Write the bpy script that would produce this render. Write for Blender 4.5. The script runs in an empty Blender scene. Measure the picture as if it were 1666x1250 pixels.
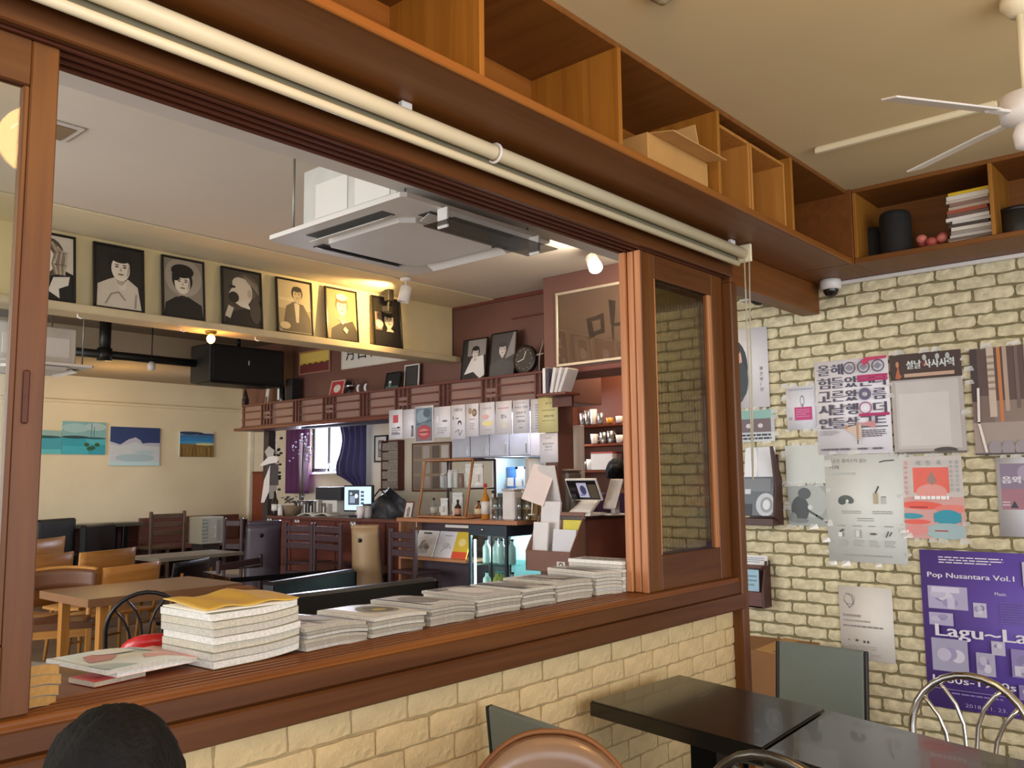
import bpy, math, random
from mathutils import Vector, Matrix
PI = math.pi
rnd = random.Random(7)
S = bpy.context.scene
COL = S.collection

# ------------------------------------------------------------------ camera
FPX, YAW, PITCH, ROLL, CZ = 1419.0, math.radians(41.12), math.radians(6.23), math.radians(-0.65), 1.5
_cy, _sy, _cp, _sp = math.cos(YAW), math.sin(YAW), math.cos(PITCH), math.sin(PITCH)
FW = Vector((_cp*_cy, _cp*_sy, _sp)); _r0 = Vector((_sy, -_cy, 0)); _u0 = _r0.cross(FW)
RT = math.cos(ROLL)*_r0 + math.sin(ROLL)*_u0
UP = -math.sin(ROLL)*_r0 + math.cos(ROLL)*_u0
EYE = Vector((0, 0, CZ))
cam = bpy.data.cameras.new('camera'); cam.sensor_width = 36; cam.lens = FPX/1666*36
cam.clip_start = 0.05; cam.clip_end = 200
camo = bpy.data.objects.new('camera', cam); COL.objects.link(camo)
m3 = Matrix((RT, UP, -FW)).transposed()
camo.matrix_world = Matrix.Translation(EYE) @ m3.to_4x4()
S.camera = camo

# ------------------------------------------------------------------ world, lights, exposure
S.view_settings.view_transform = 'Standard'; S.view_settings.look = 'None'
S.view_settings.gamma = 1.0; S.view_settings.use_curve_mapping = False
S.view_settings.exposure = 0.55
w = bpy.data.worlds.new('overcast_sky'); S.world = w; w.use_nodes = True
w.node_tree.nodes['Background'].inputs[0].default_value = (0.93, 0.97, 1.0, 1)
w.node_tree.nodes['Background'].inputs[1].default_value = 1.25

def lin(h):
    h = h.lstrip('#'); o = []
    for i in (0, 2, 4):
        v = int(h[i:i+2], 16)/255
        o.append(v/12.92 if v <= 0.04045 else ((v+0.055)/1.055)**2.4)
    return tuple(o)

def light(name, kind, loc, power, col='#ffffff', size=0.1, target=None, spot=None, size_y=None):
    l = bpy.data.lights.new(name, kind); l.energy = power; l.color = lin(col)
    if kind == 'AREA':
        l.size = size
        if size_y: l.shape = 'RECTANGLE'; l.size_y = size_y
    else: l.shadow_soft_size = size
    if kind == 'SPOT': l.spot_size = math.radians(spot or 60); l.spot_blend = 0.6
    o = bpy.data.objects.new(name, l); COL.objects.link(o); o.location = loc
    if target is not None:
        o.rotation_euler = (Vector(target)-Vector(loc)).to_track_quat('-Z', 'Y').to_euler()
    return o
# daylight through the shop front behind the camera and the windows along the left side
light('shopfront_daylight', 'AREA', (0.6, -3.3, 1.7), 75, '#f3f6ff', 4.5, (1.8, 2, 1.3), size_y=2.2)
light('side_window_daylight', 'AREA', (-2.3, 6.5, 1.7), 150, '#f6f4f2', 5.0, (4, 6.5, 1.4), size_y=2.0)
light('near_side_window_daylight', 'AREA', (-2.3, -0.6, 1.7), 22, '#f4f4ff', 2.6, (4.8, 0.9, 1.4), size_y=1.8)
# warm ceiling lamps of the near room, out of frame
light('near_room_ceiling_lamp', 'POINT', (1.15, 0.6, 2.72), 15, '#ffbe70', 0.12)
# lights inside the far room
light('bar_window_daylight', 'AREA', (6.93, 9.35, 1.95), 40, '#dfe6ff', 0.6, (4.5, 7.5, 0.8), size_y=0.7)
light('bar_work_lamp', 'AREA', (6.4, 5.4, 2.3), 26, '#f0f4ff', 0.5, (6.5, 5.2, 0), size_y=0.5)

light('kitchen_lamp', 'AREA', (6.4, 4.3, 2.85), 16, '#ffe3c4', 0.4, (6.4, 4.3, 0), size_y=0.4)  # added fill to lift the dark kitchen, no fixture seen here

def at(px, py, X=None, Y=None, Z=None):
    """the point of the room that shows at a pixel of the photograph, on a wall or table plane"""
    d = FW + (px-833)/FPX*RT - (py-625)/FPX*UP
    if X is not None: t = (X-EYE.x)/d.x
    elif Y is not None: t = (Y-EYE.y)/d.y
    else: t = (Z-EYE.z)/d.z
    return EYE + d*t

# ------------------------------------------------------------------ materials
_M = {}
def mat(name, col, rough=0.55, metal=0.0, var=0.08, scale=6.0, bump=0.0, bscale=40.0, emit=0.0, alpha=None, spec=0.5, coat=0.0):
    if name in _M: return _M[name]
    m = bpy.data.materials.new(name); m.use_nodes = True; nt = m.node_tree; N = nt.nodes; L = nt.links
    b = N['Principled BSDF']; c = lin(col)
    b.inputs['Roughness'].default_value = rough; b.inputs['Metallic'].default_value = metal
    b.inputs['Specular IOR Level'].default_value = spec
    if coat: b.inputs['Coat Weight'].default_value = coat
    tc = N.new('ShaderNodeTexCoord'); nz = N.new('ShaderNodeTexNoise')
    nz.inputs['Scale'].default_value = scale; nz.inputs['Detail'].default_value = 4
    L.new(tc.outputs['Object'], nz.inputs['Vector'])
    r = N.new('ShaderNodeValToRGB'); L.new(nz.outputs['Fac'], r.inputs['Fac'])
    r.color_ramp.elements[0].position = 0.3; r.color_ramp.elements[1].position = 0.7
    r.color_ramp.elements[0].color = (*[v*(1-var) for v in c], 1)
    r.color_ramp.elements[1].color = (*[min(1, v*(1+var)) for v in c], 1)
    L.new(r.outputs['Color'], b.inputs['Base Color'])
    if bump:
        n2 = N.new('ShaderNodeTexNoise'); n2.inputs['Scale'].default_value = bscale; n2.inputs['Detail'].default_value = 6
        L.new(tc.outputs['Object'], n2.inputs['Vector'])
        bp = N.new('ShaderNodeBump'); bp.inputs['Strength'].default_value = bump; bp.inputs['Distance'].default_value = 0.01
        L.new(n2.outputs['Fac'], bp.inputs['Height']); L.new(bp.outputs['Normal'], b.inputs['Normal'])
    if emit:
        b.inputs['Emission Color'].default_value = (*c, 1); b.inputs['Emission Strength'].default_value = emit
    if alpha is not None: b.inputs['Alpha'].default_value = alpha
    _M[name] = m; return m

def wood(name, c1, c2, axis='x', rough=0.42, scale=1.0, coat=0.0):
    """streaky timber grain that runs along one axis"""
    if name in _M: return _M[name]
    m = bpy.data.materials.new(name); m.use_nodes = True; nt = m.node_tree; N = nt.nodes; L = nt.links
    b = N['Principled BSDF']; b.inputs['Roughness'].default_value = rough; b.inputs['Coat Weight'].default_value = coat
    b.inputs['Specular IOR Level'].default_value = 0.35
    tc = N.new('ShaderNodeTexCoord'); mp = N.new('ShaderNodeMapping'); L.new(tc.outputs['Object'], mp.inputs['Vector'])
    s = [28*scale]*3; s['xyz'.index(axis)] = 1.3*scale; mp.inputs['Scale'].default_value = s
    nz = N.new('ShaderNodeTexNoise'); nz.inputs['Scale'].default_value = 1.0; nz.inputs['Detail'].default_value = 7
    nz.inputs['Distortion'].default_value = 0.6
    L.new(mp.outputs['Vector'], nz.inputs['Vector'])
    r = N.new('ShaderNodeValToRGB'); r.color_ramp.elements[0].position = 0.32; r.color_ramp.elements[1].position = 0.68
    r.color_ramp.elements[0].color = (*lin(c1), 1); r.color_ramp.elements[1].color = (*lin(c2), 1)
    L.new(nz.outputs['Fac'], r.inputs['Fac']); L.new(r.outputs['Color'], b.inputs['Base Color'])
    bp = N.new('ShaderNodeBump'); bp.inputs['Strength'].default_value = 0.05; bp.inputs['Distance'].default_value = 0.004
    L.new(nz.outputs['Fac'], bp.inputs['Height']); L.new(bp.outputs['Normal'], b.inputs['Normal'])
    _M[name] = m; return m

def glass(name, tint='#ffffff', gloss=0.12, ribs=0.0, rough=0.02):
    """thin pane: mostly clear, partly mirroring"""
    if name in _M: return _M[name]
    m = bpy.data.materials.new(name); m.use_nodes = True; nt = m.node_tree; N = nt.nodes; L = nt.links
    N.remove(N['Principled BSDF']); out = N['Material Output']
    t = N.new('ShaderNodeBsdfTransparent'); t.inputs[0].default_value = (*lin(tint), 1)
    g = N.new('ShaderNodeBsdfGlossy'); g.inputs['Roughness'].default_value = rough
    mx = N.new('ShaderNodeMixShader'); fr = N.new('ShaderNodeLayerWeight'); fr.inputs['Blend'].default_value = 0.12
    ma = N.new('ShaderNodeMath'); ma.operation = 'ADD'; ma.use_clamp = True; ma.inputs[1].default_value = gloss*0.6
    ms = N.new('ShaderNodeMath'); ms.operation = 'MULTIPLY'; ms.inputs[1].default_value = 0.35
    L.new(fr.outputs['Fresnel'], ms.inputs[0]); L.new(ms.outputs[0], ma.inputs[0]); L.new(ma.outputs[0], mx.inputs['Fac'])
    L.new(t.outputs[0], mx.inputs[1]); L.new(g.outputs[0], mx.inputs[2]); L.new(mx.outputs[0], out.inputs['Surface'])
    if ribs:
        tc = N.new('ShaderNodeTexCoord'); wv = N.new('ShaderNodeTexWave'); wv.inputs['Scale'].default_value = ribs
        wv.bands_direction = 'X'
        L.new(tc.outputs['Object'], wv.inputs['Vector']); bp = N.new('ShaderNodeBump'); bp.inputs['Strength'].default_value = 0.12
        bp.inputs['Distance'].default_value = 0.004
        L.new(wv.outputs['Fac'], bp.inputs['Height']); L.new(bp.outputs['Normal'], g.inputs['Normal'])
        r = N.new('ShaderNodeValToRGB'); r.color_ramp.elements[0].color = (*[v*0.8 for v in lin(tint)], 1)
        r.color_ramp.elements[1].color = (*lin(tint), 1)
        L.new(wv.outputs['Fac'], r.inputs['Fac']); L.new(r.outputs['Color'], t.inputs[0])
    _M[name] = m; return m

def paper(col): return mat('print_'+col.lstrip('#').lower(), col, 0.6, var=0.03, scale=9)

# ------------------------------------------------------------------ mesh builder
class MB:
    def __init__(s): s.v = []; s.f = []; s.m = []; s.s = []
    def add(s, vs, fs, m=0, smooth=False, M=None):
        o = len(s.v)
        s.v += [tuple(M @ Vector(p)) if M else tuple(p) for p in vs]
        s.f += [tuple(i+o for i in f) for f in fs]
        s.m += [m]*len(fs); s.s += [smooth]*len(fs); return s
    def box(s, x0, y0, z0, x1, y1, z1, m=0, b=0.003, M=None):
        x0, x1 = sorted((x0, x1)); y0, y1 = sorted((y0, y1)); z0, z1 = sorted((z0, z1))
        b = min(b, (x1-x0)*.45, (y1-y0)*.45, (z1-z0)*.45)
        X = (x0, x1); Y = (y0, y1); Z = (z0, z1); vs = []; ix = {}
        for i in (0, 1):
            for j in (0, 1):
                for k in (0, 1):
                    sx, sy, sz = 1-2*i, 1-2*j, 1-2*k
                    for a, p in enumerate(((X[i], Y[j]+sy*b, Z[k]+sz*b), (X[i]+sx*b, Y[j], Z[k]+sz*b), (X[i]+sx*b, Y[j]+sy*b, Z[k]))):
                        ix[i, j, k, a] = len(vs); vs.append(p)
        fs = []
        for i in (0, 1):
            q = [ix[i, 0, 0, 0], ix[i, 1, 0, 0], ix[i, 1, 1, 0], ix[i, 0, 1, 0]]; fs.append(q[::-1] if i == 0 else q)
            q = [ix[0, i, 0, 1], ix[1, i, 0, 1], ix[1, i, 1, 1], ix[0, i, 1, 1]]; fs.append(q if i == 0 else q[::-1])
            q = [ix[0, 0, i, 2], ix[1, 0, i, 2], ix[1, 1, i, 2], ix[0, 1, i, 2]]; fs.append(q[::-1] if i == 0 else q)
        for i in (0, 1):
            for j in (0, 1):
                f = (i+j) % 2 == 0
                q = [ix[i, j, 0, 0], ix[i, j, 0, 1], ix[i, j, 1, 1], ix[i, j, 1, 0]]; fs.append(q if f else q[::-1])
                q = [ix[i, 0, j, 0], ix[i, 0, j, 2], ix[i, 1, j, 2], ix[i, 1, j, 0]]; fs.append(q[::-1] if f else q)
                q = [ix[0, i, j, 1], ix[0, i, j, 2], ix[1, i, j, 2], ix[1, i, j, 1]]; fs.append(q if f else q[::-1])
                for k in (0, 1):
                    q = [ix[i, j, k, 0], ix[i, j, k, 1], ix[i, j, k, 2]]; fs.append(q if (i+j+k) % 2 else q[::-1])
        return s.add(vs, fs, m, False, M)
    def prism(s, poly, z0, z1, m=0, M=None, smooth=False):
        n = len(poly); vs = [(p[0], p[1], z0) for p in poly]+[(p[0], p[1], z1) for p in poly]
        fs = [tuple(range(n))[::-1], tuple(range(n, 2*n))]+[(i, (i+1) % n, n+(i+1) % n, n+i) for i in range(n)]
        return s.add(vs, fs, m, smooth, M)
    def tube(s, pts, r, n=8, m=0, closed=False, M=None, flat=1.0):
        pts = [Vector(p) for p in pts]; k = len(pts); rr = r if isinstance(r, (list, tuple)) else [r]*k
        vs = []; T0 = None; nr = None
        for i, p in enumerate(pts):
            a = pts[(i-1) % k] if (closed or i > 0) else p; c = pts[(i+1) % k] if (closed or i < k-1) else p
            t = (c-a).normalized()
            if nr is None:
                nr = t.orthogonal().normalized() if abs(t.z) > 0.9 else t.cross(Vector((0, 0, 1))).normalized()
            else:
                nr = (nr - t*nr.dot(t)).normalized()
            bi = t.cross(nr)
            for j in range(n):
                an = 2*PI*j/n
                vs.append(p+(nr*math.cos(an)+bi*math.sin(an)*flat)*rr[i])
        fs = []
        for i in range(k if closed else k-1):
            for j in range(n):
                a, b = i*n+j, i*n+(j+1) % n; c, d = ((i+1) % k)*n+(j+1) % n, ((i+1) % k)*n+j
                fs.append((a, b, c, d))
        if not closed: fs += [tuple(range(n))[::-1], tuple(range((k-1)*n, k*n))]
        return s.add(vs, fs, m, True, M)
    def lathe(s, prof, c=(0, 0, 0), n=16, m=0, M=None, smooth=True):
        vs = []; fs = []
        for r, z in prof:
            for j in range(n):
                a = 2*PI*j/n; vs.append((c[0]+r*math.cos(a), c[1]+r*math.sin(a), c[2]+z))
        for i in range(len(prof)-1):
            for j in range(n):
                fs.append((i*n+j, i*n+(j+1) % n, (i+1)*n+(j+1) % n, (i+1)*n+j))
        fs.append(tuple(range(n))[::-1]); k = (len(prof)-1)*n; fs.append(tuple(range(k, k+n)))
        return s.add(vs, fs, m, smooth, M)
    def ell(s, c, r, n=12, k=8, m=0, M=None):
        prof = []
        vs = []; fs = []
        for i in range(k+1):
            ph = PI*i/k
            for j in range(n):
                a = 2*PI*j/n
                vs.append((c[0]+r[0]*math.sin(ph)*math.cos(a), c[1]+r[1]*math.sin(ph)*math.sin(a), c[2]+r[2]*math.cos(ph)))
        for i in range(k):
            for j in range(n): fs.append((i*n+j, (i+1)*n+j, (i+1)*n+(j+1) % n, i*n+(j+1) % n))
        return s.add(vs, fs, m, True, M)
    def slab(s, fn, nu, nv, th, m=0, M=None, smooth=True, me=None):
        """a curved slab: fn(u,v)->(point, normal); th = thickness along the normal"""
        top = []; bot = []
        for j in range(nv+1):
            for i in range(nu+1):
                p, q = fn(i/nu, j/nv); p = Vector(p); q = Vector(q).normalized()
                top.append(p+q*th/2); bot.append(p-q*th/2)
        w = nu+1; o = len(top); fs = []; es = []
        for j in range(nv):
            for i in range(nu):
                a = j*w+i; fs.append((a, a+1, a+w+1, a+w)); fs.append((o+a, o+a+w, o+a+w+1, o+a+1))
        for i in range(nu):
            es.append((i, o+i, o+i+1, i+1)); a = nv*w+i; es.append((a, a+1, o+a+1, o+a))
        for j in range(nv):
            a = j*w; es.append((a, a+w, o+a+w, o+a)); a = j*w+nu; es.append((a, o+a, o+a+w, a+w))
        k = len(s.v); s.add(top+bot, fs, m, smooth, M)
        s.f += [tuple(i+k for i in f) for f in es]; s.m += [m if me is None else me]*len(es); s.s += [False]*len(es)
        return s
    def mesh(s, name, mats):
        me = bpy.data.meshes.new(name); me.from_pydata(s.v, [], s.f)
        for q in (mats if isinstance(mats, (list, tuple)) else [mats]): me.materials.append(q)
        me.polygons.foreach_set('material_index', s.m); me.polygons.foreach_set('use_smooth', s.s)
        me.update(); return me
    def build(s, name, mats, parent=None, M=None, label=None, cat=None, group=None, kind=None):
        o = bpy.data.objects.new(name, s.mesh(name, mats)); COL.objects.link(o)
        if parent: o.parent = parent
        if M is not None: o.matrix_local = M
        return tag(o, label, cat, group, kind)

def tag(o, label=None, cat=None, group=None, kind=None):
    if label: o['label'] = label
    if cat: o['category'] = cat
    if group: o['group'] = group
    if kind: o['kind'] = kind
    return o
def thing(name, label, cat, loc=(0, 0, 0), rz=0.0, group=None, M=None):
    o = bpy.data.objects.new(name, None); COL.objects.link(o); o.empty_display_size = 0.1
    if M is not None: o.matrix_world = M
    else: o.location = loc; o.rotation_euler = (0, 0, rz)
    return tag(o, label, cat, group)
def copy_tree(o, parent=None, label=None):
    c = o.copy(); COL.objects.link(c)
    if parent: c.parent = parent
    for k in o.children: copy_tree(k, c)
    if label: c['label'] = label
    return c
def struct(name, mb, m, parent=None):
    return mb.build(name, m, parent, kind=None if parent else 'structure')
def frame_M(o, right, up, n=None):
    right = Vector(right).normalized(); up = Vector(up).normalized(); n = right.cross(up).normalized()
    up = n.cross(right)
    return Matrix.Translation(Vector(o)) @ Matrix((right, up, n)).transposed().to_4x4()
def RX(a): return Matrix.Rotation(a, 4, 'X')
def RY(a): return Matrix.Rotation(a, 4, 'Y')
def RZ(a): return Matrix.Rotation(a, 4, 'Z')
def TR(*p): return Matrix.Translation(Vector(p))
def arc(c, r, a0, a1, n, f): return [f(c[0]+r[0]*math.cos(a0+(a1-a0)*i/n), c[1]+r[1]*math.sin(a0+(a1-a0)*i/n)) for i in range(n+1)]

# ------------------------------------------------------------------ flat printing (u right, v up, n towards the viewer), ink in thin layers
_TX = {}
def text_mesh(t):
    if t not in _TX:
        c = bpy.data.curves.new('lettering', 'FONT'); c.body = t; c.size = 1; c.resolution_u = 2
        o = bpy.data.objects.new('lettering', c); me = bpy.data.meshes.new_from_object(o)
        vs = [(v.co.x, v.co.y) for v in me.vertices]; fs = [tuple(p.vertices) for p in me.polygons]
        bpy.data.objects.remove(o); bpy.data.curves.remove(c); bpy.data.meshes.remove(me)
        _TX[t] = (vs, fs)
    return _TX[t]
class Ink:
    def __init__(s, w, h, bg=None, n0=0.0): s.w = w; s.h = h; s.mb = MB(); s.mats = []; s.n = n0+0.0006; s.bg = bg; s.dn = 0.00035
    def mi(s, col):
        m = paper(col) if isinstance(col, str) else col
        if m not in s.mats: s.mats.append(m)
        return s.mats.index(m)
    def poly(s, pts, col, unit=True):
        W, H = (s.w, s.h) if unit else (1, 1)
        s.n += s.dn
        p = [(max(0, min(s.w, a*W)), max(0, min(s.h, b*H)), s.n) for a, b in pts]
        ar = sum(p[i][0]*p[(i+1) % len(p)][1]-p[(i+1) % len(p)][0]*p[i][1] for i in range(len(p)))
        s.mb.add(p, [tuple(range(len(p))) if ar > 0 else tuple(range(len(p)))[::-1]], s.mi(col)); return s
    def rect(s, u0, v0, u1, v1, col): return s.poly([(u0, v0), (u1, v0), (u1, v1), (u0, v1)], col)
    def ell(s, u, v, ru, rv, col, a0=0, a1=2*PI, n=20, rot=0.0):
        pts = []
        for i in range(n+(0 if a1-a0 > 6.28 else 1)):
            a = a0+(a1-a0)*i/n; x, y = ru*s.w*math.cos(a), rv*s.h*math.sin(a)
            pts.append((u+(x*math.cos(rot)-y*math.sin(rot))/s.w, v+(x*math.sin(rot)+y*math.cos(rot))/s.h))
        return s.poly(pts, col)
    def ring(s, u, v, r, wd, col, n=20):
        s.n += s.dn; vs = []; fs = []
        for i in range(n):
            a = 2*PI*i/n
            for q in (r, r-wd): vs.append((u*s.w+q*math.cos(a), v*s.h+q*math.sin(a), s.n))
        for i in range(n): j = (i+1) % n; fs.append((2*i, 2*j, 2*j+1, 2*i+1))
        s.mb.add(vs, fs, s.mi(col)); return s
    def line(s, pts, wd, col):
        for (a, b), (c, d) in zip(pts, pts[1:]):
            A = Vector((a*s.w, b*s.h)); B = Vector((c*s.w, d*s.h)); t = (B-A)
            if t.length < 1e-6: continue
            q = Vector((-t.y, t.x)).normalized()*wd/2; t = t.normalized()*wd*.3
            s.poly([(A-q-t)[:], (B-q+t)[:], (B+q+t)[:], (A+q-t)[:]], col, False); s.n -= s.dn
        s.n += s.dn; return s
    def text(s, t, u, v, h, col, w=None, bold=0.0, rot=0.0):
        """t with its lower left at (u,v); h = letter height, w = full width (fractions of the sheet)"""
        vs, fs = text_mesh(t)
        if not vs: return s
        x0 = min(p[0] for p in vs); x1 = max(p[0] for p in vs); y0 = min(p[1] for p in vs); y1 = max(p[1] for p in vs)
        sy = h*s.h/max(.01, (y1-y0)); sx = (w*s.w/(x1-x0)) if w else sy
        cr, sr = math.cos(rot), math.sin(rot)
        for k in ((0,), (-bold, bold))[bold > 0]:
            s.n += s.dn
            pts = []
            for p in vs:
                a, b = (p[0]-x0)*sx+k, (p[1]-y0)*sy
                pts.append((u*s.w+a*cr-b*sr, v*s.h+a*sr+b*cr, s.n))
            s.mb.add(pts, fs, s.mi(col))
        return s
    def lines(s, u0, v0, u1, v1, n, col, fill=0.45, ragged=0.3, seed=1):
        """small print that cannot be read: rows of word-long strokes"""
        r = random.Random(seed); s.n += s.dn; hh = (v1-v0)/n
        for i in range(n):
            v = v1-(i+1)*hh+hh*(1-fill)/2; u = u0; end = u1-(u1-u0)*r.uniform(0, ragged)
            while u < end:
                wd = r.uniform(.06, .18)*(u1-u0); e = min(end, u+wd)
                s.mb.add([(u*s.w, v*s.h, s.n), (e*s.w, v*s.h, s.n), (e*s.w, (v+hh*fill)*s.h, s.n), (u*s.w, (v+hh*fill)*s.h, s.n)], [(0, 1, 2, 3)], s.mi(col))
                u = e+.02*(u1-u0)
        return s
    def build(s, parent, name='print', label=None):
        return s.mb.build(name, s.mats or [paper('#ffffff')], parent, label=label)

def sheet_mb(w, h, th=0.0015, curl=0.0, seed=0, z0=0.0):
    r = random.Random(seed); a, b = r.uniform(-1, 1), r.uniform(-1, 1)
    mb = MB()
    mb.slab(lambda u, v: ((u*w, v*h, z0+curl*(a*(u-.5)**2*4+b*(v-.5)**2*4)-th/2), (0, 0, 1)), 4 if curl else 1, 4 if curl else 1, th, 0)
    return mb
# ================================================================== SETTING
DP = 1.90        # face of the window frame in the partition
XR = 4.86        # brick face of the right wall
ZS = 1.045       # sill
ZL, ZB = 2.98, 2.585   # near ceiling, underside of the overhead shelves
ZF = 3.15        # far room ceiling
YP = 5.85        # wall with the portraits
YW = 11.1        # wall with the paintings
XB = 7.0         # window wall behind the bar

cream = mat('cream_plaster', '#e2d6b6', 0.85, var=0.04, scale=2, bump=0.03)
ceil_m = mat('ceiling_paint', '#d3bd90', 0.9, var=0.04, scale=1.5)
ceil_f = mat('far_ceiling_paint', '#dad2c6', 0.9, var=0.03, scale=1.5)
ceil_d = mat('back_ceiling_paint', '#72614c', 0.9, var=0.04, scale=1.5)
walnut_x = wood('frame_timber', '#4f2b12', '#613919', 'x', 0.4)
walnut_z = wood('frame_timber_upright', '#593214', '#6e421b', 'z', 0.4)
sash_z = wood('sash_edge_timber', '#a5663a', '#c08455', 'z', 0.45)  # paler timber: daylight on the sash edges is put into its colour
dark_x = wood('dark_track_timber', '#4a2314', '#5b2d1a', 'x', 0.5)
shelf_x = wood('shelf_timber', '#7d4919', '#915a22', 'x', 0.42)
shelf_y = wood('shelf_timber_crosswise', '#6e4219', '#7f4f20', 'y', 0.45)
shelf_z = wood('shelf_divider_timber', '#8c581c', '#a06c28', 'z', 0.42)
shelf_dk = wood('shelf_underside_timber', '#6a3d17', '#7a481c', 'x', 0.45)
crate_z = wood('shelf_box_timber', '#a87030', '#b8803c', 'z', 0.45)
mahog_y = wood('mahogany', '#64342b', '#754036', 'y', 0.4)
mahog_z = wood('mahogany_upright', '#583028', '#6a3a31', 'z', 0.42)
lattice_y = wood('lattice_timber', '#5f342d', '#6e4038', 'y', 0.45)
brown_p = mat('brown_painted_panel', '#6d483d', 0.55, var=0.07, scale=2)
mortar_r = mat('olive_mortar', '#7f7655', 0.95, var=0.15, scale=25, bump=0.5, bscale=60)
brick_r = mat('cream_brick', '#cfc5a3', 0.9, var=0.2, scale=24, bump=0.35, bscale=70)
mortar_p = mat('cream_mortar', '#a8936a', 0.95, var=0.15, scale=20, bump=0.5, bscale=60)
brick_p = mat('sand_brick', '#cfb586', 0.88, var=0.1, scale=12, bump=0.7, bscale=45)
white_m = mat('white_metal', '#dcd8d2', 0.45, var=0.02)
white_pl = mat('white_plastic', '#dad6d0', 0.4, var=0.02)
ivory = mat('ivory_plastic', '#e2d6b4', 0.4, var=0.03)
black_pl = mat('black_plastic', '#181614', 0.45, var=0.1)
black_m = mat('black_steel', '#17181a', 0.3, 0.6, var=0.1)
chrome = mat('chrome', '#c9c7c2', 0.18, 1.0, var=0.02)
page = mat('page_edges', '#ded8c8', 0.8, var=0.08, scale=60)
floor_m = wood('floor_boards', '#7a6550', '#8d7660', 'x', 0.5)

# floors and ceilings
struct('floor', MB().box(-2.6, -3.6, -0.1, 8.2, 11.4, 0, b=0), floor_m)
struct('floor.001', MB().box(2.2, 9.36, 0, 6.2, YW-.001, 0.3, b=0.005), floor_m)
struct('ceiling', MB().box(-2.6, -3.6, ZL, XR+.14, 1.99, ZL+.3, b=0), ceil_m)
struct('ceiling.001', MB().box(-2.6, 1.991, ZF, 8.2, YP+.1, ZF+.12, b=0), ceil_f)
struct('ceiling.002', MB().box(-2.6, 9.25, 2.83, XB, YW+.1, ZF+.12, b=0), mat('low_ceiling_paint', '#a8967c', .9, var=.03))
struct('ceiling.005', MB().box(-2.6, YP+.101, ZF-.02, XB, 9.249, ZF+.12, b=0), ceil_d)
struct('ceiling.003', MB().box(-2.6, 5.30, ZF-.012, 5.84, YP, ZF-.001, b=.004), cream)
# dropped beam behind the partition head
struct('trim_1', MB().box(-2.6, 2.021, 2.67, 5.45, 2.613, ZF-.001, b=.006), mat('beam_paint', '#dcd8d2', .85, var=.03))
# painting wall + crown moulding
struct('wall_back', MB().box(-2.6, YW, 0, XB+.1, YW+.15, 2.83, b=0), cream)
struct('trim_2', MB().box(-2.6, YW-.05, 2.49, XB, YW, 2.53, b=.01), cream)
struct('trim_3', MB().box(-2.6, YW-.045, 0.301, XB, YW, 0.98, b=.005), wood('wainscot', '#43241c', '#54302a', 'x'))
# portrait wall with its ledge
struct('wall_portrait', MB().box(-2.6, YP, 2.66, 5.84, YP+.1, ZF-.001, b=0), mat('portrait_wall_paint', '#e3d3a6', 0.85, var=0.03))
lg = struct('trim_4', MB().box(-2.6, YP-.12, 2.60, 5.84, YP+.1, 2.655, b=.006), mat('ledge_paint', '#c8b794', 0.8))
# window wall behind the bar, with an opening
wy0, wy1, wz0, wz1 = 9.03, 9.70, 1.62, 2.32
mb = MB()
mb.box(XB, 3.0, 0, XB+.15, wy0, 2.9, b=0).box(XB, wy1, 0, XB+.15, YW, 2.9, b=0)
mb.box(XB, wy0, 0, XB+.15, wy1, wz0, b=0).box(XB, wy0, wz1, XB+.15, wy1, 2.9, b=0)
struct('wall_bar', mb, mat('bar_wall_paint', '#d8cdb6', 0.85, var=0.04))
wn = MB()
for a in ((wy0, wy0+.04), (wy1-.04, wy1), ((wy0+wy1)/2-.035, (wy0+wy1)/2+.005)): wn.box(XB+.04, a[0], wz0, XB+.09, a[1], wz1)
wn.box(XB+.04, wy0, wz0, XB+.09, wy1, wz0+.05); wn.box(XB+.04, wy0, wz1-.04, XB+.09, wy1, wz1)
win = wn.build('window_1', mat('window_frame_grey', '#5a5a60', 0.5), kind='structure')
glow = mat('bright_daylight_pane', '#f6f8ff', 0.4, var=0.0, emit=2.6)
MB().box(XB+.06, wy0+.04, wz0+.05, XB+.066, (wy0+wy1)/2-.035, wz1-.04, b=0).build('pane', glow, win)
MB().box(XB+.06, (wy0+wy1)/2+.005, wz0+.05, XB+.066, wy1-.04, wz1-.04, b=0).build('pane', glow, win)
MB().box(XB-.06, wy0-.06, wz0-.03, XB+.04, wy1+.06, wz0, b=.004).build('window_sill', mat('sill_white', '#e4e0dc', 0.5), win)
# conduit up the corner
struct('trim_5', MB().box(XB-.07, YW-.07, 0.3, XB-.001, YW-.001, 2.83, b=.008), mat('pale_corner_trim', '#e6e0cc', 0.6))

# bulkhead above the bar and the panel over the kitchen hatch
struct('wall_bulkhead', MB().box(5.85, 4.45, 2.14, 6.3, 9.5, ZF-.001, b=.004), brown_p)
struct('trim_6', MB().box(5.828, 4.47, ZF-.035, 5.849, 5.84, ZF-.002, b=.004), mahog_y)
struct('trim_7', MB().box(5.835, 4.7, 2.93, 5.849, 5.1, 2.945, b=.003).box(5.835, 4.68, 2.93, 5.849, 4.69, 3.1, b=.003), mahog_y)
struct('wall_hatch', MB().box(5.5, 3.02, 2.33, 5.9, 4.45, ZF-.001, b=.004), brown_p)
struct('trim_8', MB().box(5.47, 3.02, 2.33, 5.50, 4.42, 2.37, b=.004), mahog_y)
struct('trim_9', MB().box(5.5, 4.33, 0, 5.72, 4.45, 2.329, b=.004), brown_p)
struct('wall_kitchen', MB().box(6.9, 3.12, 0, 6.99, 5.155, 2.9, b=0), mat('kitchen_back_panel', '#6b3f2d', 0.55, var=0.06))
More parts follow.
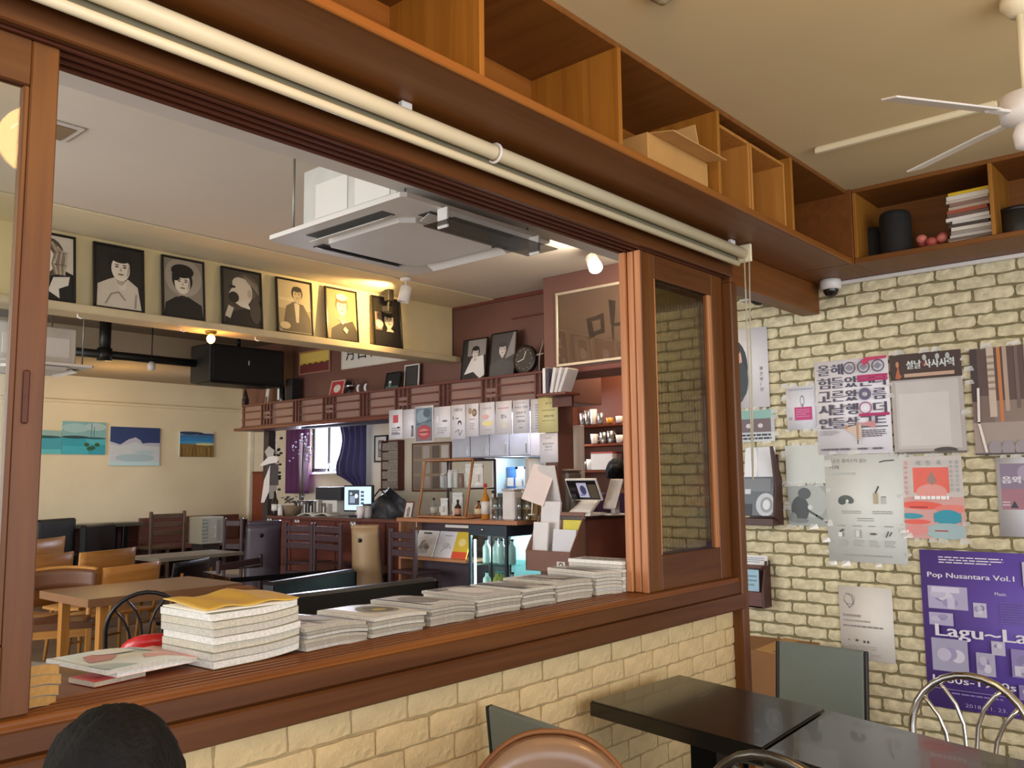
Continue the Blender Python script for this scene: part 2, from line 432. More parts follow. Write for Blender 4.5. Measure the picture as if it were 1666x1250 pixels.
struct('wall_kitchen.001', MB().box(6.58, 5.16, 0, 6.99, 5.20, 2.9, b=.003), brown_p)
struct('wall_kitchen.002', MB().box(5.07, 3.01, 0, 6.99, 3.11, 2.9, b=0), brown_p)
struct('ceiling.004', MB().box(5.9, 3.12, 2.9, 6.99, 5.155, 2.96, b=0), brown_p)

# ---- brick walls
def brick_mesh(w, h, d, seed, rough):
    """a hand-made brick: grid face with ragged rim, face towards +n (local z)"""
    r = random.Random(seed); nu, nv = 6, 3; vs = []; fs = []
    for j in range(nv+1):
        for i in range(nu+1):
            u, v = i/nu, j/nv; e = i in (0, nu) or j in (0, nv)
            jx, jy = r.uniform(-rough, rough), r.uniform(-rough, rough)
            cx = rough*1.0 if (i in (0, nu) and j in (0, nv)) else 0
            vs.append((u*w-w/2+jx+(cx if i == 0 else -cx if i == nu else 0), v*h-h/2+jy+(cx*.6 if j == 0 else -cx*.6 if j == nv else 0),
                       (-rough*1.2 if e else 0)+r.uniform(-1, 1)*rough*.35))
    W = nu+1
    for j in range(nv):
        for i in range(nu): a = j*W+i; fs.append((a, a+1, a+W+1, a+W))
    rim = [i for i in range(W)]+[j*W+nu for j in range(1, nv+1)]+[nv*W+i for i in range(nu-1, -1, -1)]+[j*W for j in range(nv-1, 0, -1)]
    o = len(vs); k = len(rim)
    for q in rim: vs.append((vs[q][0], vs[q][1], -d))
    for a in range(k): b = (a+1) % k; fs.append((rim[a], o+a, o+b, rim[b]))
    return vs, fs
def brick_wall(parent, M, us, vs_, bw, bh, joint, m, lim, rough, skip, seed, inner):
    """inner(u,v): bricks that show largest are objects of their own, the others one stuff part"""
    r = random.Random(seed); meshes = []
    for k in range(9):
        a, f = brick_mesh(bw, bh, 0.02, seed*50+k, rough); q = MB().add(a, f, 0)
        meshes.append((q, q.mesh('brick', m)))
    rest = MB(); n = 0; row = 0; v = vs_[0]; cells = []
    while v+bh*.6 < vs_[1]:
        u = us[0]-(bw+joint)*(0.5*(row % 2)+r.uniform(-.06, .06))
        while u < us[1]:
            a, b = max(u, us[0]), min(u+bw, us[1])
            if b-a > 0.03: cells.append((a, b, v, min(v+bh, vs_[1])))
            u += bw+joint
        v += bh+joint; row += 1
    cells = [c for c in cells if not skip(c)]
    cells.sort(key=lambda c: inner((c[0]+c[1])/2, (c[2]+c[3])/2))
    for c in cells:
        T = M @ TR((c[0]+c[1])/2, (c[2]+c[3])/2, r.uniform(-.003, .002)) @ RZ(r.uniform(-.012, .012)) @ Matrix.Diagonal(((c[1]-c[0])/bw, (c[3]-c[2])/bh*r.uniform(.95, 1.02), 1, 1))
        q, me = meshes[r.randrange(9)]
        if n < lim:
            o = bpy.data.objects.new('brick', me); COL.objects.link(o); o.parent = parent; o.matrix_local = T; n += 1
        else: rest.add(q.v, q.f, 0, False, T)
    if rest.v: rest.build('brick_field', m, parent, kind='stuff')
# right wall: u runs along -Y from its far end
MR = frame_M((XR, 3.0, 0), (0, -1, 0), (0, 0, 1))
wr = struct('wall_right', MB().box(XR+.008, -3.6, 0, XR+.2, 3.0, ZL-.001, b=0), mortar_r)
brick_wall(wr, MR, (0, 4.6), (0.004, ZB), 0.18, 0.0555, 0.0105, brick_r, 300, 0.0036,
           lambda c: False, 3, lambda u, v: (0 if (u < 2.13 and v > 0.45) else 10)+abs(v-1.5)*.5+abs(u-1.2))
# partition below the window
MPt = frame_M((-1.2, DP+.02, 0), (1, 0, 0), (0, 0, 1))
wp = struct('wall_partition', MB().box(-2.6, DP+.027, 0, 3.72, DP+.2, 0.905, b=0), mortar_p)
brick_wall(wp, MPt, (0, 4.915), (0.0, 0.905), 0.196, 0.069, 0.006, brick_p, 290, 0.0022,
           lambda c: False, 5, lambda u, v: (0 if u > 1.6 else 10)-v)

# ---- timber window in the partition
fr = struct('window_2', MB().box(-2.6, DP-.03, 2.44, 3.74, DP-.004, 2.545, b=.004), walnut_x)   # head fascia
mb = MB().box(-2.6, DP-.003, 2.455, 3.74, 2.02, 2.584, b=.003)
for k in range(4): mb.box(-2.6, DP+.002+k*.034, 2.437, 3.74, DP+.016+k*.034, 2.456, b=.002)
mb.build('head_track', dark_x, fr)
mb = MB().box(-2.6, DP-.035, 0.905, 3.74, DP+.02, 0.972, b=.006).box(-2.6, DP-.022, 0.972, 3.74, DP+.02, 1.028, b=.006)
mb.build('apron', walnut_x, fr)
mb = MB().box(-2.6, DP-.018, 1.0, 3.74, 2.42, 1.034, b=.004)
for k in range(4): mb.box(-2.6, DP-.012+k*.028, 1.03, 3.74, DP+.004+k*.028, ZS-.001, b=.003)
mb.box(-2.6, DP+.1, 1.03, 3.74, 2.42, ZS-.001, b=.003)
mb.build('sill_board', wood('sill_timber', '#6b3a18', '#855022', 'x', 0.35), fr)
MB().box(3.715, DP-.03, 0.0, 3.775, 2.05, 2.416, b=.006).build('end_post', walnut_z, fr)
for x in (.2, 1.6, 3.0): MB().box(x, 2.1, 0, x+.06, 2.4, 1.0).build('bracket', dark_x, fr)
ribbed = glass('ribbed_glass', '#e6ded2', 0.08, 12.0, 0.06)
clear = glass('clear_glass', '#f4f4ee', 0.03)
def sash(name, x0, x1, y, lw, gm, edge_m, rows=0, lip=True, rw=None):
    rw = rw or lw
    s_ = MB().box(x0, y, ZS, x0+lw, y+.03, 2.437, b=.003).build(name, edge_m, kind='structure')
    MB().box(x1-rw, y, ZS, x1, y+.03, 2.437, b=.003).build('stile', walnut_z, s_)
    MB().box(x0+lw, y, 2.335, x1-rw, y+.03, 2.437, b=.003).build('rail', walnut_x, s_)
    MB().box(x0+lw, y, ZS, x1-rw, y+.03, 1.185, b=.003).build('rail', walnut_x, s_)
    if lip:
        MB().box(x0+lw, y+.002, 1.185, x0+lw+.012, y+.028, 2.335).build('bead', sash_z, s_); MB().box(x1-rw-(.03 if rw > .08 else .012), y+.002, 1.185, x1-rw, y+.028, 2.335).build('bead', sash_z if rw > .08 else walnut_z, s_)
    MB().box(x0+lw, y+.012, 1.185, x1-rw, y+.018, 2.335, b=0).build('glass_pane', gm, s_)
    return s_
sash('window_3', 3.005, 3.70, DP+.012, .10, ribbed, walnut_z)
sash('window_4', 3.00, 3.70, DP+.047, .10, clear, sash_z, lip=False, rw=.03)
sash('window_5', 2.99, 3.70, DP+.082, .10, clear, sash_z, lip=False, rw=.03)
MB().box(2.9985, DP+.013, ZS, 3.0045, DP+.041, 2.436, b=.001).build('edge_strip', sash_z, bpy.data.objects['window_3'], label='pale bare edge of the front sash')  # added thin strip: the daylit sash edge painted in pale timber
LW6 = .717-at(27, 600, Y=DP+.012).x
wl = sash('window_6', -.45, .717, DP+.012, LW6, clear, walnut_z)
_p, _q = at(38, 602, Y=DP+.012), at(44, 690, Y=DP+.012)
MB().box(_p.x, DP+.004, _q.z, _q.x, DP+.0125, _p.z, b=.003).build('finger_pull', dark_x, wl)
# header across the passage
struct('trim_10', MB().box(3.775, DP, 2.416, XR-.004, 2.005, 2.584, b=.004), shelf_dk)
struct('trim_11', MB().box(XR-.03, -.3, 2.563, XR-.004, DP-.02, 2.584, b=.003), white_m)

# ---- overhead shelves (two units that meet in the corner)
def shelf_unit():
    t = thing('overhead_shelf', 'long open timber shelf above the window, under the cream ceiling', 'shelf', (0, 0, 0))
    MB().box(-1.5, 1.58, ZB, 4.47, 1.98, ZB+.022, b=.003).build('bottom_board', shelf_dk, t)
    MB().box(-1.5, 1.565, ZB-.002, 4.47, 1.58, ZB+.026, b=.004).build('edge_strip', shelf_x, t, label='orange brown front edge strip')
    MB().box(-1.5, 1.58, ZL-.022, 4.47, 1.98, ZL-.001, b=.003).build('top_board', shelf_y, t)
    MB().box(-1.5, 1.955, ZB+.022, 4.47, 1.98, ZL-.022, b=.002).build('back_panel', shelf_x, t)
    for x in (.34, 1.005, 1.685, 2.368, 3.067, 3.765):
        MB().box(x, 1.575, ZB+.022, x+.02, 1.955, ZL-.022, b=.002).build('divider', shelf_z, t)
    return t
shelf_unit()
t = thing('overhead_shelf', 'open timber shelf with books above the brick wall on the right', 'shelf', (0, 0, 0))
MB().box(4.49, -1.0, ZB, XR-.001, 1.559, ZB+.022, b=.003).build('bottom_board', shelf_dk, t)
MB().box(4.475, -1.0, ZB-.002, 4.49, 1.559, ZB+.026, b=.004).build('edge_strip', shelf_y, t)
MB().box(4.49, -1.0, ZL-.022, XR-.001, 1.559, ZL-.001, b=.003).build('top_board', shelf_y, t)
MB().box(4.84, -1.0, ZB+.022, XR-.001, 1.559, ZL-.022, b=.002).build('back_panel', shelf_y, t)
for y in (1.54, .905, .25, -.4):
    MB().box(4.485, y, ZB+.022, 4.84, y+.018, ZL-.022, b=.002).build('divider', shelf_z, t)
struct('trim_12', MB().box(4.475, 1.56, ZB, XR-.001, 1.98, ZL-.001, b=.002), shelf_dk)
# open boxes on the shelf
for i, (x0, x1) in enumerate(((3.095, 3.40), (3.41, 3.755))):
    b = MB().box(x0, 1.60, ZB+.0225, x0+.014, 1.94, 2.93).box(x1-.014, 1.60, ZB+.0225, x1, 1.94, 2.93)
    b.box(x0+.014, 1.60, 2.916, x1-.014, 1.94, 2.93).box(x0+.014, 1.60, ZB+.0225, x1-.014, 1.94, ZB+.036).box(x0+.014, 1.93, ZB+.036, x1-.014, 1.94, 2.916)
    b.build('shelf_box', crate_z, label=('pale open wooden box standing on the shelf next to the cardboard box', 'pale open wooden box on the shelf, the one nearer the room corner')[i], cat='box', group='open boxes on the overhead shelf')
cb = thing('cardboard_box', 'open brown cardboard box with raised flaps on the overhead shelf', 'box', (2.82, 1.75, ZB+.022))
card = mat('cardboard', '#b58a4e', 0.85, var=0.06, scale=10); card2 = mat('cardboard_inner', '#c79c5f', 0.85)
b = MB().box(-.22, -.14, 0, .22, .14, .006).box(-.22, -.14, .006, -.215, .14, .13).box(.215, -.14, .006, .22, .14, .13).box(-.215, -.14, .006, .215, -.135, .13).box(-.215, .135, .006, .215, .14, .13)
b.build('carton', card, cb)
MB().box(0, -.12, 0, .004, .12, .16, M=TR(.216, 0, .13) @ RY(math.radians(-18))).build('flap', card2, cb)
MB().box(-.2, 0, 0, .2, .004, .1, M=TR(0, -.136, .13) @ RX(math.radians(100))).build('flap', card2, cb)
# white roller blind along the window head
rb = thing('roller_blind', 'rolled-up ivory roller blind fixed along the top of the wooden window', 'blind', (0, 1.80, 2.535))
MB().tube([(-1.5, 0, 0), (3.72, 0, 0)], .024, 14).build('roller_tube', ivory, rb)
MB().tube([(-1.5, .012, -.052), (3.68, .012, -.052)], .013, 10).build('bottom_bar', ivory, rb)
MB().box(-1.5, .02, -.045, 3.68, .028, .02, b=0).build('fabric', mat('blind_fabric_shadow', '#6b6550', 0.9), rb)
MB().tube([(1.99+.0*i, .03*math.sin(2*PI*i/16), .03*math.cos(2*PI*i/16)-.002) for i in range(16)], .005, 6, closed=True).build('ring', white_pl, rb)
MB().box(3.72, -.035, -.04, 3.735, .035, .045, b=.004).build('end_bracket', ivory, rb)
for x in (-.02, 1.6, 3.6): MB().box(x, 0, .02, x+.04, .02, .048).build('bracket', white_pl, rb)
MB().tube([(3.70, -.01, -.03), (3.71, -.005, -.3), (3.72, 0, -.75), (3.725, .005, -1.05)], .0035, 5).build('pull_cord', mat('bead_cord', '#bfb8a2', 0.5), rb)
MB().tube([(3.73, -.02, -.03), (3.728, -.012, -.35), (3.73, -.005, -.75), (3.727, .004, -1.05)], .0035, 5).build('pull_cord', mat('bead_cord', '#bfb8a2', 0.5), rb)
# ================================================================== POSTERS AND RACKS ON THE BRICK WALL
PG = 'posters on the brick wall'
def poster(name, label, cat, c, draw, bg='#dedcd6', off=0.006, curl=0.004, gloss=False, seed=1, sleeve=False, group=None):
    """c = the sheet's four corners in the photograph: top left, top right, bottom right, bottom left"""
    p = [at(x, y, X=XR-off) for x, y in c]
    y0 = (p[0].y+p[3].y)/2; y1 = (p[1].y+p[2].y)/2; z1 = (p[0].z+p[1].z)/2; z0 = (p[2].z+p[3].z)/2
    w, h = y0-y1, z1-z0
    root = thing(name, label, cat, M=frame_M((XR-off, y0, z0), (0, -1, 0), (0, 0, 1)), group=group)
    sheet_mb(w, h, .0012, 0, seed, .0).build('sheet', mat('gloss_'+bg, bg, 0.22, var=.03) if gloss else paper(bg), root)
    ink = Ink(w, h); draw(ink); ink.build(root)
    if sleeve:
        r = random.Random(seed); mb = MB()
        for k in range(14):   # loose crinkled film along the rim
            e = r.random(); q = r.random(); a, b = [(e, -.02), (e, 1.02), (-.02, e), (1.02, e)][k % 4]
            s_ = .012+.018*q
            mb.add([(a*w-s_, b*h-s_*.5, .003), (a*w+s_, b*h-s_*.3, .008), (a*w+s_*.6, b*h+s_*.6, .004), (a*w-s_*.7, b*h+s_*.5, .009)], [(0, 1, 2, 3)], 0)
        mb.build('plastic_film', mat('clear_film', '#f4f4ef', 0.12, alpha=0.55, spec=0.9), root, kind='stuff')
    return root
def d_woman(i):
    i.ell(.06, .52, .40, .36, '#3c4248', n=24); i.ell(.10, .30, .30, .26, '#4a5057'); i.ell(-.02, .56, .34, .34, '#dcae9a'); i.rect(0, .06, .16, .5, '#dfb6a4')
    i.ell(.0, .74, .28, .1, '#3c4248'); i.ell(.3, .36, .16, .22, '#434a50')
    for k, t in enumerate(('붉', '은', '밤', '/', '인')): i.text(t, .78, .46-k*.065, .045, '#333333')
poster('portrait_poster', 'tall white poster of a long dark-haired head, beside the window post', 'poster',
       [(1188, 538), (1249, 531), (1251, 660), (1190, 668)], d_woman, '#e2dfe0')
def d_strip(i):
    i.rect(0, .72, 1, 1, '#8fb9b0'); i.rect(0, .3, .92, .72, '#77686c'); i.rect(0, 0, 1, .28, '#cfd6d8')
    for u in (.15, .4, .68): i.ell(u, .5, .06, .07, '#d9cfd2')
    i.lines(.02, .05, .95, .26, 2, '#454250', .6)
poster('photo_strip', 'small teal and mauve strip poster above the magazine rack', 'poster',
       [(1190, 672), (1258, 663), (1262, 716), (1192, 722)], d_strip, '#c8ccd0', sleeve=True, seed=4)
def d_candle(i):
    i.rect(.26, .22, .82, .52, '#c2447f'); i.ell(.52, .66, .07, .13, '#8d8a92'); i.ell(.52, .65, .05, .1, '#e2e2ea'); i.rect(.5, .52, .54, .6, '#8d8a92')
    i.lines(.32, .28, .76, .48, 4, '#d889ac'); i.lines(.1, .9, .9, .96, 1, '#9a98a5'); i.text('ㅁ', .08, .24, .05, '#666666')
poster('candle_flyer', 'small white flyer with a pink candle, left of the big lettered poster', 'flyer',
       [(1278, 632), (1330, 625), (1331, 697), (1281, 702)], d_candle, '#e6e7ee', sleeve=True, seed=5)
poster('blank_sheet', 'blank pale grey sheet below the pink candle flyer', 'poster',
       [(1277, 727), (1346, 722), (1347, 786), (1280, 788)], lambda i: i.rect(0, 0, 1, 1, '#ccd0c9'), '#ccd0c9', sleeve=True, seed=6)
def d_grey(i):
    i.rect(0, 0, 1, 1, '#9da39f'); i.ell(.62, .6, .34, .4, '#b0b5b1'); i.ell(.3, .4, .22, .32, '#4f5556'); i.ell(.42, .78, .16, .14, '#5b6162')
    i.line([(.45, .4), (.7, .25), (.95, .1)], .012, '#4d5354'); i.ell(.55, .45, .06, .06, '#d2d6d2'); i.ell(.3, .12, .2, .06, '#7d8382'); i.ell(.12, .2, .1, .12, '#868c8a')
poster('grey_photo_poster', 'grey photograph of a crouching figure, under the blank sheet', 'poster',
       [(1281, 790), (1347, 787), (1350, 855), (1284, 857)], d_grey, '#9da39f', sleeve=True, seed=7)
def d_plastic(i):
    i.text('이곳은 플라스틱 없는', .06, .925, .036, '#6a6c6c', w=.5); i.text('카페', .06, .865, .036, '#6a6c6c', w=.13); i.lines(.06, .80, .42, .845, 1, '#b5b8b5')
    i.line([(.72, .925), (.78, .935), (.9, .94)], .006, '#4a4c4c')
    i.ell(.26, .57, .1, .05, '#59635f', 0, PI); i.ell(.21, .56, .05, .03, '#4f5955'); i.ell(.32, .57, .045, .03, '#59635f'); i.ell(.28, .565, .02, .015, '#d8dcd8')
    i.rect(.62, .54, .68, .64, '#b9ab8c'); i.rect(.72, .54, .78, .61, '#c2c4bf'); i.line([(.65, .64), (.69, .70)], .007, '#3c3e3c'); i.rect(.72, .6, .78, .61, '#8a8c88')
    for a, b in ((.2, .46), (.6, .46)): i.lines(a, b-.015, a+.26, b+.02, 2, '#9a9d98')
    i.lines(.4, .375, .62, .415, 2, '#a5a8a4')
    for k in range(4):
        u = .16+k*.2; i.lines(u-.02, .145, u+.12, .21, 4, '#a9aca8', seed=k); i.lines(u-.02, .325, u+.1, .345, 1, '#9a9d98', seed=k)
    i.line([(.17, .28), (.21, .30)], .008, '#444746'); i.rect(.15, .235, .2, .275, '#dfe2de'); i.rect(.37, .23, .43, .30, '#b0b3ae'); i.rect(.378, .236, .422, .295, '#d4d7d2')
    i.ell(.60, .265, .045, .01, '#5a5d5b'); i.line([(.76, .24), (.79, .29)], .006, '#55585a'); i.line([(.80, .25), (.83, .285)], .006, '#55585a')
    i.lines(.2, .055, .85, .075, 1, '#9a9d98')
poster('cafe_notice_poster', 'large pale notice poster with small cup drawings, under the big lettered poster', 'poster',
       [(1340, 742), (1466, 737), (1479, 918), (1350, 914)], d_plastic, '#dde0da', off=.008, sleeve=True, seed=8)
def d_type(i):
    ink = '#524e60'
    rows = ['올해', '힘들았던더', '고른왔 름', '시날행 더', '인들살그트']
    for r, s_ in enumerate(rows):
        for c, ch in enumerate(s_):
            if ch != ' ': i.text(ch, .045+c*.187, .845-r*.143, .115, ink, w=.165, bold=.0035)
    for u in (.5, .69, .88):
        i.ring(u, .905, .034, .006, '#474553'); i.ell(u, .905, .05, .037, '#8a8694', n=4)
    i.ring(.69, .62, .034, .02, '#676480'); i.ring(.69, .475, .034, .006, '#a04a78')
    for a, b in ((.87, .80), (.72, .765), (.42, .40)): i.rect(.60, b-.012, 1, b+.018, '#b8326a')
    i.poly([(.66, .97), (.72, 1), (1, 1), (1, .975), (.78, .965), (.7, .91)], '#c23a66')
    i.poly([(.38, .27), (.62, .31), (.62, .15)], '#d3bda8'); i.poly([(.4, .3), (.46, .3), (.42, .25)], '#b58a68')
    i.rect(.555, .13, .585, .33, '#b0917a'); i.rect(.56, .1, .578, .14, '#6f6a70')
    i.poly([(.58, .31), (.82, .26), (.8, .34)], '#cf8f92')
    i.lines(.05, .2, .3, .255, 3, '#9a98a2'); i.lines(.63, .17, .97, .25, 4, '#55535e', .5, .4, 3)
    for u in (.06, .18, .33, .56, .76): i.lines(u, .04, u+.14, .065, 1, '#5c5a64', .8, .1, 9)
poster('lettered_poster', 'white poster packed with big dark letters and pink bars', 'poster',
       [(1324, 589), (1446, 580), (1451, 736), (1332, 742)], d_type, '#efecf1', off=.011)
def d_film(i):
    i.rect(0, 0, 1, 1, '#b9b2ae'); i.rect(0, .74, 1, 1, '#4a3a36'); i.rect(.06, .05, .94, .72, '#cbc7c3'); i.rect(.1, .08, .8, .6, '#d6d3cf')
    i.text('설날 사사사력', .24, .845, .085, '#d9e4e0', w=.66, bold=.002); i.rect(.2, .765, .9, .80, '#c9a892')
    i.poly([(.07, .76), (.12, .9), (.14, .8), (.17, .78), (.13, .75)], '#b86b4a'); i.ell(.11, .9, .025, .03, '#c98a64')
    for u in (.5, .68, .82): i.ell(u, .95, .03, .03, '#b9bcb8')
    i.text('*', .46, .86, .05, '#c2504a'); i.ell(.72, .03, .16, .03, '#55504e'); i.rect(0, 0, 1, .02, '#6e6763')
poster('silver_film_poster', 'glossy silver poster with a dark lettered band on top', 'poster',
       [(1450, 577), (1561, 570), (1576, 737), (1453, 739)], d_film, '#b9b2ae', off=.008, gloss=True, sleeve=True, seed=9)
def d_brown(i):
    i.rect(0, .45, 1, 1, '#5f4c48'); i.rect(0, 0, 1, .45, '#a69890'); i.rect(0, .3, .3, .55, '#7d6a62'); i.rect(.3, .3, 1, .5, '#8c7a70')
    for u, v, w_, c in ((.0, .5, .1, '#463a3a'), (.24, .35, .1, '#c9b7a6'), (.38, .3, .05, '#c77d4c'), (.46, .4, .06, '#b39c8a'), (.62, .42, .05, '#75625c'), (.75, .4, .05, '#95837a'), (.9, .55, .1, '#473c3e')):
        i.rect(u, v, u+w_, 1, c)
    for k in range(6): i.rect(.24, .6+k*.06, .34, .625+k*.06, '#9c8a78')
    for k in range(5): i.ell(.28+k*.18, .06, .09, .07, '#9d959a')
    i.rect(0, 0, 1, .015, '#564e50'); i.line([(.16, .03), (.08, .3), (.1, .62)], .012, '#e8e2dc')
poster('brown_photo_poster', 'brown glossy photo poster of a lit interior, at the right edge', 'poster',
       [(1580, 568), (1700, 558), (1704, 741), (1584, 738)], d_brown, '#8f8079', off=.008, gloss=True, sleeve=True, seed=10)
def d_coral(i):
    i.rect(0, .5, 1, 1, '#d2cbc6'); i.rect(.18, .55, .78, .86, '#ef7466'); i.ell(.48, .56, .26, .1, '#e9a39a'); i.poly([(.4, .7), (.5, .82), (.58, .7), (.5, .64)], '#a98a80')
    i.rect(0, 0, 1, .5, '#dba9a3'); i.ell(.3, .4, .36, .05, '#ee6a5c', rot=-.03); i.ell(.8, .36, .28, .05, '#ea8a80'); i.rect(.1, .37, .4, .385, '#a63c3c')
    i.ell(.1, .27, .22, .035, '#4aa0b4'); i.ell(.72, .26, .23, .09, '#3f9fb6'); i.rect(.5, .2, .94, .31, '#3f9fb6'); i.ell(.2, .2, .24, .03, '#ec6e62')
    i.ell(.7, .09, .36, .1, '#a9c3c6'); i.ell(.2, .1, .2, .06, '#e59a94'); i.rect(.5, .09, .72, .105, '#b04a48')
    for k in range(7): i.text('오복서울빛날'[k % 6], .04+.0*k, .9-k*.06, .04, '#e06a62'); i.text('한여름밤의꿈'[k % 6], .8, .9-k*.055, .04, '#8fa3ad'); i.text('한여름밤의꿈'[(k+2) % 6], .9, .9-k*.055, .04, '#8fa3ad')
    for u in (.25, .42, .6): i.text('축제장'[int(u*5) % 3], u, .885, .06, '#6d9aa0')
    i.lines(.2, .47, .8, .52, 1, '#ffffff', .8)
poster('coral_poster', 'coral and teal painted poster in crinkled film', 'poster',
       [(1467, 743), (1561, 741), (1575, 874), (1474, 880)], d_coral, '#d2cbc6', sleeve=True, seed=11)
def d_mauve(i):
    i.rect(.1, .34, 1, .92, '#8d7f95'); i.rect(.1, .34, 1, .6, '#a87a86'); i.ell(.7, .8, .2, .1, '#a99bb2'); i.text('음외', .14, .67, .09, '#eceaf0', w=.42, bold=.003)
    i.poly([(.3, .36), (.4, .45), (.48, .36)], '#3f4556'); i.lines(.12, .38, .3, .45, 2, '#d9d4dd')
poster('mauve_poster', 'small white-bordered mauve poster at the right edge, under the brown poster', 'poster',
       [(1619, 745), (1690, 743), (1697, 876), (1627, 872)], d_mauve, '#d7d8de')
def d_purple(i):
    W_ = '#e9e6f2'; P2 = '#b9b2d2'
    i.lines(.15, .915, .68, .965, 3, W_, .4, .3, 4); i.text('Pop Nusantara Vol.1', .055, .815, .042, W_, w=.66, bold=.001)
    def cov(u, v, w_, h_, c, s_=3):
        i.rect(u, v, u+w_, v+h_, c); r = random.Random(s_)
        for k in range(4): i.ell(u+w_*r.uniform(.25, .75), v+h_*r.uniform(.25, .75), w_*.2, h_*.2, ['#8f88b4', '#d8d5e4', '#a39cc4', '#c6c3da'][k])
    cov(.05, .625, .31, .145, P2); i.rect(.08, .73, .3, .765, '#d9d5ea'); i.rect(.2, .63, .26, .70, '#cfcae4'); cov(.05, .52, .19, .08, P2, 5); cov(.4, .59, .1, .09, '#c9c6dc', 6)
    cov(.78, .80, .22, .15, '#c9c8d8', 7); cov(.86, .56, .14, .19, '#cbc8dc', 8)
    i.lines(.6, .56, .8, .7, 9, '#7a68ae', .4, .2); i.text('Music', .57, .735, .02, W_)
    i.text('Lagu~Lagu', .10, .43, .1, W_, w=.87, bold=.003)
    cov(.06, .235, .28, .205, '#aaa8c4', 11); cov(.4, .235, .14, .14, '#b5b2cc', 12); cov(.52, .37, .1, .085, '#c3c1d6', 13); cov(.66, .25, .34, .17, '#9a8cc4', 14); cov(.68, .26, .08, .06, '#d5d2e6', 15)
    i.text('1960s-1980s', .06, .165, .043, W_, w=.62, bold=.001); cov(.7, .12, .14, .09, '#8c80b4', 16)
    i.rect(.06, .125, .66, .128, '#a79cd0'); i.lines(.2, .095, .6, .115, 1, '#8a7cc0'); i.text('2018. 11. 23. - 2019. 8. 5', .3, .03, .022, '#a79cd0', w=.6)
poster('purple_poster', 'large purple poster with white lettering and small pictures, behind the chrome chair', 'poster',
       [(1497, 890), (1720, 908), (1728, 1180), (1509, 1148)], d_purple, '#654da8')
def d_note(i):
    i.ring(.2, .82, .03, .003, '#8a8680'); i.line([(.1, .8), (.2, .7), (.28, .76), (.25, .86), (.14, .9)], .004, '#6f6c68')
    i.lines(.06, .56, .42, .63, 1, '#9a948c'); i.lines(.06, .5, .6, .55, 1, '#a39d95'); i.lines(.06, .43, .82, .475, 1, '#8a857e', .5, .1)
    i.ell(.31, .26, .03, .014, '#3c3a38'); i.ell(.16, .26, .015, .01, '#77736d'); i.ell(.45, .25, .02, .018, '#4a4846'); i.ell(.52, .25, .02, .018, '#4a4846')
    i.lines(.06, .14, .7, .2, 2, '#aaa59d'); i.lines(.4, .05, .75, .1, 2, '#b3aea6')
poster('white_notice', 'small off-white notice low on the bricks, beside the grey-green chair back', 'notice',
       [(1365, 951), (1453, 960), (1455, 1082), (1368, 1068)], d_note, '#dfdad1')

rackw = mat('dark_rack_wood', '#4a2f2a', 0.5); 
def wall_rack():
    a = at(1200, 728, X=XR-.13); b = at(1258, 724, X=XR-.13); c = at(1250, 856, X=XR-.13)
    y0, y1, z1, z0 = a.y, at(1254, 790, X=XR-.13).y, a.z, c.z
    w, h = y0-y1, z1-z0
    t = thing('magazine_rack', 'dark wall rack with two tiers of magazines by the window post', 'rack', M=frame_M((XR-.125, y0, z0), (0, -1, 0), (0, 0, 1)))
    MB().prism([(0, -.12), (.05, 0), (h*.45, -.04), (h, .0), (h, -.02), (h*.6, -.121), (0, -.121)], 0, .012, M=TR(w+.012, 0, 0) @ Matrix(((0, 0, -1, 0), (1, 0, 0, 0), (0, 1, 0, 0), (0, 0, 0, 1)))).build('side_panel', rackw, t)
    MB().box(0, 0, -.121, w, h*.9, -.112).build('back_panel', rackw, t)
    MB().box(0, 0, -.11, w, .04, .0).box(0, h*.5, -.11, w, h*.5+.012, -.06).build('tier', rackw, t)
    for k, (v0, hh, col, tilt, lab, rec) in enumerate(((.10, .5, '#5d666e', -9, 'grey magazine with a pale car cover in the lower tier of the dark rack', 0), (h*.52/h, .46, '#cfd3d8', -8, 'silver magazine in the upper tier of the dark wall rack', 1))):
        m_ = thing('magazine', lab, 'magazine', M=t.matrix_world @ TR(.004, v0*h+.01, -.02-.035*k) @ RX(math.radians(tilt)), group='magazines in the wall rack')
        MB().box(0, 0, -.012, w-.01, hh*h, 0, b=.001).build('cover', mat('mag_cover'+col, col, .3), m_)
        i = Ink(w-.01, hh*h)
        if k: i.rect(.45, 0, 1, 1, '#e3e6ea'); i.ell(.2, .5, .25, .6, '#eef0f2'); i.poly([(0, 0), (.5, .1), (1, .02), (1, 0)], '#8a8c90')
        else: i.rect(0, .62, .9, .95, '#83888d'); i.ell(.75, .28, .32, .3, '#c9ced2'); i.ell(.78, .28, .2, .2, '#9aa2a8'); i.ell(.78, .28, .12, .13, '#dfe3e6'); i.rect(0, .0, .3, .3, '#454c52'); i.rect(.05, .55, .25, .68, '#d5d9dd')
        i.build(m_)
wall_rack()
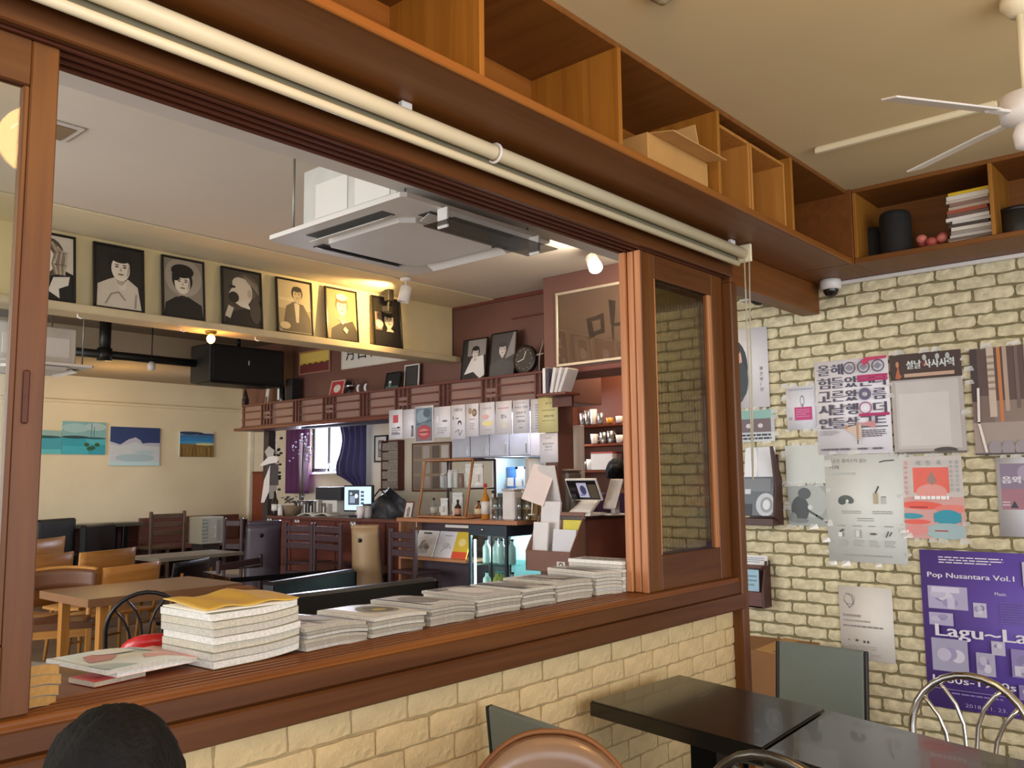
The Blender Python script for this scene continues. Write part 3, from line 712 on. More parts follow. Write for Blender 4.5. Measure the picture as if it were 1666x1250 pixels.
def leaflet_rack():
    o = 0.10
    a = at(1204, 918, X=XR-o); c = at(1236, 990, X=XR-o); y1 = at(1239, 950, X=XR-o).y
    w, h = a.y-y1, a.z-c.z
    t = thing('leaflet_rack', 'small red-brown wall box with leaflets below the magazine rack', 'rack', M=frame_M((XR-o, a.y, c.z), (0, -1, 0), (0, 0, 1)))
    rb_ = mat('red_brown_wood', '#5e302b', .5)
    MB().box(0, 0, -.1, w, .012, 0).box(0, 0, -.01, w, .09, 0).box(0, 0, -.096, w, h+.03, -.088).box(0, h-.02, -.09, w, h-.008, 0).build('carcass', rb_, t)
    MB().prism([(0, -.097), (0, .0), (h*.45, .0), (h+.02, -.05), (h+.02, -.097)], 0, .012, M=TR(w+.012, 0, 0) @ Matrix(((0, 0, -1, 0), (1, 0, 0, 0), (0, 1, 0, 0), (0, 0, 0, 1)))).build('side_panel', mat('dark_red_brown', '#43231f', .5), t)
    for k, (col, u0, u1, v0, v1, n, lab) in enumerate((('#9dc4d6', .02, w*.8, .09, h-.03, -.02, 'light blue leaflet standing in the small wall box'), ('#e6e2de', 0, w*1.1, h-.006, h+.05, -.06, 'white leaflets lying on top of the small wall box'))):
        l = thing('leaflet', lab, 'leaflet', M=t.matrix_world @ TR(0, 0, n))
        MB().box(u0, v0, -.006, u1, v1, 0, b=.001).build('sheet', mat('leaflet'+col, col, .6), l)
        i = Ink(u1-u0, v1-v0); i.lines(.1, .2, .9, .8, 3, '#7d97a8'); i.mb.v = [(x+u0, y+v0, z) for x, y, z in i.mb.v]; i.build(l)
leaflet_rack()

# ================================================================== CAMERAS, FAN, CEILING FITTINGS
p = at(1348, 466, X=XR-.07)
t = thing('dome_camera', 'white dome security camera under the shelf in the room corner', 'camera', (XR-.09, p.y-.02, ZB-.001))
MB().lathe([(.055, 0), (.058, -.02), (.055, -.05), (.044, -.055)], n=20).build('housing', white_pl, t)
MB().ell((0, 0, -.053), (.042, .042, .045), 16, 8).build('dome', mat('smoked_dome', '#1d1a18', .08), t)
p = at(1235, 494, X=XR-.05)
t = thing('dome_camera', 'small black dome camera on the white arm behind the window post', 'camera', (XR-.055, p.y, p.z+.01))
MB().box(-.03, -.05, .012, .055, .11, .024).build('arm', white_pl, t)
MB().lathe([(.045, .012), (.045, 0), (.03, -.012), (.015, -.02)], n=16).build('dome', black_pl, t)
t = thing('slim_ceiling_lamp', 'slim white strip lamp on the cream ceiling', 'lamp', (3.80, 1.10, ZL-.001))
MB().box(-.013, -.37, -.025, .013, .37, 0).build('housing', ivory, t)
MB().box(-.02, -.36, -.004, .02, .36, 0).build('mounting_plate', ivory, t)
fc = at(1672, 186, Z=2.6)
t = thing('ceiling_fan', 'white ceiling fan with thin blades at the upper right', 'fan', (fc.x, fc.y, 2.6))
MB().lathe([(.055, ZL-2.6-.001), (.055, ZL-2.6-.03), (.03, ZL-2.6-.06)], n=16).build('canopy', ivory, t)
MB().tube([(0, 0, .05), (0, 0, ZL-2.6-.04)], .012, 8).build('rod', ivory, t)
MB().lathe([(.02, .08), (.07, .06), (.08, .02), (.075, -.015), (.04, -.03)], n=20).build('motor', white_pl, t)
MB().lathe([(.035, -.03), (.045, -.06), (.04, -.10), (.02, -.11)], n=14).build('light_cap', white_pl, t)
for k in range(4):
    a = math.radians(146-k*90)
    b = MB().box(.13, -.036, -.003, .50, .036, .003, b=.002, M=RZ(a) @ RX(math.radians(-16))).build('blade', white_pl, t)
    MB().box(.05, -.014, -.006, .15, .014, .004, M=RZ(a)).build('blade_arm', white_m, b)
p = at(1078, -2, Z=ZL-.03)
t = thing('smoke_detector', 'small round fitting on the cream ceiling at the top edge', 'detector', (p.x, p.y, ZL-.001))
MB().lathe([(.05, 0), (.05, -.012), (.03, -.03), (.012, -.045)], n=16).build('body', mat('detector_grey', '#8d8065', .5), t)

# ================================================================== THINGS ON THE RIGHT SHELF
zs = ZB+.0235
def on_shelf(px, py, x=4.62): q = at(px, py, X=x); return q.y
felt = mat('black_felt', '#15130f', 0.8, bump=.3)
for (x0, x1, hh, rr, X, lab) in ((1401, 1436, .20, 4.70, 4.70, 'shorter black canister behind the taller one on the right shelf'), (1432, 1483, .235, 4.62, 4.60, 'tall black round-topped canister on the right shelf')):
    ya, yb = on_shelf(x0, 380, X), on_shelf(x1, 380, X); r = abs(ya-yb)/2
    t = thing('canister', lab, 'canister', (X, (ya+yb)/2, zs))
    MB().lathe([(r*.96, 0), (r, .01), (r, hh-.03), (r*.93, hh-.008), (r*.8, hh)], n=24).build('body', felt, t)
    MB().lathe([(r*.5, hh), (r*.5, hh+.004), (r*.3, hh+.006)], n=16).build('lid', black_pl, t)
t = thing('pink_ornament', 'pink porcelain flower ornament beside the black canisters', 'ornament', (4.62, on_shelf(1517, 392), zs))
r_ = random.Random(2); pk = mat('pink_glaze', '#c4635a', .4); MB().ell((0, 0, .018), (.06, .08, .018)).build('base', pk, t)
for k in range(6):
    a = k*1.05; MB().ell((.02*math.cos(a), .055*math.sin(a), .05+.012*(k % 3)), (.025, .028, .024), 10, 6).build('blossom', mat('pink_petal%d' % (k % 2), ('#d0786a', '#b7584c')[k % 2], .5), t)
cols = ['#d8b51e', '#d9d4c8', '#c7bda9', '#8d6f62', '#b9a592', '#a5523c', '#6d5a52', '#e2ded6', '#cfcac2', '#4c4440', '#d8d2c6', '#a0968c', '#c7c1b8', '#77685c', '#ddd8cf']
yb = on_shelf(1586, 392); z = zs; n = len(cols)
ordn = ['first', 'second', 'third', 'fourth', 'fifth', 'sixth', 'seventh', 'eighth', 'ninth', 'tenth', 'eleventh', 'twelfth', 'thirteenth', 'fourteenth', 'fifteenth']
r_ = random.Random(5); pl_top = 0
for k in range(n-1, -1, -1):
    th = r_.choice((.014, .018, .022, .016)); w2 = r_.uniform(.088, .1); lab = ('yellow book on top of the book pile on the right shelf' if k == 0 else '%s book from the top of the pile on the right shelf' % ordn[k])
    t = thing('book', lab, 'book', (4.625, yb+r_.uniform(-.008, .008), z), r_.uniform(-.06, .06), 'books piled on the right shelf')
    MB().box(-.07, -w2+.003, .002, .066, w2-.003, th-.002, b=.001).build('pages', page, t)
    MB().box(-.072, -w2, 0, .07, w2, .002, b=0).box(-.072, -w2, th-.002, .07, w2, th, b=0).box(-.074, -w2, 0, -.07, w2, th, b=.001).build('cover', mat('book'+cols[k], cols[k], .5), t)
    z += th+.0004
t = thing('storage_tin', 'dark grey tin in the next compartment beyond the book pile', 'tin', (4.66, on_shelf(1650, 365, 4.66)-.02, zs))
MB().lathe([(.07, 0), (.075, .01), (.075, .13)], n=20).build('body', mat('dark_tin', '#2c2a26', .5), t); MB().lathe([(.078, .13), (.078, .15), (.06, .155)], n=20).build('lid', black_pl, t)

# ================================================================== FURNITURE OF THE NEAR ROOM
tabm = mat('black_lacquer', '#17130f', 0.2, var=.15, coat=.15); tabm2 = mat('dark_brown_lacquer', '#211b17', 0.2, var=.1, coat=.35)
def cafe_table(name, label, q, ht, th, m, base_m):
    c = sum((Vector((p.x, p.y, 0)) for p in q), Vector())/4
    t = thing(name, label, 'table', c)
    MB().prism([(p.x-c.x, p.y-c.y) for p in q], ht-th, ht-.006, 0).prism([((p.x-c.x)*.99, (p.y-c.y)*.99) for p in q], ht-.006, ht, 0).build('tabletop', m, t)
    MB().box(-.05, -.05, .03, .05, .05, ht-th).build('column', base_m, t)
    MB().box(-.2, -.2, 0, .2, .2, .03, b=.01).build('foot_plate', base_m, t)
    MB().box(-.15, -.15, ht-th-.02, .15, .15, ht-th, b=.004).build('top_plate', base_m, t)
    return t
HT = .74
def tp(x, y): return at(x, y, Z=HT)
a, b, c_, d = tp(960, 1140), tp(1105, 1098), tp(1342, 1153), tp(1240, 1217)
sh = Vector((0, -.012, 0))
cafe_table('cafe_table', 'black lacquer table against the sand-coloured brick wall', [d, c_, b, a], HT, .05, tabm, black_m)
e, f_ = d+Vector((-.004, -.012, 0)), c_+Vector((-.004, -.012, 0)); dr = (tp(1666, 1236)-f_).normalized()*.75
cafe_table('cafe_table', 'dark brown glossy table pushed against the black lacquer table', [e+dr, f_+dr, f_, e], HT-.003, .04, tabm2, black_m)

def panel_chair(label, loc, rz, bw, zt, zb, tilt=8):
    gm = mat('grey_green_vinyl', '#737d76', 0.45, var=.05); t = thing('panel_back_chair', label, 'chair', loc, rz)
    T = TR(0, -.2, zb) @ RX(math.radians(tilt))
    MB().box(-bw/2, -.02, 0, bw/2, .004, zt-zb, b=.006, M=T).build('backrest', gm, t)
    MB().box(bw/2, -.021, .002, bw/2+.012, .005, zt-zb-.002, b=.003, M=T).build('edge_trim', black_pl, t); MB().box(-bw/2-.012, -.021, .002, -bw/2, .005, zt-zb-.002, b=.003, M=T).build('edge_trim', black_pl, t)
    MB().box(-bw/2, -.2, .40, bw/2, .2, .45, b=.015).build('seat', gm, t)
    for x in (-.15, .15): MB().tube([(x, -.19, .42), (x, -.205, zb+.03)], .012, 8).build('back_post', black_m, t)
    for x in (-.15, .15):
        for y in (-.17, .17): MB().tube([(x, y, .40), (x*1.1, y*1.1, 0)], .012, 8).build('leg', black_m, t)
    return t
g0, g1 = at(1255, 1046, Z=.80), at(1397, 1062, Z=.80); gm_ = (g0+g1)/2
panel_chair('grey-green low-backed chair beside the bricks, behind the black table', (gm_.x-.17, gm_.y, 0), PI/2, (g0-g1).length, .80, .47, 6)
g0, g1 = at(828, 1147, Z=.82), at(965, 1192, Z=.82); gm_ = (g0+g1)/2; an = math.atan2(g1.y-g0.y, g1.x-g0.x)
panel_chair('grey vinyl chair at the front of the black table, by the brick wall', (gm_.x+.21, gm_.y+.0, 0), an, (g0-g1).length, .82, .47, 6)

def bistro_chair(label, loc, rz, m, zt=.86, w=.38, seat=None, group=None):
    t = thing('bistro_chair', label, 'chair', loc, rz, group); r = w/2
    pts = [(-r*.92, -.14, 0), (-r*.98, -.17, .45)]+[(-r*math.cos(PI*k/14), -.19-.03*math.sin(PI*k/14), zt-r+r*math.sin(PI*k/14)) for k in range(15)]+[(r*.98, -.17, .45), (r*.92, -.14, 0)]
    MB().tube(pts, .0125, 10).build('back_hoop', m, t)
    for s in (-1, 1):
        MB().tube([(s*r*.55, -.215, zt-r*.17), (s*r*.42, -.21, zt-r*.28), (s*r*.24, -.205, zt-r*.52), (s*r*.12, -.2, zt-r*.85), (s*r*.08, -.19, zt-r*1.3), (s*r*.08, -.17, .46)], .007, 8).build('back_rod', m, t)
        MB().tube([(s*r*.81, -.205, zt-r*.42), (s*r*.70, -.2, zt-r*.55), (s*r*.54, -.2, zt-r*.76), (s*r*.42, -.195, zt-r*1.05), (s*r*.36, -.185, zt-r*1.45), (s*r*.36, -.17, .46)], .007, 8).build('back_rod', m, t)
        MB().tube([(s*r*.75, .13, .44), (s*r*.85, .17, 0)], .0105, 8).build('leg', m, t)
    MB().lathe([(.185, .435), (.195, .45), (.185, .468), (.12, .474)], n=24).build('seat', seat or mat('black_vinyl', '#141312', .4), t)
    MB().tube([(.17*math.cos(2*PI*k/20), .17*math.sin(2*PI*k/20), .43) for k in range(20)], .009, 6, closed=True).build('seat_ring', m, t)
    return t
q = at(1577, 1100, Z=.84); bistro_chair('chrome hoop-backed chair in front of the purple poster', (q.x-.22, q.y, 0), PI/2, chrome, .84, .36)
q = at(1240, 1228, Z=.86); bistro_chair('dark steel hoop-backed chair at the near side of the glossy table', (q.x+.22, q.y-.02, 0), -PI/2, mat('gunmetal', '#6a6862', .25, .9), .86, .38)

def padded_chair():
    q = at(850, 1190, Z=.91); leather = mat('tan_leather', '#7d6048', 0.3, var=.08, scale=4, coat=.2)
    t = thing('padded_chair', 'tan leather chair with a rounded padded back, cut by the bottom edge', 'chair', (q.x-.16, q.y-.21, 0), math.radians(128))
    def fn(u, v):
        x = (u-.5)*2; yy = -.22+.07*x*x; top = .91-.13*abs(x)**2.6
        return (x*.2, yy, .5+v*(top-.5)), (-.14*x*2.2, 1, .12)
    MB().slab(fn, 14, 8, .05).build('backrest', leather, t)
    MB().tube([Vector(fn(k/20, 1)[0])+Vector((0, -.02, .004)) for k in range(21)], .007, 6).build('piping', mat('brown_piping', '#7a4a22', .4), t)
    MB().ell((0, 0, .44), (.23, .23, .05), 20, 8).build('seat', leather, t)
    for x in (-.17, .17):
        for y in (-.17, .17): MB().tube([(x*.8, y*.8, .43), (x, y, 0)], [.018, .012], 8).build('leg', walnut_z, t)
        MB().tube([(x*.9, -.17, .42), (x, -.22, .62)], .014, 8).build('back_post', walnut_z, t)
padded_chair()
q = at(1238, 1050, X=4.5)
t = thing('cardboard_carton', 'tall brown carton against the bricks behind the window post', 'box', (4.55, q.y-.03, 0), .05)
MB().box(-.2, -.2, 0, .2, .2, q.z, b=.004).build('carton', mat('brown_carton', '#8a6038', .8, var=.05), t)
MB().box(-.2, -.2, 0, .2, .0, .004, b=.001, M=TR(0, 0, q.z+.002) @ RX(math.radians(4))).build('flap', card, t)

# ================================================================== PEOPLE
skin_m = mat('skin', '#c99a7c', .5, var=.05); hair_m = mat('black_hair', '#0a0807', .75, spec=.25, var=.35, scale=30, bump=.5, bscale=90)
def skin_mesh(name, joints, edges, m, parent, sub=2):
    me = bpy.data.meshes.new(name); me.from_pydata([j[:3] for j in joints], edges, []); me.materials.append(m)
    o = bpy.data.objects.new(name, me); COL.objects.link(o); o.parent = parent
    md = o.modifiers.new('skin', 'SKIN'); md.use_smooth_shade = True
    sv = me.skin_vertices[0].data
    for i, j in enumerate(joints): sv[i].radius = (j[3], j[4] if len(j) > 4 else j[3]); sv[i].use_root = (i == 0)
    sd = o.modifiers.new('smooth', 'SUBSURF'); sd.levels = sub; sd.render_levels = sub
    return o
def person(label, loc, rz, hz, sit, shirt, trousers, arms, bun=False):
    """hz = height of the head's top; faces local +y"""
    t = thing('person', label, 'person', loc, rz)
    hip = .53 if sit else hz*.53; sh_ = hz-.31; ch = hz-.42; hd = hz-.12
    J = [(0, 0, hip, .13, .10), (0, -.01, (hip+ch)/2, .115, .09), (0, 0, ch, .14, .1), (0, .0, sh_+.03, .06, .055), (0, .01, hz-.24, .05), (0, .02, hz-.19, .062, .07), (0, .015, hd, .078, .092), (0, .01, hz-.06, .07, .082), (0, .005, hz-.015, .03)]
    E_ = [(0, 1), (1, 2), (2, 3), (3, 4), (4, 5), (5, 6), (6, 7), (7, 8)]
    def limb(root, pts):
        k = root
        for p_ in pts: J.append(p_); E_.append((k, len(J)-1)); k = len(J)-1
    for s in (-1, 1):
        el, wr_ = arms[0 if s < 0 else 1]
        limb(2, [(s*.165, 0, sh_-.02, .055), (*el, .042), (*wr_, .03), (wr_[0], wr_[1]+.06, wr_[2]-.01, .034, .02), (wr_[0], wr_[1]+.13, wr_[2]-.03, .02, .012)])
        if sit: limb(0, [(s*.1, .03, hip-.01, .09), (s*.12, .40, .5, .065), (s*.12, .42, .08, .04), (s*.12, .52, .035, .035)])
        else: limb(0, [(s*.09, 0, hip-.05, .088), (s*.1, .02, hip*.52, .06), (s*.1, 0, .08, .04), (s*.1, .12, .035, .035)])
    skin_mesh('body', J, E_, skin_m, t)
    # shirt and trousers follow the body
    T_ = [(0, 0, hip+.02, .15, .12), (0, -.01, (hip+ch)/2, .14, .11), (0, 0, ch, .165, .12), (0, 0, sh_+.0, .075, .07)]; F_ = [(0, 1), (1, 2), (2, 3)]
    for s in (-1, 1):
        el, wr_ = arms[0 if s < 0 else 1]; k = len(T_)
        T_ += [(s*.17, 0, sh_-.02, .07), (el[0]*.8+s*.17*.2, el[1]*.8, el[2]*.8+(sh_-.02)*.2, .06)]; F_ += [(2, k), (k, k+1)]
    skin_mesh('shirt', T_, F_, shirt, t)
    T_ = [(0, 0, hip, .145, .115)]; F_ = []
    for s in (-1, 1):
        k = len(T_)
        T_ += [(s*.1, .03, hip-.03, .1), (s*.12, .40, .5, .078), (s*.12, .42, .1, .06)] if sit else [(s*.09, 0, hip-.06, .1), (s*.1, .02, hip*.5, .075), (s*.1, 0, .1, .06)]
        F_ += [(0, k), (k, k+1), (k+1, k+2)]
    skin_mesh('trousers', T_, F_, trousers, t)
    # face
    fy = .098
    for s in (-1, 1):
        MB().ell((s*.03, fy-.008, hz-.115), (.012, .008, .007), 10, 6).build('eye', mat('eye_dark', '#2a1d16', .3), t)
        MB().ell((s*.03, fy-.004, hz-.098), (.018, .006, .004), 10, 6).build('eyebrow', hair_m, t)
        MB().ell((s*.082, .0, hz-.125), (.012, .02, .03), 10, 6).build('ear', skin_m, t)
    MB().ell((0, fy+.004, hz-.135), (.013, .016, .024), 10, 6).build('nose', skin_m, t)
    MB().ell((0, fy-.006, hz-.175), (.022, .008, .007), 10, 6).build('mouth', mat('lips', '#9c5a50', .4), t)
    # hair: a cap with a parting fringe, tapering at the nape
    r = random.Random(3); mb = MB(); vs = []; fs = []; n, k = 64, 30
    for i in range(k+1):
        ph = (PI*.66)*i/k
        for j in range(n):
            a = 2*PI*j/n; front = max(0, math.sin(a))**2
            p2 = ph*(1-.42*front); g = 1+(.02*math.sin(a*9+i*.4)+.012*math.sin(a*23-i*.3)+r.uniform(-.007, .007))*min(1, 1.6*math.sin(p2))
            vs.append((.1*g*math.sin(p2)*math.cos(a), (.118*g)*math.sin(p2)*math.sin(a)-.004, hz-.105+.118*g*math.cos(p2)))
    for i in range(k):
        for j in range(n): fs.append((i*n+j, (i+1)*n+j, (i+1)*n+(j+1) % n, i*n+(j+1) % n))
    mb.add(vs, fs, 0, True); h = mb.build('hair', hair_m, t)
    if bun: MB().ell((0, -.13, hz-.09), (.05, .045, .05), 14, 10).build('hair_bun', hair_m, h)
    return t
q = at(185, 1140, Y=1.24)
_pr = person('person with short black hair seated low at the bottom left, seen from behind', (q.x, 1.24, 0), math.radians(20), q.z, True,
       mat('charcoal_shirt', '#2b2c30', .8), mat('dark_trousers', '#1d1f26', .8), (((-.27, .1, .78), (-.2, .32, .72)), ((.27, .1, .78), (.2, .32, .72))))
_pr.scale = (.86, .86, .985)
def stool(label, loc, m1, m2, h=.43, r=.17):
    t = thing('stool', label, 'stool', loc)
    MB().lathe([(r*.95, h-.03), (r, h-.015), (r*.96, h-.002), (r*.5, h)], n=20).build('seat', m1, t)
    for k in range(4):
        a = PI/4+k*PI/2; MB().tube([(r*.7*math.cos(a), r*.7*math.sin(a), h-.03), (r*math.cos(a), r*math.sin(a), 0)], .012, 8).build('leg', m2, t)
stool('low stool under the seated person', (q.x, 1.24, 0), mat('stool_vinyl', '#3a2a20', .5), black_m, .40)
# ================================================================== FAR ROOM: AIR CONDITIONERS, LAMPS, PORTRAITS
def cassette(label, x0, y0, s_, z, ztop):
    t = thing('ceiling_cassette', label, 'air conditioner', (x0+s_/2, y0+s_/2, z)); h = s_/2
    MB().prism([(-h+.02, -h), (h-.02, -h), (h, -h+.02), (h, h-.02), (h-.02, h), (-h+.02, h), (-h, h-.02), (-h, -h+.02)], .0, .02).build('panel', white_pl, t)
    g = h*.62
    MB().prism([(-g+.05, -g), (g-.05, -g), (g, -g+.05), (g, g-.05), (g-.05, g), (-g+.05, g), (-g, g-.05), (-g, -g+.05)], -.022, 0).build('intake_grille', white_pl, t)
    for k in range(4):
        R_ = RZ(k*PI/2)
        MB().box(-g*.9, h*.70, -.003, g*.9, h*.86, .001, b=.001, M=R_).build('outlet', mat('outlet_dark', '#4a4744', .6), t)
        MB().box(-g*.88, -.03, -.0015, g*.88, .03, .0015, b=.001, M=R_ @ TR(0, h*.77, -.016) @ RX(math.radians(-28 if k % 2 else 22))).build('louvre_blade', white_pl, t)
    e_ = h*.66; f2 = h*.76; MB().box(-f2, -e_, .021, f2, f2, .33, b=.01).build('casing', mat('galvanised', '#c9c8c2', .45, .2), t)
    for u in (-.26, .02): MB().box(u, -e_-.004, .08, u+.23, -e_+.001, .24, b=.002).build('access_plate', white_m, t); MB().box(-f2-.004, u, .08, -f2+.001, u+.23, .24, b=.002).build('access_plate', white_m, t)
    for x in (-1, 1):
        for y in (-1, 1): MB().tube([(x*h*.82, y*h*.82, .02), (x*h*.82, y*h*.82, ztop-z-.002)], .006, 6).build('hanger_rod', mat('zinc', '#8d8b86', .4, .6), t)
    return t
ac = cassette('white ceiling cassette air conditioner hanging in front of the portraits', 2.205, 2.475, .93, 2.60, ZF)
# clip-on wind deflector under the panel
df = MB().box(-.30, -.58, -.075, .36, -.40, -.070, b=.002).build('wind_deflector', glass('deflector_film', '#b5b2ae', .04, rough=.2), ac)
for x in (-.26, .32): MB().box(x, -.50, -.085, x+.012, -.44, .0).build('clip', white_pl, df)
q = at(62, 600, Z=2.42)
cassette('second cassette air conditioner at far left, beyond the portrait ledge', q.x-.40, q.y-.1, .8, 2.45, ZF-.021)
def spot(label, loc, tgt, on, body, power=0):
    t = thing('spotlight', label, 'lamp', loc)
    d = (Vector(tgt)-Vector(loc)); d = d.normalized(); Q = d.to_track_quat('Z', 'Y').to_matrix().to_4x4()
    MB().lathe([(.045, -.001), (.045, -.02), (.02, -.03)], n=16).tube([(0, 0, -.02), (0, 0, -.09)], .008, 6).build('mount', body, t)
    T = TR(0, 0, -.10) @ Q @ TR(0, 0, .03)
    MB().lathe([(.03, -.07), (.045, -.06), (.05, .07), (.044, .07), (.04, .045)], n=20, M=T).build('can', body, t)
    MB().lathe([(.001, .046), (.039, .046)], n=16, M=T).build('bulb', mat('lit_bulb', '#ffeccb', .4, emit=18) if on else mat('bulb_off', '#d5cfc0', .3), t)
    return t
sl = at(652, 452, Z=ZF)
spot('white can spotlight beside the cassette, aimed at the portraits', (sl.x, sl.y-.06, ZF-.013), (sl.x-.12, sl.y+.05, 2.3), False, white_m)
tg = at(572, 455, Y=YP)
light('portrait_spot_light', 'SPOT', (tg.x+.08, YP-.48, ZF-.12), 30, '#ffd48c', .03, (tg.x-.02, YP, 2.95), 125)
q = at(964, 424, Z=ZF-.1)
spot('lit white spotlight under the ceiling in front of the framed brush letter', (q.x, q.y, ZF-.001), (q.x-1.2, q.y-1.6, 1.2), True, white_m)
light('hatch_spot_light', 'POINT', (q.x-.08, q.y-.1, q.z-.12), 16, '#ffecd2', .05)
q = at(343, 556, Y=YP-.06)
t = thing('bulb_lamp', 'small glowing bulb lamp under the portrait ledge by the black speaker', 'lamp', (q.x, q.y, 2.598))
MB().lathe([(.04, 0), (.04, -.012), (.015, -.03)], n=14).build('rose', mat('brass', '#9b7a3c', .3, .8), t)
MB().ell((0, 0, -.055), (.03, .03, .034), 14, 8).build('bulb', mat('amber_bulb', '#ffb45a', .4, emit=14), t)
light('ledge_bulb_light', 'POINT', (q.x, q.y, 2.49), 4, '#ffb45c', .03)
light('back_room_lamp', 'POINT', (q.x+1.2, 9.9, 2.3), 9, '#ffcf80', .08)
for i, (px, py) in enumerate(((113, 515), (297, 532), (418, 548))):
    q = at(px, py, Z=2.60); t = thing('ledge_hook', 'tiny metal hook under the portrait ledge, %s from the left' % ('first', 'second', 'third')[i], 'hook', (q.x, YP-.06, 2.60))
    MB().tube([(0, 0, 0), (0, 0, -.02), (.015, -.01, -.03), (.03, -.012, -.024)], .005, 6).build('hook', white_m, t)
q = at(115, 218, Z=ZF); t = thing('ceiling_vent', 'small pale ceiling vent at the upper left of the far room', 'vent', (q.x-.1, q.y, ZF-.001))
MB().box(-.12, -.12, -.008, .12, .12, 0).build('frame', white_pl, t); MB().box(-.09, -.09, -.012, .09, .09, -.008).build('grille', mat('vent_brown', '#8e7a60', .6), t)

blk_f = mat('black_frame', '#14110e', .35)
def framed(name, label, cat, M, w, h, draw, fw=.018, dp=.02, fm=None, group=None, bg='#d8d0c0', wall=False):
    if wall: M = M @ TR(0, 0, dp+.002)
    t = thing(name, label, cat, M=M, group=group); fm = fm or blk_f
    mb = MB().box(0, 0, -dp, w, fw, 0).box(0, h-fw, -dp, w, h, 0).box(0, fw, -dp, fw, h-fw, 0).box(w-fw, fw, -dp, w, h-fw, 0)
    mb.build('frame', fm, t)
    MB().box(fw*.5, fw*.5, -dp*.9, w-fw*.5, h-fw*.5, -dp*.45, b=0).build('backing', paper(bg), t)
    i = Ink(w-2*fw, h-2*fw, n0=-dp*.45); draw(i)
    i.mb.v = [(x+fw, y+fw, z) for x, y, z in i.mb.v]; i.build(t, 'picture'); return t
SK, SK2, DK = '#e4dac8', '#b3a896', '#1a1714'
def face(i, u, v, r, sk=SK, hair=DK, turn=0.0):
    a = i.w/i.h
    i.ell(u, v+r*.28*a, r*1.12, r*1.25*a, hair); i.ell(u, v-r*1.1*a, r*.42, r*.5*a, SK2); i.ell(u+turn*r*.1, v-.05*r*a, r*.86, r*1.16*a, sk)
    i.ell(u, v+r*1.0*a, r*.95, r*.5*a, hair)
    for s in (-1, 1):
        i.ell(u+(s*.36+turn*.2)*r, v+.12*r*a, r*.17, r*.07*a, '#2b2520'); i.ell(u+(s*.36+turn*.2)*r, v+.32*r*a, r*.22, r*.05*a, '#3a322a')
    i.poly([(u+turn*.3*r, v+.1*r*a), (u+(.12+turn*.35)*r, v-.3*r*a), (u+(-.12+turn*.3)*r, v-.3*r*a)], SK2)
    i.ell(u+turn*.22*r, v-.58*r*a, r*.28, r*.08*a, '#7c6a5c')
    i.poly([(u+r*.5, v-.9*r*a), (u+r*.84, v-.1*r*a), (u+r*.8, v+.6*r*a), (u+r*.62, v)], SK2)
def d_p0(i):
    i.rect(0, 0, 1, 1, '#cfc6b6'); i.poly([(.0, 0), (1, 0), (1, .42), (.6, .5), (0, .5)], '#1a1714'); i.ell(.35, .66, .42, .3, '#55493e'); i.ell(.25, .6, .24, .2, SK)
    for k in range(6): i.line([(.35+k*.07, .92-k*.03), (.5+k*.06, .75), (.42+k*.07, .55), (.5+k*.05, .4)], .012, ('#8a7a68', '#b5a792')[k % 2])
    i.poly([(.3, .12), (.45, .34), (.9, .38), (.86, .24), (.6, .17), (.62, .02)], '#d9d2c4')
def d_p1(i):
    i.rect(0, 0, 1, 1, '#241f1b'); i.poly([(.02, 0), (.04, .36), (.28, .46), (.4, .5), (.55, .38), (.68, .5), (.9, .38), (.98, 0)], '#cdc3b2')
    i.poly([(.4, .48), (.55, .36), (.68, .48), (.62, .3), (.5, .3)], '#d5ccbd'); face(i, .53, .66, .235)
    i.line([(.2, .05), (.32, .22), (.48, .26), (.62, .14)], .008, '#8f8576'); i.line([(.84, .03), (.86, .25)], .008, '#8f8576')
def d_p2(i):
    i.rect(0, 0, 1, 1, '#8e8578'); i.ell(.5, .7, .48, .34, '#a79d8e'); i.poly([(0, 0), (.04, .22), (.3, .34), (.62, .36), (.96, .24), (1, 0)], '#1e1a18'); face(i, .47, .60, .235); i.ell(.47, .80, .29, .12, DK); i.ell(.3, .7, .1, .08, DK); i.ell(.47, .34, .1, .03, '#2a2522')
def d_p3(i):
    i.rect(0, 0, 1, 1, '#4a433b'); i.poly([(0, 0), (.1, .2), (.5, .3), (1, .5), (1, 0)], '#26211d'); i.ell(.62, .72, .34, .24, '#5f564b'); i.ell(.5, .62, .28, .26, '#d8cdba')
    i.ell(.42, .76, .18, .12, '#d8cdba'); i.poly([(.24, .68), (.14, .56), (.26, .54)], '#d8cdba'); i.ell(.27, .5, .14, .1, '#2c2620'); i.ell(.24, .69, .09, .025, '#2c2620'); i.ell(.7, .6, .06, .08, '#b9ad9b')
    i.poly([(.3, .4), (.45, .34), (.74, .3), (.6, .46)], '#e0d8c8'); i.ell(.85, .28, .16, .22, '#4d453c'); i.poly([(.02, .14), (.12, .34), (.26, .3), (.16, .1)], '#c9bfae')
    for k in range(8): i.line([(.55+k*.05, .93-k*.02), (.66+k*.04, .82-k*.03)], .01, '#8a7e6f')
def d_p4(i):
    i.rect(0, 0, 1, 1, '#c7b48c'); i.rect(0, .0, 1, .45, '#a8956e'); i.rect(0, .6, .5, .66, '#d3c4a0'); i.poly([(.1, .02), (.24, .5), (.46, .6), (.76, .56), (.96, .3), (.98, .02)], '#5f5240')
    i.poly([(.48, .58), (.64, .56), (.6, .2), (.52, .2)], '#cdbf9f'); face(i, .58, .74, .15, '#bda981', '#2c251c'); i.ell(.18, .12, .16, .07, '#c7b48c')
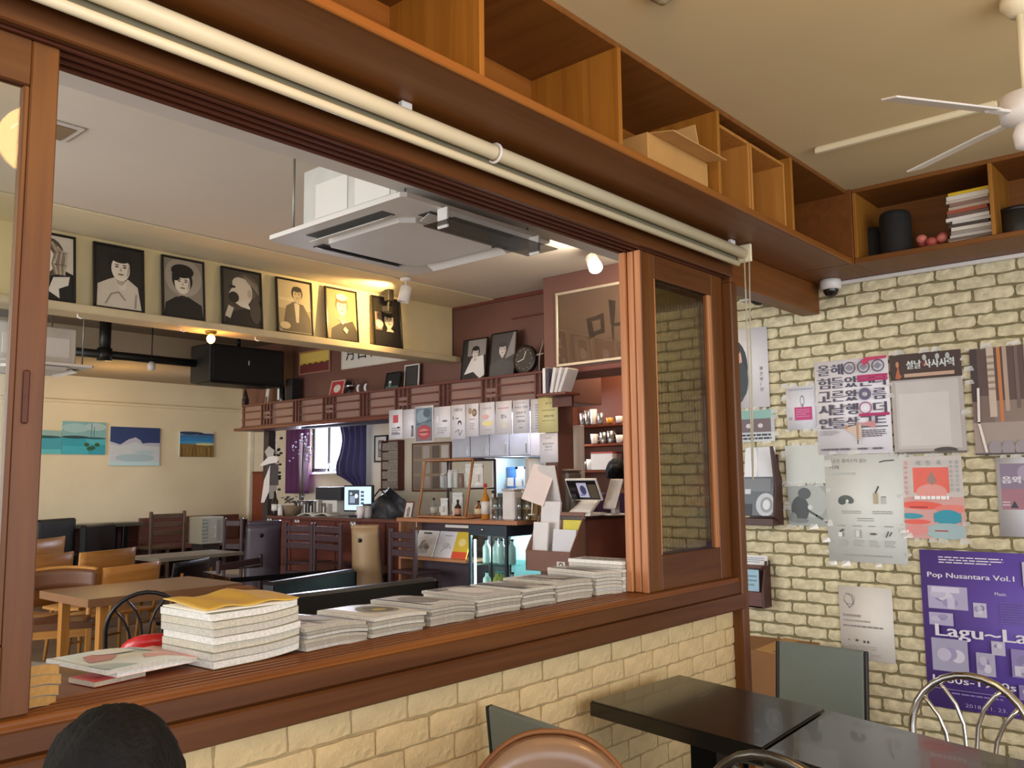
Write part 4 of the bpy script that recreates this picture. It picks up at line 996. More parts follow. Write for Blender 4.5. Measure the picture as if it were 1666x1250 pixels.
def d_p5(i):
    i.rect(0, 0, 1, 1, '#a6895c'); i.poly([(.08, 0), (.12, .2), (.4, .32), (.62, .34), (.86, .4), (1, .2), (1, 0)], '#2f2519'); face(i, .5, .66, .2, '#efe0b4', '#6a5536'); i.ell(.5, .86, .2, .07, '#efe0b4'); i.poly([(.4, .36), (.6, .36), (.66, .42), (.5, .3), (.34, .42)], '#f1e6c6'); i.poly([(.5, .2), (.62, .12), (.68, .2), (.58, .26)], '#dccca0')
def d_p6(i):
    i.rect(0, 0, 1, 1, '#191513'); i.rect(.05, .32, .3, .7, '#7d7062'); i.ell(.2, .45, .14, .1, '#c2b5a2'); face(i, .56, .55, .2, '#cbbda6', '#15110f', .2); i.ell(.55, .72, .26, .12, '#15110f'); i.poly([(.0, 0), (.1, .22), (.45, .32), (.95, .3), (1, 0)], '#1a1614'); i.ell(.58, .3, .14, .06, '#cbbda6'); i.poly([(.3, .3), (.86, .3), (.8, .1), (.3, .1)], '#1f1a18')
PGp = 'black and white portraits on the ledge'
plist = [((58, 378), (126, 390), 497, d_p0, 'framed portrait at far left, half hidden by the window post, long wavy hair'),
         ((154, 400), (237, 415), 513, d_p1, 'framed portrait of a person in a pale wrapped jacket with centre-parted hair'),
         ((265, 420), (335, 433), 528, d_p2, 'framed portrait of a young man in a dark high-collared jacket'),
         ((362, 439), (428, 452), 541, d_p3, 'framed portrait of a man in profile with a heavy moustache'),
         ((451, 457), (510, 467), 550, d_p4, 'framed sepia portrait of a person in a loose dark coat'),
         ((531, 472), (583, 481), 561, d_p5, 'brightly lit framed portrait of a man with a high forehead and neckcloth'),
         ((607, 478), (654, 493), 571, d_p6, 'framed dark portrait behind the hanging spotlight, last on the right')]
for (tl, tr, yb, dr, lab) in plist:
    a, b = at(*tl, Y=YP-.06), at(*tr, Y=YP-.06); h = .455
    framed('framed_portrait', lab, 'portrait', TR(a.x, YP-.085, 2.657) @ frame_M((0, 0, 0), (1, 0, 0), (0, .10, 1)), b.x-a.x, h, dr, .016, .02, group=PGp)
# black track head in front of the last portrait
q = at(633, 470, Y=YP-.2)
t = thing('track_head', 'black clamp-on lamp head above the last portrait on the right', 'lamp', (q.x, YP-.2, ZF-.013))
MB().box(-.03, -.03, -.10, .03, .03, 0).build('mount', black_pl, t); MB().tube([(0, 0, -.1), (0, .02, -.16)], .012, 8).build('arm', black_pl, t); MB().box(-.05, -.02, -.20, .05, .04, -.15, M=RZ(.4)).build('head', black_pl, t)

# speaker, pipe and fittings behind the ledge
a, b = at(336, 566, Y=8.3), at(442, 628, Y=8.3)
t = thing('loudspeaker', 'big black loudspeaker hung under the back ceiling left of the bar', 'speaker', ((a.x+b.x)/2+.1, 8.5, b.z))
w2 = (b.x-a.x)/2+.06; hh = a.z-b.z+.06
MB().box(-w2, -.2, 0, w2, .2, hh, b=.012).build('cabinet', mat('speaker_black', '#1b1a19', .55), t)
MB().box(-w2+.03, -.215, .03, w2-.03, -.2, hh-.03).build('grille', mat('speaker_grille', '#201f1e', .85, bump=.4, bscale=400), t)
MB().box(-.01, -.218, hh*.5, .004, -.2151, hh*.62, b=.001).build('badge', white_m, t)
MB().tube([(0, 0, hh), (0, 0, ZF-.021-b.z)], .02, 8).build('hanger', black_m, t)
MB().box(-w2+.02, -.2, -.018, w2-.25, .1, -.001).build('tray', black_pl, t)
t = thing('black_pipe', 'black drain pipe running under the back ceiling beyond the portrait ledge', 'pipe', (0, 0, 0))
p0, p1, p2, p3 = at(172, 535, Y=8.6), at(170, 577, Y=8.6), at(140, 570, Y=8.6), at(345, 600, Y=8.6)
zp = p1.z
MB().tube([(p1.x, 8.6, ZF-.021), (p1.x, 8.6, zp)], .055, 12).build('down_pipe', black_pl, t)
MB().tube([(p2.x-.1, 8.6, zp), (p3.x-.08, 8.6, zp-.0)], .042, 12).build('run_pipe', black_pl, t)
MB().lathe([(.07, -.06), (.07, .06)], c=(p1.x, 8.6, zp), n=14).build('elbow', black_pl, t)
q = at(247, 580, Y=8.4); t = thing('pendant_fitting', 'small hanging ceiling fitting beside the black pipe', 'lamp', (q.x, 8.4, ZF-.021))
MB().tube([(0, 0, 0), (0, 0, -.42)], .005, 6).build('stem', black_m, t); MB().lathe([(.02, -.42), (.04, -.45), (.035, -.50), (.01, -.51)], n=12).build('shade', white_m, t)

# paintings
def painting(label, tl, br, draw):
    a, b = at(*tl, Y=YW-.03), at(*br, Y=YW-.03); w, h = b.x-a.x, a.z-b.z
    t = thing('canvas_painting', label, 'painting', M=frame_M((a.x, YW-.03, b.z), (1, 0, 0), (0, 0, 1)), group='canvas paintings on the cream wall')
    MB().box(0, 0, -.028, w, h, 0, b=.003).build('canvas', paper('#cfd8d6'), t); i = Ink(w, h); draw(i); i.build(t, 'paint'); return t
def d_sea0(i): i.rect(0, .7, 1, 1, '#8fb6b4'); i.rect(0, 0, 1, .7, '#3ea2b5'); i.ell(.5, .72, .5, .06, '#1f5357'); i.rect(0, 0, 1, .2, '#5fc0c9')
def d_sea1(i):
    i.rect(0, .52, 1, 1, '#7fb3b8'); i.ell(.3, .8, .3, .14, '#9cc4c6'); i.ell(.75, .85, .25, .12, '#a9c6cb'); i.rect(0, 0, 1, .52, '#2fa0b5'); i.rect(.55, .3, 1, .5, '#4fb4c4'); i.rect(0, 0, .6, .25, '#3fb0c2')
    i.ell(.3, .52, .32, .045, '#20474f'); i.ell(.75, .5, .26, .03, '#27565e')
    for u, h_ in ((.66, .95), (.72, .85)): i.line([(u, .5), (u, h_)], .006, '#24606c')
    for u, v in ((.56, .3), (.7, .2), (.62, .18), (.8, .3)): i.ell(u, v, .06, .06, '#2d5a34')
    i.line([(.68, .3), (.68, .1)], .006, '#2d5a34')
def d_snow(i):
    i.rect(0, .4, 1, 1, '#2b3f72'); i.poly([(0, 0), (0, .62), (.2, .54), (.36, .68), (.5, .74), (.6, .66), (.64, .58), (.78, .6), (1, .6), (1, 0)], '#b9bccf'); i.poly([(0, 0), (0, .55), (.2, .5), (.5, .62), (.7, .52), (1, .5), (1, 0)], '#c9d2d8')
    i.ell(.5, .2, .4, .1, '#a9c4cc'); i.ell(.7, .35, .2, .06, '#b4ccd2'); i.rect(0, 0, 1, .1, '#bfe0e6')
def d_reed(i):
    i.rect(0, .88, 1, 1, '#d5d5c9'); i.ell(.3, .92, .4, .06, '#2a3d5c'); i.ell(.8, .88, .3, .04, '#2a3d5c'); i.rect(0, .5, 1, .86, '#2f86c4'); i.rect(0, .74, 1, .86, '#3f76a8'); i.ell(.5, .56, .5, .06, '#4b9fd0'); i.rect(0, 0, 1, .5, '#8c7038'); i.ell(.75, .5, .3, .05, '#cfd6a0')
    r = random.Random(4)
    for k in range(24): u = r.random(); i.line([(u, .0), (u+r.uniform(-.04, .04), r.uniform(.3, .48))], .01, ('#6a5122', '#a98a4c')[k % 2])
painting('small sea painting cut off by the window post at far left', (40, 699), (99, 739), d_sea0)
painting('turquoise sea painting with tall masts and leaves', (102, 685), (171, 740), d_sea1)
painting('painting of a white snow mountain under dark blue sky', (180, 694), (259, 758), d_snow)
painting('small painting of blue water above golden reeds', (293, 701), (347, 744), d_reed)

# ================================================================== BAR CANOPY WITH LATTICE
LX = 5.55; y0, y1, z0, z1 = 4.47, 9.03, 2.12, 2.39
t = thing('lattice_canopy', 'long brown latticed canopy shelf over the bar', 'shelf', (0, 0, 0))
MB().box(LX+.02, y0, z1-.02, 5.849, y1, z1, b=.003).build('top_board', mahog_y, t)
MB().box(LX-.06, y0, z0-.03, 5.849, y1+.06, z0, b=.005).build('cornice', mahog_y, t)
MB().box(LX+.02, y1-.02, z0, 5.849, y1, z1-.02).build('end_panel', mahog_y, t)
MB().box(LX+.035, y0, z0, LX+.05, y1-.02, z1-.02, b=.001).build('back_panel', mat('lattice_panel', '#8f6e63', .5, var=.06), t)
def rail(a, b, c, d, ya=LX, yb=LX+.02, nm='lattice_bar'): MB().box(ya, a, c, yb, b, d, b=.002).build(nm, lattice_y, t)
for zc in (z0, z1-.022): rail(y0, y1, zc, zc+.022, nm='lattice_rail')
n = 8; P_ = (y1-y0)/n
for k in range(n):
    ya = y0+k*P_
    for f_ in (.33, .66): rail(ya+.16, ya+P_, z0+(z1-z0)*f_, z0+(z1-z0)*f_+.014, LX+.004, LX+.018)
    offs = (0, .055, .11) if k % 2 == 0 else (-.03, .03, .09, .15)
    for j, o_ in enumerate(offs):
        if k % 2 and j in (1, 2):
            rail(ya+o_, ya+o_+.016, z0+.022, z0+.09, LX-.002, LX+.02); rail(ya+o_, ya+o_+.016, z1-.10, z1-.022, LX-.002, LX+.02)
            if j == 1: rail(ya+o_, ya+o_+.08, z0+.12, z0+.136, LX-.002, LX+.018)
        else: rail(ya+o_, ya+o_+.018, z0+.022, z1-.022, LX-.002, LX+.02)
MB().box(LX+.1, 6.3, z0-.045, 5.8, 8.0, z0-.031).build('underlight', mat('violet_panel', '#3d3a52', .7), t)  # violet light on the canopy underside painted as a strip, not a lamp
zt = z1
# things along the canopy
def on_can(px, py=640, x=5.68): return at(px, py, X=x).y
def stand(name, label, cat, xl, xr, h, draw, fm, fw=.012, lean=.12, x=5.70, bg='#d8d0c0', group=None):
    a, b = on_can(xl, 630, x), on_can(xr, 630, x)
    return framed(name, label, cat, TR(x, a, zt+.002) @ frame_M((0, 0, 0), (0, -1, 0), (lean, 0, 1)), a-b, h, draw, fw, .018, fm, group, bg)
def d_bw1(i): i.rect(0, 0, 1, 1, '#2b2726'); i.rect(.2, .6, 1, 1, '#8b8482'); i.poly([(.1, .15), (.4, .55), (.9, .6), (1, .1), (.8, .02), (.5, .2)], '#d8d4d2'); face(i, .55, .66, .16, '#cfc9c6')
def d_bw2(i): i.rect(0, 0, 1, 1, '#4a4648'); i.poly([(.6, .4), (1, .5), (1, 1), (.9, 1)], '#8d8888'); face(i, .48, .62, .17, '#cbc5c3', '#413d3f'); i.poly([(0, 0), (0, .3), (.4, .4), (.6, .4), (1, .3), (1, 0)], '#535052')
stand('framed_portrait', 'framed photo of a person with raised hands on the canopy, left of the pair', 'portrait', 748, 788, .40, d_bw1, blk_f, group='portraits on the bar canopy')
stand('framed_portrait', 'framed dark photo of a bald-headed person on the canopy, next to the clock', 'portrait', 794, 836, .42, d_bw2, blk_f, group='portraits on the bar canopy')
def d_red(i): i.rect(0, 0, 1, 1, '#b03a3a'); i.ell(.5, .5, .28, .28, '#d9cfc4'); i.ell(.5, .66, .14, .12, '#cfc4b8'); i.rect(.3, .3, .7, .38, '#cfc4b8')
stand('framed_picture', 'small red picture with a pale emblem, leaning on the canopy', 'picture', 534, 556, .185, d_red, mat('pinkish_frame', '#d8b0a6', .5), lean=.25)
def d_grn(i): i.rect(0, 0, 1, 1, '#1c1d1d'); i.rect(0, 0, 1, .2, '#51665c'); i.ell(.3, .45, .1, .1, '#cfd0cc'); i.rect(.22, .15, .4, .4, '#6d827a')
stand('framed_picture', 'small dark green picture in a black frame on the canopy', 'picture', 624, 648, .19, d_grn, blk_f, lean=.2)
def d_wht(i):
    i.rect(0, 0, 1, 1, '#2e2926')
    for k in range(9): i.rect(.12, .1+k*.095, .88, .12+k*.095, '#5c554f')
stand('framed_picture', 'small white-framed dark lettered picture on the canopy', 'picture', 656, 680, .25, d_wht, mat('white_frame', '#dedad6', .5), lean=.06, x=5.78)
def hung(name, label, cat, tl, tr, bl, draw, fm, fw, bg='#d8d0c0', X=5.849):
    a, b, c = at(*tl, X=X-.02), at(*tr, X=X-.02), at(*bl, X=X-.02); return framed(name, label, cat, frame_M((X-.003, a.y, c.z), (0, -1, 0), (0, 0, 1)), a.y-b.y, a.z-c.z, draw, fw, .02, fm, None, bg, True)
def d_field(i): i.rect(0, .4, 1, 1, '#c9a03a'); i.rect(0, .5, 1, .95, '#d8b85a'); i.rect(0, 0, 1, .42, '#6f2f28'); [i.ell(.15+k*.2, .42, .06, .05, '#5a3a2a') for k in range(5)]
hung('framed_picture', 'yellow and dark red landscape picture on the brown bulkhead wall', 'picture', (487, 574), (537, 566), (487, 611), d_field, mat('tan_frame', '#a5785c', .5), .015)
def d_cal(i):
    i.rect(0, 0, 1, 1, '#d9d2c6')
    for k, ch in enumerate('月日处文'): i.text(ch, .05+k*.16, .22, .46, '#1d1a18', w=.10, bold=.003)
hung('calligraphy_banner', 'long white brush calligraphy banner partly hidden by the portrait ledge', 'banner', (556, 545), (690, 520), (556, 602), d_cal, mat('pale_frame', '#d2cabd', .5), .012)
t = thing('framed_photo', 'pale folded card standing at the left end of the canopy', 'card', (5.72, on_can(428), zt+.001), -.3)
MB().box(-.004, -.06, 0, .004, .06, .24, M=RY(.12)).build('card', paper('#d9d4cc'), t); MB().ell((-.01, -.02, .05), (.004, .03, .05)).build('print', paper('#8a6a5a'), t)
t = thing('bottle', 'dark bottle with a white ribbon standing on the canopy', 'bottle', (5.70, on_can(456), zt+.001))
MB().lathe([(.035, 0), (.038, .02), (.036, .16), (.014, .22), (.013, .29), (.016, .295)], n=16).build('glass_body', mat('dark_green_glass', '#1d2420', .12), t); MB().box(-.045, -.012, .03, -.036, .022, .16, b=.003).build('ribbon', paper('#e8e4e0'), t)
t = thing('book', 'black upright book beside the ribboned bottle on the canopy', 'book', (5.74, on_can(470), zt+.001)); MB().box(-.06, -.06, 0, .06, .06, .26).build('cover', mat('black_cloth', '#1e1c1c', .7), t)
t = thing('wooden_house', 'small dark wooden steeple ornament at the left end of the canopy', 'ornament', (5.66, on_can(402), zt+.001))
MB().box(-.03, -.03, 0, .03, .03, .07).build('body', mat('dark_ornament', '#33251f', .6), t); MB().lathe([(.05, .07), (.03, .13), (.004, .21)], n=4).build('steeple', mat('dark_ornament', '#33251f', .6), t)
t = thing('glass_globe', 'small clear glass globe on the canopy right of the red picture', 'ornament', (5.66, on_can(572), zt+.001))
MB().ell((0, 0, .09), (.055, .055, .055), 16, 10).build('globe', glass('globe_glass', '#b9b5bc', .35), t); MB().lathe([(.04, 0), (.03, .02), (.014, .036)], n=14).build('foot', mat('grey_metal', '#77747a', .4, .5), t)
for k, (px, lab) in enumerate(((590, 'small white curled figurine on the canopy, left of two'), (602, 'small pale crescent figurine on the canopy, right of two'))):
    t = thing('figurine', lab, 'figurine', (5.64, on_can(px), zt+.001)); MB().tube([(0, .03*math.cos(a_*.5), .045+.04*math.sin(a_*.5)) for a_ in range(-3, 4)], [.006, .012, .014, .015, .014, .012, .006], 8).build('body', mat('figurine_white', '#d8d4d4', .4), t); MB().box(-.015, -.02, 0, .015, .02, .01).build('base', mat('figurine_base', '#5a4a48', .5), t)
yc = on_can(858, 600)
t = thing('table_clock', 'dark round clock with thin gold hands on the canopy', 'clock', M=frame_M((5.64, yc, zt+.13), (0, -1, 0), (.06, 0, 1)))
MB().lathe([(.115, -.05), (.125, -.03), (.125, 0), (.113, .004)], n=28).build('case', mat('dark_bronze', '#2f2926', .35, .4), t)
i = Ink(.2, .2, n0=.004); i.ell(.5, .5, .5, .5, '#3d3631')
for k in range(12): a_ = k*PI/6; i.ell(.5+.43*math.cos(a_), .5+.43*math.sin(a_), .02, .02, '#b8aa94')
i.line([(.5, .5), (.18, .40)], .007, '#e0d8c8'); i.line([(.5, .5), (.62, .82)], .007, '#e0d8c8'); i.mb.v = [(x-.1, y-.1, z) for x, y, z in i.mb.v]; i.build(t, 'dial')
MB().box(-.05, -.128, -.03, .05, -.11, .01).build('stand', mat('dark_bronze', '#2f2926', .35, .4), t)
t = thing('twig_ornament', 'thin pale bent-wire ornament right of the clock on the canopy', 'ornament', (5.66, on_can(880, 600), zt+.001))
MB().tube([(0, 0, 0), (0, .0, .12), (0, -.01, .17), (0, -.05, .27)], .005, 6).tube([(0, .1, .165), (0, .03, .155), (0, -.05, .16)], .006, 6).lathe([(.03, 0), (.03, .008)], n=10).build('wire', mat('pale_wire', '#b9a898', .4), t)

# framed brush letter on the hatch panel
def d_ma(i):
    i.rect(0, 0, 1, 1, '#7c6656')
    i.line([(.42, .56), (.45, .34)], .05, '#2d231d'); i.line([(.40, .57), (.60, .60)], .035, '#2d231d'); i.line([(.59, .62), (.60, .38)], .035, '#2d231d'); i.line([(.45, .36), (.61, .40)], .035, '#2d231d')
    i.poly([(.68, .82), (.77, .78), (.75, .5), (.73, .18), (.70, .5)], '#2d231d'); i.poly([(.75, .47), (.85, .49), (.84, .44), (.75, .43)], '#2d231d')
a = at(905, 478, X=5.48); b = at(1035, 450, X=5.48); c = at(905, 598, X=5.48)
tf = framed('brush_letter_frame', 'large framed brush letter under glass over the kitchen hatch', 'picture', frame_M((5.495, a.y, c.z), (0, -1, 0), (0, 0, 1)), a.y-b.y, a.z-c.z, d_ma, .022, .03, mat('pale_metal_frame', '#cfc0a8', .35, .4), bg='#7c6656', wall=True)
MB().box(.02, .02, -.006, a.y-b.y-.02, a.z-c.z-.02, -.003, b=0).build('glass_front', glass('picture_glass', '#f6f2ee', .18), tf)
# ================================================================== BAR
yA, yB, yC = 8.40, 6.06, 4.72           # left end, change of height, right end of the long counter
t = thing('bar_counter', 'long dark mahogany bar counter behind the row of high chairs', 'counter', (0, 0, 0))
MB().box(5.50, yB, 1.10, 6.12, yA, 1.135, b=.006).build('worktop', wood('bar_top', '#5d3a34', '#70463e', 'y', .25, coat=.4), t)
MB().box(5.56, yB, 0, 5.60, yA-.03, 1.10).build('front_panel', mahog_y, t); MB().box(5.6, yA-.06, 0, 6.1, yA-.03, 1.10).build('end_panel', mahog_z, t)
for k in range(6): MB().box(5.548, yB+.03+k*.385, .15, 5.561, yB+.05+k*.385, 1.09, b=.002).build('batten', mahog_z, t)
for k, px in enumerate((437, 482, 573, 672)):
    y = at(px, 845, X=5.54).y; l = thing('number_card', ('first', 'second', 'third', 'last')[k]+' small white number card on the bar counter edge, counted from the left', 'card', (5.555, y, 1.07))
    MB().box(-.006, -.04, 0, -.002, .04, .055, b=.001).build('card', paper('#e8e5e2'), l)
    q = Ink(.08, .055); q.rect(.3, .15, .45, .5, '#5a5654'); q.rect(.55, .15, .7, .5, '#5a5654'); q.mb.v = [(-.0061-n, .04-u, v) for u, v, n in q.mb.v]; q.build(l)
t = thing('display_counter', 'wood-edged serving counter with brochure shelf and cold case below', 'counter', (0, 0, 0))
MB().box(5.33, yC-.10, 1.13, 6.0, yB+.01, 1.165, b=.006).build('worktop', wood('ash_top', '#a06d4e', '#b57e5c', 'y', .35), t)
yf1 = at(762, 900, X=5.35).y; yf0 = at(823, 900, X=5.35).y
MB().box(5.36, yB-.02, 0, 5.98, yB+.008, 1.13).build('side_panel', wood('ash_side', '#8f6348', '#a57455', 'z'), t)
MB().box(5.62, yf1+.02, 0, 5.65, yB-.02, 1.13).build('front_panel', mat('violet_brown_panel', '#4a3c44', .5), t)
MB().box(5.34, yf1+.02, .80, 5.62, yB-.02, .825, b=.004).build('brochure_shelf', wood('ash_shelf', '#a8714b', '#bd8660', 'y'), t)
MB().box(5.45, yf1+.06, 1.085, 5.47, yB-.5, 1.11).build('strip_light_box', white_pl, t)
def d_horse(i): i.lines(.3, .86, .7, .93, 1, '#26221f', .9, .05); [i.ell(.35+.07*k, .35+.06*((k*7) % 4), .13, .09, ('#b9b6b4', '#9a9694', '#d9d6d4')[k % 3]) for k in range(6)]; [i.line([(.2+k*.12, .12), (.3+k*.08, .5)], .006, '#55514e') for k in range(5)]
def d_bird(i): i.line([(.3, .2), (.5, .55), (.75, .35)], .006, '#77797f'); i.ell(.5, .45, .2, .12, '#c3c5cb'); i.line([(.4, .3), (.6, .5)], .005, '#8a8c92'); i.lines(.3, .8, .7, .86, 1, '#8a8c92')
def d_yel(i): i.rect(0, .25, 1, 1, '#d6b83a'); i.rect(0, 0, 1, .25, '#d8502e'); i.ell(.5, .6, .25, .15, '#e5d58a')
for k, (xl, xr, dr, bg, lab) in enumerate(((680, 712, d_horse, '#e4e1de', 'white brochure with a grey animal drawing on the brochure shelf'), (715, 748, d_bird, '#dedfe6', 'white brochure with a faint bird sketch on the brochure shelf'), (744, 768, d_yel, '#d6b83a', 'yellow and red brochure on the brochure shelf, by the cold case'))):
    a, b = at(xl, 885, X=5.5).y, at(xr, 885, X=5.5).y; w_ = a-b
    l = thing('brochure', lab, 'brochure', M=TR(5.42-.004*k, a-.005, .826) @ frame_M((0, 0, 0), (0, -1, 0), (.42, 0, 1)), group='brochures on the shelf')
    MB().box(0, 0, -.012, w_, .24, 0, b=.001).build('sheets', paper(bg), l); i = Ink(w_, .24); dr(i); i.build(l)

# cold case
t = thing('cold_case', 'glass-sided blue-framed drinks cold case lit inside', 'fridge', (0, 0, 0))
fb = mat('dark_blue_frame', '#20303e', .35); x0, x1 = 5.35, 5.90; fy0, fy1, ft = yf0-.01, yf1, 1.125
MB().box(x0, fy0, 0, x1, fy1, .12).build('base', fb, t); MB().box(x0, fy0, ft-.09, x1, fy1, ft).build('top', fb, t)
for x, y in ((x0, fy0), (x0, fy1-.025), (x1-.025, fy0), (x1-.025, fy1-.025)): MB().box(x, y, .12, x+.025, y+.025, ft-.09).build('corner_post', fb, t)
MB().box(x1-.03, fy0+.02, .12, x1-.01, fy1-.02, ft-.09).build('back_panel', mat('case_liner', '#cfe0e2', .4), t)
gl = glass('case_glass', '#e4f2f2', .12)
MB().box(x0+.008, fy0+.025, .12, x0+.013, fy1-.025, ft-.09, b=0).build('front_glass', gl, t); MB().box(x0+.025, fy0+.008, .12, x1-.025, fy0+.013, ft-.09, b=0).build('side_glass', gl, t)
MB().box(x0+.02, fy1-.06, .2, x0+.035, fy1-.045, 1.0, b=.002).build('strip_light', mat('case_light', '#eafcff', .4, emit=9), t)
light('cold_case_light', 'POINT', ((x0+x1)/2, (fy0+fy1)/2, 1.0), 9, '#e2fbff', .06)
MB().lathe([(.012, 0), (.014, .006), (.008, .012)], n=10, M=TR(x0-.001, (fy0+fy1)/2+.05, ft-.04) @ RY(-PI/2)).build('lock', chrome, t)
zsh = (.30, .55, .80)
for z in zsh: MB().box(x0+.03, fy0+.03, z-.01, x1-.04, fy1-.03, z, b=.002).build('wire_shelf', glass('shelf_glass', '#d8efee', .2), t)
pm = [mat('milk_white', '#eceae2', .4), mat('juice_yellow', '#cfb04a', .35), mat('can_black', '#2b2b30', .35), mat('can_teal', '#6fb3b4', .35)]
nm = ['bottle of milk', 'yellow bottle', 'black labelled can', 'teal can']
wh = ['top', 'middle', 'bottom']; r = random.Random(8)
kk = 0
for zi, z in enumerate((.80, .55, .30)):
    for j in range(4):
        y = fy1-.09-j*(fy1-fy0-.14)/3.4; m_ = 0 if (zi == 0) else (0, 1, 1, 0)[j] if zi == 1 else (3, 0, 2, 3)[j]
        l = thing('drink', '%s, %s from the left on the %s shelf of the cold case' % ({0: 'white pack', 1: 'yellow juice bottle', 2: 'dark can', 3: 'teal can'}[m_], ordn[j], wh[zi]), 'drink', (x0+.13+.03*(j % 2), y, z+.001))
        hh = (.19, .17, .14)[zi]; MB().lathe([(.03, 0), (.034, .006), (.034, hh*.7), (.014, hh*.85), (.014, hh)], n=14).build('container', pm[m_], l); MB().lathe([(.016, hh), (.016, hh+.015)], n=10).build('cap', pm[(m_+2) % 4], l)

# glass display cabinet on the counter
zc0 = 1.166
a, b = at(680, 842, X=5.40).y, at(757, 842, X=5.40).y; xb = 5.40+.38; hc = at(684, 750, X=5.5).z-zc0
t = thing('display_cabinet', 'sloping oak and glass display cabinet on the serving counter', 'cabinet', (0, 0, 0)); ok = wood('oak_slat', '#a06a44', '#b98055', 'z'); bk = mat('dark_edge', '#3a3038', .4)
def bar(p, q, m, nm_='frame_bar', r_=.012): MB().tube([p, q], r_, 4).build(nm_, m, t)
F0, F1, B0, B1 = (5.40, b, zc0+.012), (5.40, a, zc0+.012), (xb, b, zc0+.012), (xb, a, zc0+.012)
T0, T1, U0, U1 = (5.50, b, zc0+hc), (5.50, a, zc0+hc), (xb, b, zc0+hc), (xb, a, zc0+hc)
for p, q, m_ in ((F0, F1, ok), (F0, B0, ok), (F1, B1, ok), (B0, B1, ok), (F0, T0, ok), (F1, T1, ok), (T0, T1, ok), (T0, U0, bk), (T1, U1, ok), (U0, U1, bk), (B0, U0, bk), (B1, U1, bk)): bar(p, q, m_)
MB().box(5.42, b+.01, zc0+hc*.50, xb-.01, a-.01, zc0+hc*.50+.006, b=.001).build('glass_shelf', glass('case_shelf', '#dfe8e8', .2), t); bar((5.45, b, zc0+hc*.5), (xb, b, zc0+hc*.5), bk, 'shelf_edge', .007)
MB().box(5.40, b, zc0+.001, xb, a, zc0+.010, b=.002).build('floor_board', ok, t)
g = MB(); g.add([(5.40, b, zc0+.02), (5.40, a, zc0+.02), (5.50, a, zc0+hc), (5.50, b, zc0+hc)], [(0, 1, 2, 3)]); g.build('front_glass', glass('cab_glass', '#f4f6f6', .05), t)
def bag(label, x, y, z, w_, h_, m_, lab=None):
    l = thing('coffee_bag', label, 'bag', (x, y, z)); mb = MB()
    mb.slab(lambda u, v: ((-.035*(1-v**3)*math.cos((u-.5)*PI), (u-.5)*w_, v*h_), (-1, 0, .1)), 6, 6, .004).slab(lambda u, v: ((.035*(1-v**3)*math.cos((u-.5)*PI), (u-.5)*w_, v*h_), (1, 0, .1)), 6, 6, .004)
    mb.build('pouch', m_, l); MB().box(-.006, -w_/2, h_-.012, .006, w_/2, h_+.012, b=.002).build('seal', m_, l)
    MB().box(-.0405, -w_*.28, h_*.25, -.0365, w_*.28, h_*.6, b=.001).build('label', paper(lab or '#d9d4cc'), l); return l
def bottle(label, x, y, z, h_, r_, m_, lab, cap='#2a2522'):
    l = thing('bottle', label, 'bottle', (x, y, z))
    MB().lathe([(r_*.9, 0), (r_, .005), (r_, h_*.58), (r_*.35, h_*.75), (r_*.33, h_*.9)], n=16).build('glass_body', m_, l); MB().lathe([(r_*.4, h_*.9), (r_*.42, h_)], n=12).build('cap', paper(cap), l)
    MB().lathe([(r_+.001, h_*.15), (r_+.001, h_*.5)], n=16).build('label', paper(lab), l); return l
zb_ = zc0+.0115; wbag = mat('white_pouch', '#e9e7e4', .5); Yp = lambda px, X=5.5: at(px, 830, X=5.44).y
bag('short white coffee bag in the display cabinet, left of two', 5.50, Yp(715), zb_, .09, .15, wbag); bag('tall white coffee bag in the display cabinet, right of two', 5.54, Yp(732, 5.54), zb_, .13, .20, wbag)
bottle('small dark bottle with a pink label in the display cabinet', 5.47, Yp(741, 5.47), zb_, .15, .03, mat('brown_bottle', '#2c1f1a', .15), '#d39a80')
bottle('small amber bottle with a cream label inside the cabinet at its right end', 5.60, Yp(758, 5.60), zb_, .14, .035, mat('amber_glass', '#8a4f1e', .15), '#e6d2a6')
bottle('stemmed bottle with a pale label at the left of the display cabinet', 5.56, Yp(690, 5.56), zb_, .16, .03, mat('grey_glass', '#8b8780', .2), '#cfc9be')
zs2 = zc0+hc*.5+.0075
for k, (px, col, hh_) in enumerate(((700, '#b9bcc0', .12), (712, '#e2e2e0', .15), (722, '#cfcfcb', .15), (730, '#8c6d60', .13))):
    l = thing('canister', '%s slim packet from the left on the upper shelf of the display cabinet' % ordn[k], 'packet', (5.60, Yp(px, 5.6), zs2)); MB().lathe([(.024, 0), (.026, .004), (.026, hh_-.02), (.02, hh_)], n=14).build('body', mat('pack'+col, col, .35), l); MB().lathe([(.021, hh_), (.021, hh_+.01)], n=12).build('lid', white_pl, l)
for k, px in enumerate((742, 756)):
    bag('white paper bag on the upper cabinet shelf, %s of two' % ('left', 'right')[k], 5.62, Yp(px, 5.62), zs2, .11, .2, wbag)
